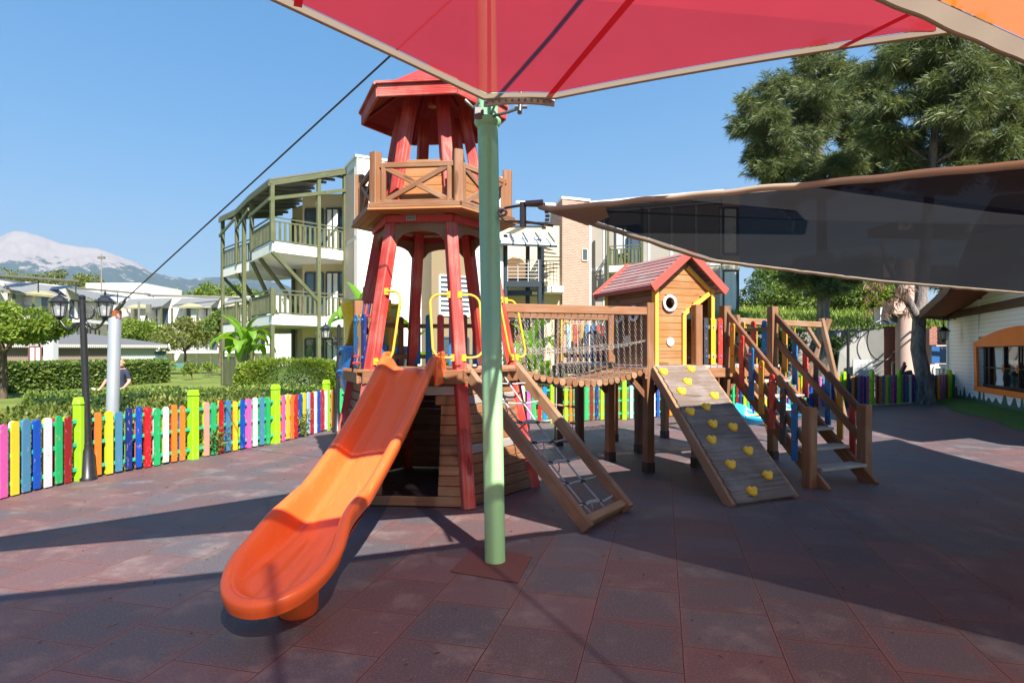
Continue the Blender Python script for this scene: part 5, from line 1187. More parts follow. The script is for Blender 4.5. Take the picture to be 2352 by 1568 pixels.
b = MB(); m = 30; TURF = m_grass("artificial_turf", (.04, .12, .02), (.06, .16, .03), (.14, .16, .05)); rows = []
for i in range(m+1):
    s = -.6+13*i/m; row = []
    for k in range(7):
        o = .0+.16*k; z = .13*math.cos(min(1, k/6)*math.pi/2)+.004; wv = 1.0+.12*math.sin(s*1.7); e = min(1, (s+.6)/.8)**.5; row.append(len(b.V)); b.V.append(hp(s, z*e+.002, .0+o*wv*e))
    rows.append(row)
for i in range(m):
    for k in range(6): b.face((rows[i][k], rows[i+1][k], rows[i+1][k+1], rows[i][k+1]), None, 0, .5)
tag(b.build('turf_strip', TURF, smooth=60), kind='structure')
# ---- left: bungalow
bg_ = thing('bungalow', (-25, 38, 0), 'low bungalow with long grey roof, scalloped eave and painted figure on its end wall', 'house')
ba, bb_ = Vector((-52, 34, 0)), Vector((-24.0, 40.5, 0))
p243 = at(262, 800, 39.0); 
e0, e1_ = at(-260, 797, 31), at(385, 795, 38.5); e0.z = 2.0; e1_.z = 2.0
dir_ = (e1_-e0).normalized(); nb = Vector((-dir_.y, dir_.x, 0))
b = MB(); wl = [e0+nb*.5, e1_+nb*.5-dir_*.5, e1_+nb*8-dir_*.5, e0+nb*8]
kx = .805; sp_ = lerp(e0, e1_, kx)+nb*.5
b.prism([Vector((e0.x, e0.y, -.1))+nb*.5, Vector((sp_.x, sp_.y, -.1)), Vector((sp_.x, sp_.y, 2.1)), Vector((e0.x, e0.y, 2.1))+nb*.5], nb*.3); b.build('brown_wall', SIDB, bg_)
b = MB(); q1 = e1_-dir_*.6+nb*.5; b.prism([Vector((sp_.x, sp_.y, -.1))+dir_*.003, Vector((q1.x, q1.y, -.1)), Vector((q1.x, q1.y, 2.1)), Vector((sp_.x, sp_.y, 2.1))+dir_*.003], nb*.3)
b.prism([Vector((q1.x, q1.y, -.1))+nb*.3, Vector((q1.x, q1.y, -.1))+nb*7, Vector((q1.x, q1.y, 2.1))+nb*7, Vector((q1.x, q1.y, 2.1))+nb*.3], -dir_*.3); b.build('cream_wall', m_wall("pale_green_render", (.48, .50, .42)), bg_)
b = MB(); rdg0, rdg1 = e0+nb*5+V(0, 0, 1.9), e1_+nb*4.6-dir_*11+V(0, 0, 1.75)
b.prism([e0, e1_, rdg1, rdg0], (0, 0, .1)); b.prism([e1_, e1_+nb*8, rdg1], (0, 0, .1)); b.prism([e0+nb*9, rdg0, rdg1, e1_+nb*8], (0, 0, .1)); b.build('roof', m_paint("grey_shingles", (.095, .098, .105), .85, bump=.5, scale=2), bg_)
b = MB(); n_ = 130
for i in range(n_):
    p, q = lerp(e0, e1_, i/n_), lerp(e0, e1_, (i+.92)/n_); c = (p+q)/2; w = (q-p).length/2
    b.prism([p+V(0, 0, .06), q+V(0, 0, .06), q+V(0, 0, -.08), c+dir_*w*.5-V(0, 0, .15), c-dir_*w*.5-V(0, 0, .15), p+V(0, 0, -.08)], -nb*.03, r=.5)
b.build('scalloped_eave', CONC, bg_)
b = MB(); mc = sp_+dir_*2.1-nb*.012; 
def blot(mb, c, rx, rz, m, seed):
    rr = random.Random(seed); pts = [c+dir_*math.cos(a)*rx*rr.uniform(.75, 1.15)+V(0, 0, math.sin(a)*rz*rr.uniform(.75, 1.15)) for a in np.linspace(0, 2*math.pi, 18)[:-1]]; mb.prism(pts, -nb*.006, m)
mz = lambda s, z: Vector((mc.x, mc.y, z))+dir_*s
blot(b, mz(0, 1.0), .45, .45, 0, 1); blot(b, mz(-1.0, .75), .55, .35, 0, 2); blot(b, mz(1.1, .7), .7, .2, 0, 3); blot(b, mz(.05, 1.32), .2, .22, 1, 4); blot(b, mz(.0, 1.55), .38, .16, 0, 5)
b.build('wall_mural', [m_paint("mural_teal", (.06, .16, .14), .8), m_paint("mural_skin", (.40, .34, .26), .8)], bg_)
b = MB(); cp = at(117, 800, 31.5); b.beam((cp.x, cp.y, -.1), (cp.x, cp.y, 2.2), .5, .5, (1, 0, 0)); b.build('porch_column', WGRY, bg_)
window(bg_, at(68, 800, 34.2), at(96, 800, 34.5), .2, 1.9, 2, (.1, .9), frame=m_paint("maroon_frame", (.14, .03, .025), .5), off=.3)
# ---- left: hotel wings with sloping zinc pergolas
ZINC = m_paint("zinc_sheet", (.17, .175, .17), .5, dirt=.3)
def unit(root, A, B, zt, first=False):
    """one bay of a wing; A,B plan ends of facade (left to right), zt roof top"""
    A, B = Vector((A.x, A.y, 0)), Vector((B.x, B.y, 0)); n = outn(A, B); d = (B-A).normalized(); L = (B-A).length
    zf = zt-3.5
    b = MB(); P = lambda s, z, o: A+d*(L*s)+n*o+V(0, 0, z)
    b.prism([P(.0, zt-.15, .02), P(.80, zt-.15, .02), P(.80, zt-1.35, 1.9), P(.0, zt-1.35, 1.9)], (0, 0, .06))
    rf2 = b.build('sloping_roof', ZINC, root)
    b = MB()
    for i in range(7): b.beam(P(i*.8/6, zt-.08, .02), P(i*.8/6, zt-1.28, 1.9), .05, .04, bev=0)
    b.build('roof_seams', m_paint("zinc_seam", (.2, .21, .2), .5) if 'zinc_seam' not in bpy.data.materials else bpy.data.materials['zinc_seam'], rf2)
    b = MB(); 
    for i in range(10):
        s0, s1 = .12+.56*i/10, .12+.56*(i+1)/10; h0, h1 = math.sin(math.pi*i/10)*.45, math.sin(math.pi*(i+1)/10)*.45
        b.prism([P(s0, zt-1.36, 1.95), P(s1, zt-1.36, 1.95), P(s1, zt-1.40+h1, 1.95), P(s0, zt-1.40+h0, 1.95)], n*.04)
    b.beam(P(0, zt-1.42, 1.9), P(.8, zt-1.42, 1.9), .10, .14, bev=0)
    b.build('pergola', m_paint("cream_timber", (.42, .38, .24), .7) if 'cream_timber' not in bpy.data.materials else bpy.data.materials['cream_timber'], root)
    for s in (.0, .28, .52, .8): b = MB(); b.beam(P(s, -.1, 1.85), P(s, zt-1.45, 1.85), .16, .16, tuple(n), bev=0); b.build('post', OLIVE, root)
    for z in (zf, zf-3.0):
        if z > 0: b = MB(); b.prism([P(-.02, z, 0), P(.86, z, 0), P(.86, z, 2.0), P(-.02, z, 2.0)], (0, 0, -.35)); b.build('balcony_slab', WWHT, root)
        if z > -1: railing(root, P(.0, 0, 1.9), P(.8, 0, 1.9), max(z, 0), 1.0, pitch=.28)
        window(root, P(.08, 0, .0), P(.25, 0, .0), max(z, 0)+.05, max(z, 0)+2.1, 2, (.5, .95)); window(root, P(.50, 0, .0), P(.72, 0, .0), max(z, 0)+.05, max(z, 0)+2.1, 2, (.1, .5))
    b = MB(); b.prism([P(.33, zf, .05), P(.47, zf, .05), P(.47, zt-1.5, .05), P(.33, zt-1.5, .05)], n*1.2); b.build('divider_wall', WWHT, root)
for nm_, lab, pts, zt in (('hotel_wing', 'long white hotel wing at the left with grey sloping pergola roofs behind the tree', [(-150, 50), (0, 57), (150, 63), (255, 72)], 8.6),
                          ('hotel_wing', 'distant white hotel wing with grey pergola roofs right of the galvanised pole', [(300, 74), (420, 73), (530, 72), (640, 71)], 8.35)):
    q = [at(px, 800, Y) for px, Y in pts]; root = thing(nm_, (q[0].x, q[0].y, 0), lab, 'building', 'low hotel wings with pergola balconies')
    pl2 = [(p.x, p.y) for p in q]; b = MB(); wallp(b, pl2+[(pl2[-1][0]+.5, pl2[-1][1]+14), (pl2[0][0], pl2[0][1]+14)], -.1, zt); b.build('wall', WWHT, root)
    for A, B in zip(q[:-1], q[1:]): unit(root, A, B, zt)
# white flat box and pipes behind
q0, q1 = at(197, 700, 88), at(331, 700, 88); b = MB(); wallp(b, [(q0.x, 88), (q1.x, 88), (q1.x, 98), (q0.x, 98)], -.1, 1.55+(810-650)/F*88)
tag(b.build('white_annex', WWHT), 'flat white rooftop block behind the left hotel wing', 'building')
for (x0, y0, Y0, x1, y1, Y1, lab) in ((-20, 624, 52, 180, 638, 60, 'silver roof pipe over the nearest solar panels at the left edge'), (160, 652, 62, 345, 668, 70, 'silver roof pipe running beside the white rooftop block'), (340, 670, 70, 660, 678, 72, 'silver roof pipe along the distant hotel wing')):
    b = MB(); b.tube(at(x0, y0+8, Y0), at(x1, y1+8, Y1), .12, n=8); 
    for k in range(4): p = lerp(at(x0, y0+8, Y0), at(x1, y1+8, Y1), (k+.3)/4); b.beam(p, Vector((p.x, p.y, 8.3)), .08, .08, bev=0)
    tag(b.build('roof_pipe', CHAINM), lab, 'pipe')
PVM = m_paint("solar_panel_glass", (.02, .03, .06), .4, spec=.4)
for i, (px, py, Y) in enumerate(((45, 645, 56), (135, 652, 61), (235, 673, 68), (320, 680, 74), (445, 680, 76), (590, 682, 76))):
    c = at(px, py+6, Y); root = thing('solar_panel', Vector((c.x, c.y, c.z-.6)), ['tilted solar panel on the flat roof at the far left edge', 'tilted solar panel on the left roof nearest the lamp', 'tilted solar panel in front of the white rooftop block', 'tilted solar panel just right of the white rooftop block', 'tilted solar panel on the distant wing under the steel cable', 'tilted solar panel on the distant wing beside the timber balconies'][i], 'solar panel', 'solar panels on the hotel roofs')
    b = MB(); b.prism([c+V(-1.6, -.4, -.45), c+V(.7, -.6, -.35), c+V(1.7, .3, .10), c+V(-.6, .5, .05)], (0, 0, .06)); b.build('panel', PVM, root)
    b = MB(); b.beam(c+V(1.6, .2, .35), c+V(1.6, .2, -.8), .08, .08, bev=0); b.beam(c+V(-1.6, 0, -.4), c+V(-1.6, 0, -.9), .08, .08, bev=0); b.build('stand', BLKS, root)
b = MB(); p = at(319, 800, 60); b.tube((p.x, p.y, -.1), (p.x, p.y, 1.55+(810-692)/F*60), .14, .10, n=10); b.box((p.x+1, p.y, 6.0), .4, .3, .8); tag(b.build('grey_mast', CHAINM), 'plain grey mast in front of the distant hotel wing', 'mast')
b = MB(); p = at(233, 800, 80); b.tube((p.x, p.y, 8), (p.x, p.y, 1.55+(810-583)/F*80), .12, .06, n=8); b.box((p.x, p.y, 1.55+(810-592)/F*80), .9, .3, .3); tag(b.build('floodlight_mast', CHAINM), 'tall thin floodlight mast rising against the mountain', 'mast')
# ---- right background: stone wall, whitewashed wall, brick building with pink columns
STONE = NT("rubble_stone"); t = STONE; vo = t.n('TexVoronoi', feature='DISTANCE_TO_EDGE'); t.set(vo.inputs[0], t.pos()); vo.inputs['Scale'].default_value = 3.2; v2 = t.n('TexVoronoi'); t.set(v2.inputs[0], t.pos()); v2.inputs['Scale'].default_value = 3.2
c = t.mix(t.n('SeparateColor').outputs[0], (0, 0, 0), (0, 0, 0)); c = t.mix(t.math('MULTIPLY', t.noise(t.pos(), 5, 4), .9), (.34, .31, .28), (.20, .18, .16)); c = t.mix(t.ramp(vo.outputs[0], [(.02, (1, 1, 1)), (.07, (0, 0, 0))]), c, (.07, .065, .06)); STONE = t.pbr(c, .9, t.bump(vo.outputs[0], .8, .08), spec=.2)
q = [at(1690, 800, 26), at(1990, 800, 24.5), at(2020, 800, 26)]; b = MB()
b.prism([Vector((q[0].x, q[0].y, -.1)), Vector((q[1].x, q[1].y, -.1)), Vector((q[1].x, q[1].y, 2.5)), Vector((q[0].x, q[0].y, 2.3))], (0, .6, 0)); tag(b.build('stone_wall', STONE), 'rubble stone retaining wall below the overgrown slope', 'wall')
q0, q1, q2 = at(1935, 800, 22.6), at(2030, 800, 22.2), at(2090, 800, 24); b = MB()
b.prism([Vector((q0.x-.3, q0.y, -.1)), Vector((q1.x, q1.y, -.1)), Vector((q1.x, q1.y, 2.45)), Vector((q0.x+.75, q0.y, 2.35)), Vector((q0.x-.1, q0.y, 1.6))], (.15, .5, 0)); ww = tag(b.build('whitewashed_wall', m_paint("whitewash", (.28, .27, .25), .85, dirt=.5, scale=1.5)), 'dirty whitewashed wall with a looped black cable beside the far lamp', 'wall')
b = MB(); c = at(1990, 800, 22.3); b.prism([Vector((c.x-.55, c.y-.05, .2)), Vector((c.x+.15, c.y-.08, .2)), Vector((c.x+.15, c.y-.08, 1.3)), Vector((c.x-.55, c.y-.05, 1.3))], (0, -.05, 0)); b.build('notice_board', m_paint("peeling_board", (.42, .42, .42), .8, dirt=.9, scale=14), ww)
b = MB(); b.path([Vector((c.x+.5+.55*math.cos(a), c.y-.12, 2.0+.75*math.sin(a))) for a in np.linspace(R(60), R(330), 16)], .022, 6); b.build('cable', BLK, ww)
gb = thing('games_building', at(2110, 900, 24), 'building with pink round columns, red brick panel and shop sign behind the pine trunk', 'building')
g0, g1 = at(2025, 800, 22.9), at(2200, 800, 23.6); b = MB(); b.prism([Vector((g0.x, g0.y, -.1)), Vector((g1.x, g1.y, -.1)), Vector((g1.x, g1.y, 2.5)), Vector((g0.x, g0.y, 2.5))], (0, .5, 0)); b.build('wall', PINKR, gb)
b = MB(); h0, h1 = at(2028, 800, 22.6), at(2070, 800, 22.7); b.quad((h0.x, h0.y, -.05), (h1.x, h1.y, -.05), (h1.x, h1.y, 2.55), (h0.x, h0.y, 2.55)); b.quad((h1.x, h1.y, -.05), (h1.x, h1.y+.4, -.05), (h1.x, h1.y+.4, 2.55), (h1.x, h1.y, 2.55)); b.build('brick_panel', BRICKR, gb)
window(gb, at(2048, 800, 22.55), at(2066, 800, 22.6), .45, 1.2, 1, False, frame=WTAN)
for px, Y, r in ((2078, 22.2, .30), (2098, 22.6, .22)): p = at(px, 800, Y); b = MB(); b.tube((p.x, p.y, -.1), (p.x, p.y, 5.0), r, n=24); b.build('column', PINKR, gb, smooth=40)
b = MB(); p0, p1 = at(2040, 745, 22.0), at(2120, 735, 22.6); b.beam((p0.x, p0.y, 3.2), (p1.x+.6, p1.y, 3.2), .5, .45, bev=0); b.beam((p0.x-.1, p0.y+.6, 4.6), (p1.x+3, p1.y+.6, 4.6), .8, .5, bev=0); b.beam((p0.x+.4, p0.y+1, 6.3), (p1.x+3.6, p1.y+1, 6.3), 1.6, .35, bev=0); b.build('balcony_beam', PINKR, gb)
b = MB(); p0, p1 = at(2135, 800, 22.8), at(2186, 800, 22.9); 
b.quad((p0.x, p0.y, 1.85), (p1.x, p1.y, 1.85), (p1.x, p1.y, 2.55), (p0.x, p0.y, 2.55)); b.build('upper_brick', BRICKR, gb)
sg = MB(); sg.prism([Vector((p0.x+.02, p0.y-.04, 1.15)), Vector((p1.x-.05, p1.y-.04, 1.15)), Vector((p1.x-.05, p1.y-.04, 1.80)), Vector((p0.x+.02, p0.y-.04, 1.80))], (0, -.05, 0)); so = sg.build('shop_sign', m_paint("sign_blue", (.02, .08, .22), .4, dirt=.3), gb)
def text3d(s, loc, size, mat, parent, rz=0.0, name='lettering'):
    cu = bpy.data.curves.new('txt', 'FONT'); cu.body = s; cu.size = size; cu.extrude = .006; cu.align_x = 'CENTER'; cu.align_y = 'CENTER'; tmp = bpy.data.objects.new('txt', cu); COL.objects.link(tmp)
    dg = bpy.context.evaluated_depsgraph_get(); me = bpy.data.meshes.new_from_object(tmp.evaluated_get(dg)); bpy.data.objects.remove(tmp)
    off = Vector((0, 0, 0)); p = parent
    while p is not None: off += p.location; p = p.parent
    me.materials.clear(); me.materials.append(mat); M = Matrix.Translation(Vector(loc)-off) @ Matrix.Rotation(rz, 4, 'Z') @ Matrix.Rotation(R(90), 4, 'X'); me.transform(M)
    o = bpy.data.objects.new(name, me); COL.objects.link(o); o.parent = parent; return o
text3d('T\u2022TI BO', (lerp(p0, p1, .70).x, p0.y-.10, 1.70), .16, WHITE, so)
b = MB(); b.prism([Vector((p0.x, p0.y-.02, 0)), Vector((p1.x+.3, p1.y-.02, 0)), Vector((p1.x+.3, p1.y-.02, 1.12)), Vector((p0.x, p0.y-.02, 1.12))], (0, -.03, 0)); b.build('shop_front', m_wall("shop_white", (.55, .52, .48)), gb)
window(gb, Vector((p0.x+.1, p0.y-.06, 0)), Vector((p1.x-.22, p1.y-.06, 0)), .28, 1.0, 2, False, frame=WGRY); text3d('T\u2022TI BO', (lerp(p0, p1, .5).x, p0.y-.10, .16), .11, REDPL, gb)
b = MB(); c = at(2045, 760, 22.4); b.box((c.x, c.y, 2.55+.38), 1.0, .4, .62); acu = tag(b.build('air_conditioner', WGRY), 'grey air conditioning unit on top of the brick panel beside the pink column', 'air conditioner')
b = MB(); b.lathe((c.x+.1, c.y-.2, 2.93), [(.26, 0), (.26, .02), (.001, .03)], 20, 0, (0, -1, 0)); b.build('fan_grille', BLKS, acu)
# hanging wall lantern at the house corner
hl = thing('wall_lantern', hp(-.1, 1.9, .75), 'black lantern hanging under the curved eave at the white house corner', 'lantern')
lc = at(2167, 784, 18.6); b = MB(); b.tube(lc+V(0, 0, .34), lc+V(0, 0, .75), .012, n=6); b.path([lc+V(0, 0, .72), lc+V(.2, .0, .78), lc+V(.45, .1, .70)], .018, 6); b.build('arm', BLK, hl); lantern(hl, lc+V(0, 0, -.02), 1.6)
# black bird-beak toy behind the fence
c = at(2075, 862, 19.5); rt_ = thing('spring_rider', (c.x, c.y, 0), 'black and white toy rider with a red knob peeping over the far right fence', 'toy')
b = MB(); b.beam((c.x-.25, c.y, .55), (c.x+.05, c.y, 1.15), .12, .10); b.beam((c.x-.2, c.y, .78), (c.x+.25, c.y, .92), .14, .14); b.beam((c.x-.2, c.y, 0), (c.x-.2, c.y, .7), .1, .1); b.build('body', BLK, rt_)
b = MB(); b.lathe((c.x+.03, c.y, 1.20), [(.001, -.06), (.05, -.03), (.05, .03), (.001, .06)], 12); b.build('knob', REDPL, rt_, smooth=60)
# ------------------------------------------------------------------ vegetation
def m_leaf(name, c1, c2, c3, tw=.35, rough=.5, sc=.9):
    t = NT(name); r = t.rnd(); n = t.noise(t.pos(), sc, 3)
    c = t.ramp(t.math('ADD', t.math('MULTIPLY', r, .75), t.math('MULTIPLY', n, .35)), [(.25, c1), (.6, c2), (.95, c3)])
    p = t.n('BsdfPrincipled'); t.set(p.inputs['Base Color'], c); p.inputs['Roughness'].default_value = rough; p.inputs['Specular IOR Level'].default_value = .35
    tr_ = t.n('BsdfTranslucent'); t.set(tr_.inputs[0], hsv(t, c, .48, 1.1, 1.3)); m_ = t.n('MixShader'); m_.inputs[0].default_value = tw
    t.t.links.new(p.outputs[0], m_.inputs[1]); t.t.links.new(tr_.outputs[0], m_.inputs[2]); t.t.links.new(m_.outputs[0], t.out.inputs[0]); return t.m
LF_BR = m_leaf("bright_leaves", (.07, .13, .014), (.16, .24, .025), (.30, .34, .06)); LF_HG = m_leaf("hedge_leaves", (.05, .10, .015), (.12, .19, .028), (.26, .30, .07))
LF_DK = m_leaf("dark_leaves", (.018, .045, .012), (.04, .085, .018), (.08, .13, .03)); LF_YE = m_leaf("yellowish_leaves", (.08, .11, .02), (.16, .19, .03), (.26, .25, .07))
LF_NE = m_leaf("pine_needles", (.045, .07, .022), (.10, .135, .040), (.22, .245, .09), .38); LF_BN = m_leaf("banana_leaf", (.08, .20, .015), (.15, .32, .03), (.24, .40, .06), .5); LF_DRY = m_leaf("dry_needles", (.12, .07, .04), (.20, .12, .07), (.30, .19, .11))
def m_bark(name, c1, c2):
    t = NT(name); p = t.pos(); n = t.noise(t.map(p, (9, 9, 2.0)), 1, 6, .7); n2 = t.noise(t.map(p, (30, 30, 5)), 1, 4)
    return t.pbr(t.mix(t.ramp(n, [(.35, (0, 0, 0)), (.65, (1, 1, 1))]), c1, c2), .9, t.bump(t.math('ADD', n, t.math('MULTIPLY', n2, .5)), 1.0, .05), spec=.15)
BARK = m_bark("grey_bark", (.07, .06, .055), (.26, .23, .21)); BARKB = m_bark("brown_bark", (.06, .04, .03), (.18, .13, .09))
def rs(seed): return np.random.RandomState(seed)
def unitv(r, n): v = r.normal(size=(n, 3)); return v/np.linalg.norm(v, axis=1, keepdims=True)
def leaves(name, C, size, mat, parent=None, seed=0, aspect=.45, outw=None, flat=0.0, droop=0.0, jit=.35, label=None):
    r = rs(seed); n = len(C); a = unitv(r, n)
    if outw is not None: a = a*.8+outw*.9
    a[:, 2] -= droop; a /= np.linalg.norm(a, axis=1, keepdims=True)
    b_ = np.cross(a, unitv(r, n)+np.array([0, 0, flat*3])); b_ /= (np.linalg.norm(b_, axis=1, keepdims=True)+1e-9); nr = np.cross(a, b_)
    s = size*(1+jit*(r.rand(n, 1)*2-1)); w = s*aspect
    v0 = C; v1 = C+a*s*.5+b_*w*.5+nr*s*.08; v2 = C+a*s; v3 = C+a*s*.5-b_*w*.5+nr*s*.08
    vv = np.stack([v0, v1, v2, v3], 1).reshape(-1, 3); ff = np.arange(n*4).reshape(n, 4)
    return npmesh(name, vv, ff, mat, parent, rnd=r.rand(n))
def crown_pts(n, c, rad, seed, lobes=14, lobr=.42, fill=.25):
    r = rs(seed); c = np.array(c); rad = np.array(rad); L = unitv(r, lobes)*(.35+.55*r.rand(lobes, 1)**.5); L[:, 2] = np.abs(L[:, 2])*1.2-.25
    k = r.randint(0, lobes, n); d = unitv(r, n); rr = lobr*(.55+.6*r.rand(lobes))[k][:, None]*(fill+(1-fill)*r.rand(n, 1)**.35)
    P = L[k]+d*rr; return c+P*rad, d, (c+L*rad)
def limbs(mb, base, pts, r0, seed, m=0, n=7):
    rr = random.Random(seed); base = Vector(base)
    for p in pts:
        p = Vector(p); mid = lerp(base, p, .5)+V(rr.uniform(-.1, .1), rr.uniform(-.1, .1), .12)*(p-base).length*.5
        mb.path([base, lerp(base, mid, .55), mid, lerp(mid, p, .6), p], [r0, r0*.75, r0*.5, r0*.3, r0*.1], n, m)
def tree(name, label, base, h, rad, cz, mat, n=4000, size=.16, seed=1, trunk=.12, group=None, lobes=14, lobr=.42, bark=BARKB, aspect=.45, droop=0., lean=0):
    base = Vector(base); root = thing(name, base, label, 'tree', group); P, d, L = crown_pts(n, (base.x+lean, base.y, base.z+cz), rad, seed, lobes, lobr)
    b = MB(); t0 = base+V(lean*.4, 0, max(.3, cz-rad[2]*.7)); b.path([base-V(0, 0, .1), lerp(base, t0, .5)+V(.03, 0, 0), t0], [trunk*1.25, trunk, trunk*.85], 10)
    limbs(b, t0, L[:10], trunk*.6, seed); b.build('trunk', bark, root, smooth=60); leaves('crown', P, size, mat, root, seed+50, aspect, d, droop=droop); return root
def needle_crown(name, root, P, out, mat, blades=12, ln=.42, w=.022, seed=0, droop=.5):
    r = rs(seed); n = len(P); a = np.repeat(out, blades, 0)*.75+unitv(r, n*blades)*.75; a[:, 2] -= droop*r.rand(n*blades); a /= np.linalg.norm(a, axis=1, keepdims=True)
    b_ = np.cross(a, unitv(r, n*blades)); b_ /= np.linalg.norm(b_, axis=1, keepdims=True); C = np.repeat(P, blades, 0); s = ln*(.6+.8*r.rand(n*blades, 1))
    tip = C+a*s; tip[:, 2] -= s[:, 0]*.25*r.rand(n*blades)
    vv = np.stack([C-b_*w*.4, C+b_*w*.4, C+a*s*.55+b_*w*.5, tip], 1).reshape(-1, 3); rn = np.repeat(r.rand(n), blades)*.7+.3*r.rand(n*blades)
    return npmesh(name, vv, np.arange(n*blades*4).reshape(-1, 4), mat, root, rnd=rn)
def pine(label, base, segs, rad0, clusters, seed, group='tall casuarina pines on the right', per=46, name='pine_tree', ln=.27, dry=None):
    """segs: trunk polyline; clusters: list of (x,y,z,r) foliage clouds"""
    root = thing(name, base, label, 'tree', group); b = MB(); n = len(segs); rads = [rad0*(1.35 if i == 0 else 1-.75*i/n) for i in range(n)]; b.path(segs, rads, 16)
    rr = random.Random(seed); sg = [Vector(s) for s in segs]
    Pts, Out = [], []; r = rs(seed)
    for (x, y, z, cr) in clusters:
        c = Vector((x, y, z)); near = min(sg, key=lambda q: (q-c).length+(2.5*max(0, q.z-c.z)))
        mid = lerp(near, c, .5)+V(0, 0, .18*(c-near).length); b.path([near, lerp(near, mid, .5), mid, lerp(mid, c, .6), c], [rad0*.28, rad0*.22, rad0*.15, rad0*.1, .02], 6)
        k = int(per*cr*cr*1.1); d = unitv(r, k); L2 = unitv(r, 9)*np.array([1, 1, .6])*cr*.75
        for q in L2: b.path([c, c+Vector(q)*.5+V(0, 0, .06), c+Vector(q)*1.15], [.035, .02, .006], 4)
        kk = r.randint(0, 9, k); P = np.array(c)+L2[kk]*(.3+.95*r.rand(k, 1))+d*cr*.36*r.rand(k, 1)**.5*np.array([1, 1, .7]); Pts.append(P); Out.append(L2[kk]/cr*.8+d*.5)
    b.build('trunk', BARK, root, smooth=60); P = np.concatenate(Pts); O = np.concatenate(Out); needle_crown('crown', root, P, O, LF_NE, 15, ln, .0095, seed)
    return root
def hedge(label, poly, z0, z1, seed, dens=900, size=.07, mat=LF_HG, name='hedge', bulge=.04):
    """hedge along a thick polyline strip given as 4+ plan points (closed)"""
    root = thing(name, (poly[0][0], poly[0][1], z0), label, 'hedge'); b = MB(); ins = []
    c = sum((Vector((*p, 0)) for p in poly), Vector())/len(poly)
    for p in poly: v = Vector((*p, 0))-c; ins.append(c+v*(1-.10/max(.4, v.length))) 
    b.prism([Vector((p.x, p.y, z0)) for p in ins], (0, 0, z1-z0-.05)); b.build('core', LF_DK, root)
    r = rs(seed); Ps, Os = [], []; m = len(poly)
    for i in range(m):
        a, e = np.array(poly[i]), np.array(poly[(i+1) % m]); L = np.linalg.norm(e-a); k = int(L*(z1-z0)*dens); t_ = r.rand(k, 1); q = a+(e-a)*t_; nrm = np.array([(e-a)[1], -(e-a)[0]])/L
        if np.dot(nrm, (a+e)/2-np.array([c.x, c.y])) < 0: nrm = -nrm
        o = (r.rand(k, 1)-.65)*.10+bulge*np.sin(q[:, :1]*3.1+q[:, 1:]*2.3); z = z0+(z1-z0)*r.rand(k, 1); Ps.append(np.hstack([q+nrm*o, z])); Os.append(np.tile([nrm[0], nrm[1], .35], (k, 1)))
    lo, hi = np.min(poly, 0), np.max(poly, 0); A = (hi-lo).prod(); k = int(A*dens*.9); q = lo+(hi-lo)*r.rand(k, 2)
    ins_ = np.zeros(k, bool); j = m-1
    for i in range(m):
        xi, yi = poly[i]; xj, yj = poly[j]; cnd = ((yi > q[:, 1]) != (yj > q[:, 1])) & (q[:, 0] < (xj-xi)*(q[:, 1]-yi)/(yj-yi+1e-12)+xi); ins_ ^= cnd; j = i
    q = q[ins_]; Ps.append(np.hstack([q, z1-.05+.09*r.rand(len(q), 1)+.03*np.sin(q[:, :1]*2.7)])); Os.append(np.tile([0, 0, 1.], (len(q), 1)))
    leaves('foliage', np.concatenate(Ps), size, mat, root, seed, .55, np.concatenate(Os)); return root
def L2D(px, Y): p = at(px, 800, Y); return (p.x, p.y)
hedge('long clipped hedge across the lawn behind the man', [L2D(-120, 22.0), L2D(0, 23.8), L2D(388, 33), L2D(372, 35), L2D(-10, 26)], -.1, 1.06, 3, 330, .13)
# rounded hedge
def blob_hedge(label, c, rad, seed, n=9000, size=.075, mat=LF_HG, name='round_hedge'):
    root = thing(name, c, label, 'hedge'); r = rs(seed); d = unitv(r, n); d[:, 2] = np.abs(d[:, 2]); e = np.sign(d)*np.abs(d)**.6; e /= np.max(np.abs(e), axis=1, keepdims=True)**.55
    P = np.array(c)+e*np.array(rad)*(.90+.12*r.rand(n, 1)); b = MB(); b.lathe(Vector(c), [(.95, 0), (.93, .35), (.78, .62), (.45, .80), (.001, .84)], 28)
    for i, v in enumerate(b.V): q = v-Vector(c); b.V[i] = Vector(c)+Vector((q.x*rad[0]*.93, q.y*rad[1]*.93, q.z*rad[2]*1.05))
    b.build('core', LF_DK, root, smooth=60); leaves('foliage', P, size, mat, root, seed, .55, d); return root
c = at(672, 900, 19.5); blob_hedge('large rounded clipped hedge below the timber balconies', (c.x, c.y, -.1), (1.55, 1.1, 1.42), 5, 16000, .085, LF_BR)
c = at(1225, 900, 18); blob_hedge('low rounded bush on the lawn behind the rope bridge', (c.x, c.y, -.1), (1.0, .8, 1.1), 6, 6000, .09, LF_BR, 'round_bush')
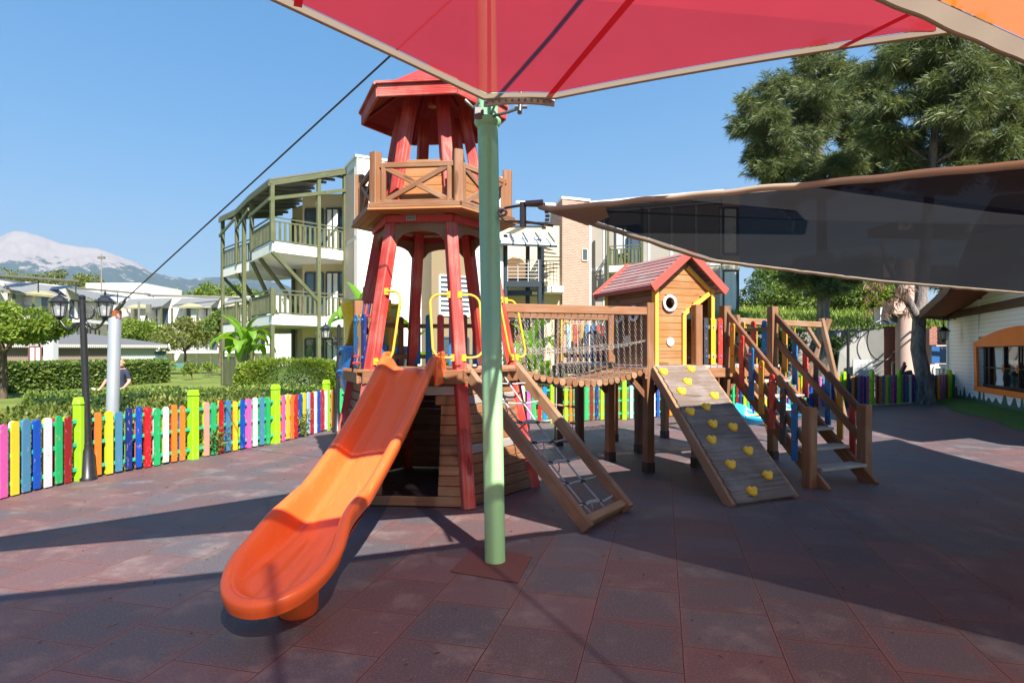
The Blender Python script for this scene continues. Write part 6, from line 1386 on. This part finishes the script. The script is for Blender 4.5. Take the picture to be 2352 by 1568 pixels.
# low ground cover strip directly behind the left fence
r = rs(11); n = 26000; fx = np.array(FLEFT); Ls = np.cumsum([0]+[np.linalg.norm(fx[i+1]-fx[i]) for i in range(len(fx)-1)]); tt = r.rand(n)*Ls[-1]; ix = np.clip(np.searchsorted(Ls, tt)-1, 0, len(fx)-2)
q = fx[ix]+(fx[ix+1]-fx[ix])*((tt-Ls[ix])/(Ls[ix+1]-Ls[ix]))[:, None]; wd = .18+2.6*r.rand(n)**1.0; q[:, 0] -= wd; q[:, 1] += .3*wd; hh = (.30+.42*np.clip(wd/1.6, 0, 1)+.14*np.sin(q[:, 0]*3.3)*np.cos(q[:, 1]*2.1))*(.25+.75*r.rand(n)**.4)
P = np.stack([q[:, 0], q[:, 1], hh-.08], 1); o = leaves('ground_cover', P, .085, m_leaf("ground_cover_leaves", (.06, .10, .015), (.13, .18, .03), (.28, .26, .07)), None, 12, .35, np.tile([.2, -.2, 1.], (n, 1))); tag(o, 'loose mixed ground cover plants growing behind the left fence', 'ground cover', kind='stuff')
a0 = [L2D(60, 12.6), L2D(300, 13.4), L2D(560, 14.6), L2D(745, 15.5), L2D(745, 16.8), L2D(300, 14.6), L2D(60, 13.6)]
hedge('low clipped hedge strip between fence and lawn left of the slide', a0, -.1, .62, 8, 420, .075, LF_HG, 'low_hedge')
# oleander shoots poking through the left fence
for k, (px, py, hgt, nn) in enumerate(((150, 1085, .75, 60), (225, 1085, .7, 130), (262, 1080, .62, 150), (305, 1072, .72, 120), (340, 1066, .55, 60), (480, 1046, .55, 70), (495, 1044, .35, 50), (700, 1004, .55, 60), (378, 1060, .45, 40))):
    g_ = gp(px, py); r = rs(100+k); root = thing('oleander_shoot', (g_.x, g_.y, 0), ['leafy oleander shoot left of the black street lamp', 'bushy oleander shoot just right of the black street lamp foot', 'oleander shoot through the green and pink pickets', 'tall oleander shoot through the yellow pickets', 'oleander sprig before the blue picket', 'oleander shoot beside the second lime post', 'small oleander tuft at the pavement edge beside the second lime post', 'oleander shoot among the dark pickets near the slide', 'small oleander sprig near the sky blue picket'][k], 'plant', 'oleander shoots through the fence')
    b = MB(); tips = []
    for j in range(5):
        p1 = Vector((g_.x+r.uniform(-.16, .16), g_.y+r.uniform(-.16, .08), hgt*r.uniform(.6, 1.1))); b.path([g_, lerp(g_, p1, .5)+V(0, 0, .05), p1], [.006, .005, .003], 5); tips.append(p1)
    b.build('stem', OLIVE, root); C = []
    for j in range(nn*2): tp_ = tips[r.randint(5)]; C.append(lerp(g_, tp_, r.uniform(.15, 1.0)))
    leaves('foliage', np.array([tuple(v) for v in C]), .11, LF_HG, root, 120+k, .17, None, droop=-.3)
# trees on the left
tree('garden_tree', 'broad bright green tree at the left edge in front of the bungalow', at(5, 870, 21)+V(0, 0, -.6), 4, (2.2, 1.8, 1.0), 2.2, LF_BR, 15000, .16, 21, .12, lobes=26, lobr=.34, lean=.1)
tg = 'small garden trees by the lawn'
tree('garden_tree', 'small tree beside the grey mast below the distant wing', at(320, 835, 52), 4, (2.3, 2, 1.8), 2.5, LF_BR, 5000, .24, 22, .1, tg)
tree('garden_tree', 'small yellowish tree on the lawn left of the banana plant', at(425, 842, 46), 4, (2.2, 2, 1.5), 2.2, LF_YE, 5000, .22, 23, .1, tg)
tree('garden_tree', 'dark green tree half behind the banana plant', at(505, 842, 42), 4, (1.5, 1.5, 1.6), 2.3, LF_HG, 4500, .22, 24, .1, tg)
for i, (px, Y, h_) in enumerate(((385, 38, .9), (440, 36, .8), (478, 40, .8))): p = at(px, 850, Y); c = (p.x, p.y, -.1); tree('shrub', ['small shrub at the end of the long hedge', 'small shrub in the middle of the lawn edge', 'small shrub beside the balcony building corner'][i], c, 1, (.5, .5, .5), h_*.8, LF_BR, 700, .14, 30+i, .03, 'small shrubs on the lawn')
tw_ = 'row of dense trees behind the distant hotel wing'
labs = ['dense green tree at the left end of the tree row beside the white roof block', 'dense green tree second in the tree row behind the distant wing', 'dense green tree under the steel cable in the tree row', 'dense green tree right of the cable in the tree row', 'dense green tree fifth in the row behind the distant wing', 'dense green tree just left of the timber balconies in the tree row', 'dense green tree half hidden by the timber balconies']
for i in range(7):
    px = 270+52*i; Y = 108+3*(i % 2); p = at(px, 810, Y); tree('dense_tree', labs[i], (p.x, p.y, 0), 12, (4.6, 4, 4.2), 9.4+.6*math.sin(i*1.7), LF_BR, 5200, .55, 40+i, .3, tw_, lobes=22, lobr=.38)
for i, (px, py, Y, s) in enumerate(((150, 635, 130, 4.5), (205, 645, 128, 3.8), (20, 640, 130, 4.2), (75, 640, 132, 3.0))):
    p = at(px, py+4, Y); tree('pine_tree', ['umbrella pine behind the solar panels left of the white roof block', 'umbrella pine just left of the white roof block', 'umbrella pine at the far left above the roofs', 'small umbrella pine above the left roofs'][i], (p.x, p.y, 0), 12, (s, s, s*.65), p.z-1, LF_YE, 2600, .55, 60+i, .25, 'umbrella pines behind the hotel roofs', lobes=16)
# banana plants
def banana(label, base, stems, seed, hgt=2.0, nl=7, ll=1.25, name='banana_plant'):
    base = Vector(base); rr = random.Random(seed); root = thing(name, base, label, 'plant', 'banana plants')
    for s in range(stems):
        p = base+V(rr.uniform(-.35, .35)*(stems > 1), rr.uniform(-.3, .3), 0); hh = hgt*rr.uniform(.7, 1.1); tp_ = p+V(rr.uniform(-.12, .12), rr.uniform(-.1, .1), hh)
        b = MB(); b.path([p, lerp(p, tp_, .5), tp_], [.09, .075, .05], 12); b.build('stem', m_bark("banana_stem", (.22, .16, .07), (.36, .34, .16)) if 'banana_stem' not in bpy.data.materials else bpy.data.materials['banana_stem'], root, smooth=60)
        for k in range(nl):
            az = 2*math.pi*(k/nl)+rr.uniform(-.4, .4); up0 = rr.uniform(.9, 1.45) if k % 3 else 1.45; L = ll*rr.uniform(.75, 1.15); w = .20*rr.uniform(.85, 1.2); b = MB(); q = tp_-V(0, 0, .1); el = up0; row0 = None; m = 16; hdir = V(math.cos(az), math.sin(az), 0); sd_ = V(-math.sin(az), math.cos(az), 0)
            for i in range(m+1):
                t_ = i/m; ww = w*(math.sin(math.pi*min(1, max(0, (t_-.16)/.84))**.75)**.7 if t_ > .16 else .06)+.008; ww *= 1-.18*(rr.random() < .35)
                sag = .35; n_ = hdir*(-math.sin(el))+V(0, 0, math.cos(el)); row = []
                for e_, z_ in ((-1, sag), (-.5, sag*.35), (0, 0), (.5, sag*.35), (1, sag)): row.append(len(b.V)); b.V.append(q+sd_*(e_*ww)+n_*(z_*ww))
                if row0:
                    for e_ in range(4): b.face((row0[e_], row0[e_+1], row[e_+1], row[e_]), None, 0, .3+.5*(k/nl))
                row0 = row; q = q+(hdir*math.cos(el)+V(0, 0, math.sin(el)))*(L/m); el -= (2.0 if k % 3 else .7)/m*(1+t_)
            b.build('leaf', LF_BN, root, smooth=60)
    return root
banana('banana plant with pale stems standing left of the rounded hedge', at(545, 905, 20.5)+V(0, 0, -.02), 3, 2, 1.9, 6, 1.35)
banana('tall banana plant behind the top of the blue tube slide', Vector((-4.15, 16.5, -.1)), 2, 5, 2.35, 7, 1.6)
banana('banana plant seen between the red tower legs', Vector((-2.9, 15.8, -.1)), 1, 9, 1.7, 6, 1.2)
banana('low banana plant seen through the tower railing', Vector((-1.75, 15.4, -.1)), 2, 13, .9, 6, 1.1)
banana('banana plant behind the hanging bridge chains', Vector((.55, 16.2, -.1)), 2, 17, 1.5, 7, 1.3)
banana('dark banana plant under the corner balconies', Vector((-10.6, 24.3, -.1)), 1, 25, 1.6, 6, 1.4)
# pines on the right
B1 = Vector((12.60, 18.2, 0))
def AT(px, py, Y): p = at(px, py, Y); return p
cl = []
def cloud(lst, px, py, Y, r): p = at(px, py, Y); lst.append((p.x, p.y, p.z, r))
c1 = []
for px, py, Y, r in ((2180, 120, 18, 1.3), (2060, 150, 18.5, 1.1), (2120, 230, 18, 1.0), (2210, 260, 17, 1.0), (2040, 250, 18.5, .9), (2260, 160, 17, 1.1), (2190, 340, 18.5, .8), (2100, 330, 19, .8), (2290, 330, 17.5, .8), (2150, 90, 18, 1.1), (2030, 330, 18.6, .8), (2080, 390, 18.6, .7), (2160, 400, 18.2, .8)): cloud(c1, px, py, Y, r)
pine('tall grey trunked pine leaning beside the white house corner', B1, [B1-V(0, 0, .1), AT(2124, 880, 18.2), AT(2108, 800, 18.2), AT(2112, 720, 18.35), AT(2122, 620, 18.4), AT(2130, 500, 18.3), AT(2140, 380, 18.2), AT(2150, 280, 18), AT(2170, 180, 18)], .24, c1, 71, per=420)
B2 = at(1893, 870, 22.5); B2.z = -.1; c2 = []
for px, py, Y, r in ((1880, 250, 22.5, 1.6), (1800, 330, 22, 1.3), (1750, 300, 22, 1.1), (1950, 230, 23, 1.5), (1830, 190, 23, 1.2), (1900, 380, 22, 1.3), (1970, 340, 23.5, 1.3), (1780, 400, 22, 1.0), (1850, 440, 22.3, 1.0), (1730, 250, 22.5, .9), (1770, 210, 23, .9), (2030, 350, 23, 1.0), (1990, 180, 23, 1.1), (2010, 280, 24, 1.2), (1920, 160, 23, 1.1), (1880, 610, 22, .8), (1940, 620, 22.3, .85), (1830, 640, 22, .6), (1900, 660, 21.8, .7), (1990, 400, 24, 1.0), (1740, 370, 22.4, .8), (1860, 130, 23.4, .8)): cloud(c2, px, py, Y, r)
pine('big dark pine with full crown rising behind the swing frame', B2, [B2, AT(1892, 780, 22.5), AT(1890, 680, 22.5), AT(1888, 560, 22.5), AT(1886, 440, 22.6), AT(1882, 330, 22.6), AT(1884, 230, 22.8)], .27, c2, 72, per=420)
B3 = Vector((17.6, 20.5, -.1)); c3 = []
for px, py, Y, r in ((2330, 230, 20.5, 1.2), (2270, 260, 20.5, 1.1), (2360, 330, 20, 1.1), (2300, 170, 21, 1.0), (2420, 250, 20, 1.3), (2290, 370, 21, .8), (2390, 130, 20, 1.2), (2220, 200, 21, .9), (2250, 330, 20.5, .9), (2210, 300, 21, .9), (2340, 390, 20, .9), (2160, 645, 19, .35), (2190, 655, 19.5, .4)): cloud(c3, px, py, Y, r)
pine('pine at the right edge whose crown fills the top right above the charcoal sail', B3, [B3, Vector((17.6, 20.5, 4)), AT(2348, 400, 20.5), AT(2350, 250, 20.5), AT(2352, 150, 20.5)], .25, c3, 73, per=400)
# forked limb with dry foliage on the leaning trunk
c4 = MB(); c4.path([AT(2112, 740, 18.3), AT(2085, 690, 18.2), AT(2062, 650, 18.1), AT(2040, 610, 18.0), AT(2025, 560, 18.2)], [.14, .12, .10, .08, .05], 12); fk = thing('pine_limb', AT(2112, 740, 17.35), 'forked limb with dry brown needles leaving the leaning pine trunk', 'branch'); c4.build('limb', BARK, fk, smooth=60)
r = rs(5); Pd_ = np.array([tuple(AT(2030+r.uniform(-45, 60), 690+r.uniform(-55, 30), 18+r.uniform(-.5, .5))) for _ in range(55)]); needle_crown('dry_needles', fk, Pd_, np.tile([0, 0, -.7], (55, 1)), LF_DRY, 10, .24, .02, 9, .8)
# overgrown slope on the right, things on it
nx, ny = 40, 24; X, Yg = np.meshgrid(np.linspace(9, 40, nx), np.linspace(25.2, 60, ny)); r = rs(4); Z = 2.2+(Yg-25)*.13+.4*np.sin(X*.7)*np.cos(Yg*.4)+.15*r.rand(ny, nx); Z *= np.clip((X-9)/4, 0, 1)**.5; Z[0] = np.minimum(Z[0], 2.2)
ii = np.arange(nx*ny).reshape(ny, nx); ff = np.stack([ii[:-1, :-1].ravel(), ii[:-1, 1:].ravel(), ii[1:, 1:].ravel(), ii[1:, :-1].ravel()], 1)
tag(npmesh('slope', np.stack([X.ravel(), Yg.ravel(), Z.ravel()], 1), ff, LAWN, smooth=True), kind='structure')
n = 26000; x = r.uniform(10, 32, n); y = r.uniform(25.2, 36, n); z = 2.2+(y-25)*.13+.25*np.abs(np.sin(x*1.9+y)); P = np.stack([x, y, z+r.rand(n)*.45], 1)
tag(leaves('slope_grass', P, .26, m_leaf("slope_weeds", (.08, .15, .02), (.18, .27, .03), (.34, .36, .10)), None, 15, .14, np.tile([0, 0, 1.4], (n, 1))), 'tall bright weeds and grass covering the slope', 'grass', kind='stuff')
sb = 'bushes on the overgrown slope'
for i, (px, py, Y, s, mt, lb) in enumerate(((1760, 700, 40, 1.9, LF_DK, 'dark bush on the slope left of the big pine trunk'), (1830, 680, 36, 1.7, LF_HG, 'green bush hiding the slope just left of the pine trunk'), (1930, 690, 34, 1.8, LF_HG, 'green bush right of the big pine trunk'), (1995, 670, 36, 1.9, LF_BR, 'bright bush in the middle of the slope'), (2060, 690, 33, 1.6, LF_BR, 'bright glossy bush beside the pink building'), (2010, 640, 42, 2.0, LF_DK, 'dark tree top on the skyline of the slope'), (1700, 770, 30, 1.1, LF_BR, 'light green bush right of the beige hotel block'), (1950, 650, 40, 1.6, LF_YE, 'yellowish feathery bush above the far lamp'), (2180, 770, 27, 1.3, LF_DK, 'dark bush between the pink building and the house roof'), (1780, 640, 44, 1.4, LF_HG, 'loose green branch top left of the pine needles'))):
    p = at(px, py, Y); tree('slope_bush', lb, (p.x, p.y, p.z-s*1.0), 3, (s*1.15, s, s), s, mt, 3600, .22, 80+i, .06, sb, lobes=16)
for i, (px, py, Y, s, lb) in enumerate(((1955, 800, 23.6, .95, 'dark shrub growing over the stone wall behind the far lamp'), (1915, 815, 23.5, .7, 'dark shrub over the stone wall beside the pine foot'), (1790, 800, 24.5, 1.0, 'grey green shrub in front of the white gap behind the swings'), (1735, 815, 24, .8, 'low shrub behind the stair boards'))):
    p = at(px, py, Y); tree('wall_shrub', lb, (p.x, p.y, p.z-s), 2, (s, s*.8, s*.9), s*.9, LF_DK if i < 2 else LF_HG, 3000, .15, 95+i, .04, 'shrubs on the stone wall', lobes=14)
# ------------------------------------------------------------------ mountains
def fbm(x, y, seed, oct_=6):
    r = rs(seed); out = np.zeros_like(x); a = 1.0; f = 1.0
    for o in range(oct_):
        for k in range(3): th = r.rand()*6.28; ph = r.rand()*6.28; out += a*np.sin((x*math.cos(th)+y*math.sin(th))*f+ph+1.7*np.sin((x*math.sin(th)-y*math.cos(th))*f*.7+ph*2))/3
        a *= .52; f *= 2.05
    return out
def mountain(name, prof, Y0, Y1, ridge, seed, mat, amp, nx=420, ny=130):
    pxs = np.linspace(prof[0][0], prof[-1][0], nx); hz = np.interp(pxs, [p[0] for p in prof], [p[1] for p in prof]); ang = (pxs-CX)/F
    ys = np.linspace(0, 1, ny); Yg = Y0+(Y1-Y0)*ys; A, YY = np.meshgrid(ang, Yg); Hh, T = np.meshgrid((HY-hz)/F*ridge+H, (Yg-Y0)/(ridge-Y0)); X = A*YY
    base = np.where(T < 1, np.clip(T, 0, 1)**1.35, np.clip(1-(T-1)*1.6, 0, 1)); n_ = fbm(X/420, YY/420, seed); rg = 1-np.abs(n_); Z = Hh*base+amp*(rg-.7)*np.clip(base*1.5, 0, 1)*np.where(np.abs(T-1) < .12, .35+np.abs(T-1)*5, 1)-5
    ii = np.arange(nx*ny).reshape(ny, nx); ff = np.stack([ii[:-1, :-1].ravel(), ii[:-1, 1:].ravel(), ii[1:, 1:].ravel(), ii[1:, :-1].ravel()], 1)
    return tag(npmesh(name, np.stack([X.ravel(), YY.ravel(), Z.ravel()], 1), ff, mat, smooth=True), kind='structure')
def m_mount(name, zt, soft, rock, forest, bias=0):
    t = NT(name); p = t.pos(); sp = t.n('SeparateXYZ'); t.set(sp.inputs[0], p); n = t.noise(p, .0016, 8, .62); n2 = t.noise(p, .011, 6, .7)
    h = t.math('ADD', t.math('DIVIDE', t.math('SUBTRACT', sp.outputs[2], zt), soft), t.math('ADD', t.math('MULTIPLY', t.math('SUBTRACT', n, .5), 3.2), t.math('MULTIPLY', t.math('SUBTRACT', n2, .5), 2.2+bias)))
    f = t.ramp(h, [(.42, (0, 0, 0)), (.58, (1, 1, 1))]); rk = t.mix(n2, rock, tuple(x*.8 for x in rock)); return t.pbr(t.mix(f, forest, rk), .95, None, spec=.05)
MT = m_mount("limestone_mountain", 570, 300, (.36, .31, .28), (.035, .06, .05), .6)
mountain('mountain', [(-500, 640), (-250, 600), (-80, 560), (0, 543), (30, 533), (60, 531), (95, 543), (140, 560), (175, 562), (215, 570), (260, 585), (310, 603), (350, 622), (400, 633), (500, 637), (560, 640), (640, 650), (760, 700), (900, 740), (1100, 770)], 2200, 8200, 5600, 3, MT, 150)
MT2 = m_mount("rocky_mountain", 230, 260, (.30, .28, .27), (.045, .065, .045), 1.5)
mountain('mountain', [(1300, 790), (1500, 740), (1640, 700), (1690, 692), (1720, 694), (1760, 690), (1790, 684), (1815, 679), (1850, 688), (1950, 700), (2200, 690), (2600, 700)], 1800, 6000, 4200, 9, MT2, 110, 300, 90)
HM = m_mount("scrub_hill", 20, 60, (.24, .17, .12), (.07, .10, .035), 2.5)
mountain('hill', [(1500, 800), (1690, 735), (1730, 722), (1760, 714), (1800, 706), (1850, 700), (1950, 690), (2100, 700), (2300, 740)], 70, 420, 260, 14, HM, 4, 200, 60)
# ------------------------------------------------------------------ haze
hz = MB(); hz.prism([(-12000, -60, -6), (12000, -60, -6), (12000, 9500, -6), (-12000, 9500, -6)], (0, 0, 1800))
t = NT("haze_air"); pv = t.n('VolumePrincipled'); pv.inputs['Color'].default_value = (.62, .76, .95, 1); pv.inputs['Density'].default_value = .00011; pv.inputs['Anisotropy'].default_value = .2
t.t.links.new(pv.outputs[0], t.out.inputs['Volume']); tag(hz.build('haze', t.m), kind='stuff')
# ------------------------------------------------------------------ man on the lawn (seen from behind)
def person():
    base = Vector((at(272, 900, 15.4).x, 15.4, -.34)); root = thing('person', base, 'bald man in a dark navy shirt seen from behind walking past the galvanised pole', 'person')
    J = dict(pel=(0, 0, .92), sp=(.0, .02, 1.12), ch=(.0, .0, 1.34), nk=(.03, -.0, 1.49), h0=(.045, .0, 1.56), h1=(.05, .01, 1.64), h2=(.05, .0, 1.72),
             sl=(-.20, 0, 1.42), el=(-.29, -.05, 1.16), wl=(-.37, -.14, .97), hl=(-.41, -.18, .93), sr=(.21, 0, 1.41), er=(.30, -.02, 1.15), wr=(.27, -.20, 1.00), hr=(.25, -.27, .98),
             hpl=(-.10, 0, .88), kl=(-.11, .05, .49), al=(-.11, -.02, .09), fl=(-.12, .14, .04), hpr=(.10, 0, .88), kr=(.12, -.02, .49), ar=(.13, -.12, .10), fr=(.14, .04, .05))
    Rd = dict(pel=.155, sp=.145, ch=.165, nk=.062, h0=.072, h1=.092, h2=.070, sl=.075, el=.046, wl=.030, hl=.034, sr=.075, er=.046, wr=.030, hr=.034, hpl=.10, kl=.062, al=.042, fl=.036, hpr=.10, kr=.062, ar=.042, fr=.036)
    Eg = [('pel', 'sp'), ('sp', 'ch'), ('ch', 'nk'), ('nk', 'h0'), ('h0', 'h1'), ('h1', 'h2'), ('ch', 'sl'), ('sl', 'el'), ('el', 'wl'), ('wl', 'hl'), ('ch', 'sr'), ('sr', 'er'), ('er', 'wr'), ('wr', 'hr'), ('pel', 'hpl'), ('hpl', 'kl'), ('kl', 'al'), ('al', 'fl'), ('pel', 'hpr'), ('hpr', 'kr'), ('kr', 'ar'), ('ar', 'fr')]
    for i in range(5):
        for s, w, h in (('l', 'wl', 'hl'), ('r', 'wr', 'hr')):
            hx = Vector(J[h]); k = f'{s}f{i}'; sg = -1 if s == 'l' else 1
            off = V(sg*(.03-.016*i), -.06-.01*(i in (1, 2)), -.02-.006*i) if i < 4 else V(-sg*.045, -.03, .0); J[k] = tuple(hx+off); Rd[k] = .009; Eg.append((h, k))
    names = list(J); me = bpy.data.meshes.new('body'); me.from_pydata([J[k] for k in names], [(names.index(a), names.index(b_)) for a, b_ in Eg], []); o = bpy.data.objects.new('body', me); COL.objects.link(o); o.parent = root
    md = o.modifiers.new('skin', 'SKIN'); me.skin_vertices[0].data[0].use_root = True
    for i, k in enumerate(names): r_ = Rd[k]; me.skin_vertices[0].data[i].radius = (r_*(1.12 if k in ('ch', 'sp', 'pel') else 1), r_*(.72 if k in ('ch', 'sp', 'pel') else 1))
    sd2 = o.modifiers.new('sub', 'SUBSURF'); sd2.levels = 2; sd2.render_levels = 2
    dg = bpy.context.evaluated_depsgraph_get(); me2 = bpy.data.meshes.new_from_object(o.evaluated_get(dg)); o.modifiers.clear(); o.data = me2; me2.materials.clear()
    SK = m_paint("skin", (.52, .26, .18), .55, bump=.05); SH = m_paint("navy_shirt", (.022, .026, .055), .85, bump=.3, scale=8); TR2 = m_paint("navy_trousers", (.03, .033, .05), .85); SHO = m_paint("dark_shoes", (.03, .03, .03), .6)
    for m_ in (SK, SH, TR2, SHO): me2.materials.append(m_)
    for p in me2.polygons:
        c = p.center; p.use_smooth = True; arm = abs(c.x) > .225
        if c.z > 1.475: mi = 0
        elif arm and c.z < 1.22 and c.z > .80: mi = 0
        elif c.z > .93: mi = 1
        elif c.z > .10: mi = 2
        else: mi = 3
        p.material_index = mi
    for s in (-1, 1): b = MB(); b.lathe(base+V(.05+.088*s, .01, 1.63), [(.001, -.03), (.02, -.02), (.026, 0), (.018, .02), (.001, .03)], 10); b.build('ear', SK, root, smooth=60)
    f = thing('glove_bundle', base+V(-.45, -.2, .93), 'red and grey work gloves held in the left hand of the man', 'gloves'); b = MB(); rr = random.Random(3)
    for i in range(7): p = base+V(-.43, -.2, .93); q = p+V(rr.uniform(-.16, .03), rr.uniform(-.08, .08), rr.uniform(-.09, .09)); b.path([p, lerp(p, q, .6), q], [.03, .022, .012], 7, i % 2)
    b.build('glove', [PM['red2'], WGRY], f, smooth=60)
person()

# litter on the rubber floor
r = rs(77); n = 900; x = r.uniform(-6, 9, n); y = 2.2+9*r.rand(n)**1.3; P = np.stack([x, y, np.full(n, .003)], 1); dv = np.stack([r.normal(size=n), r.normal(size=n), np.full(n, .0)], 1)
k_ = (x > -5.2) & (np.abs(x) < y); tag(leaves('leaf_litter', P[k_], .035, LF_DRY, None, 78, .22, dv[k_]*3), 'dry needles and leaf crumbs scattered on the rubber floor', 'leaf litter', kind='stuff')
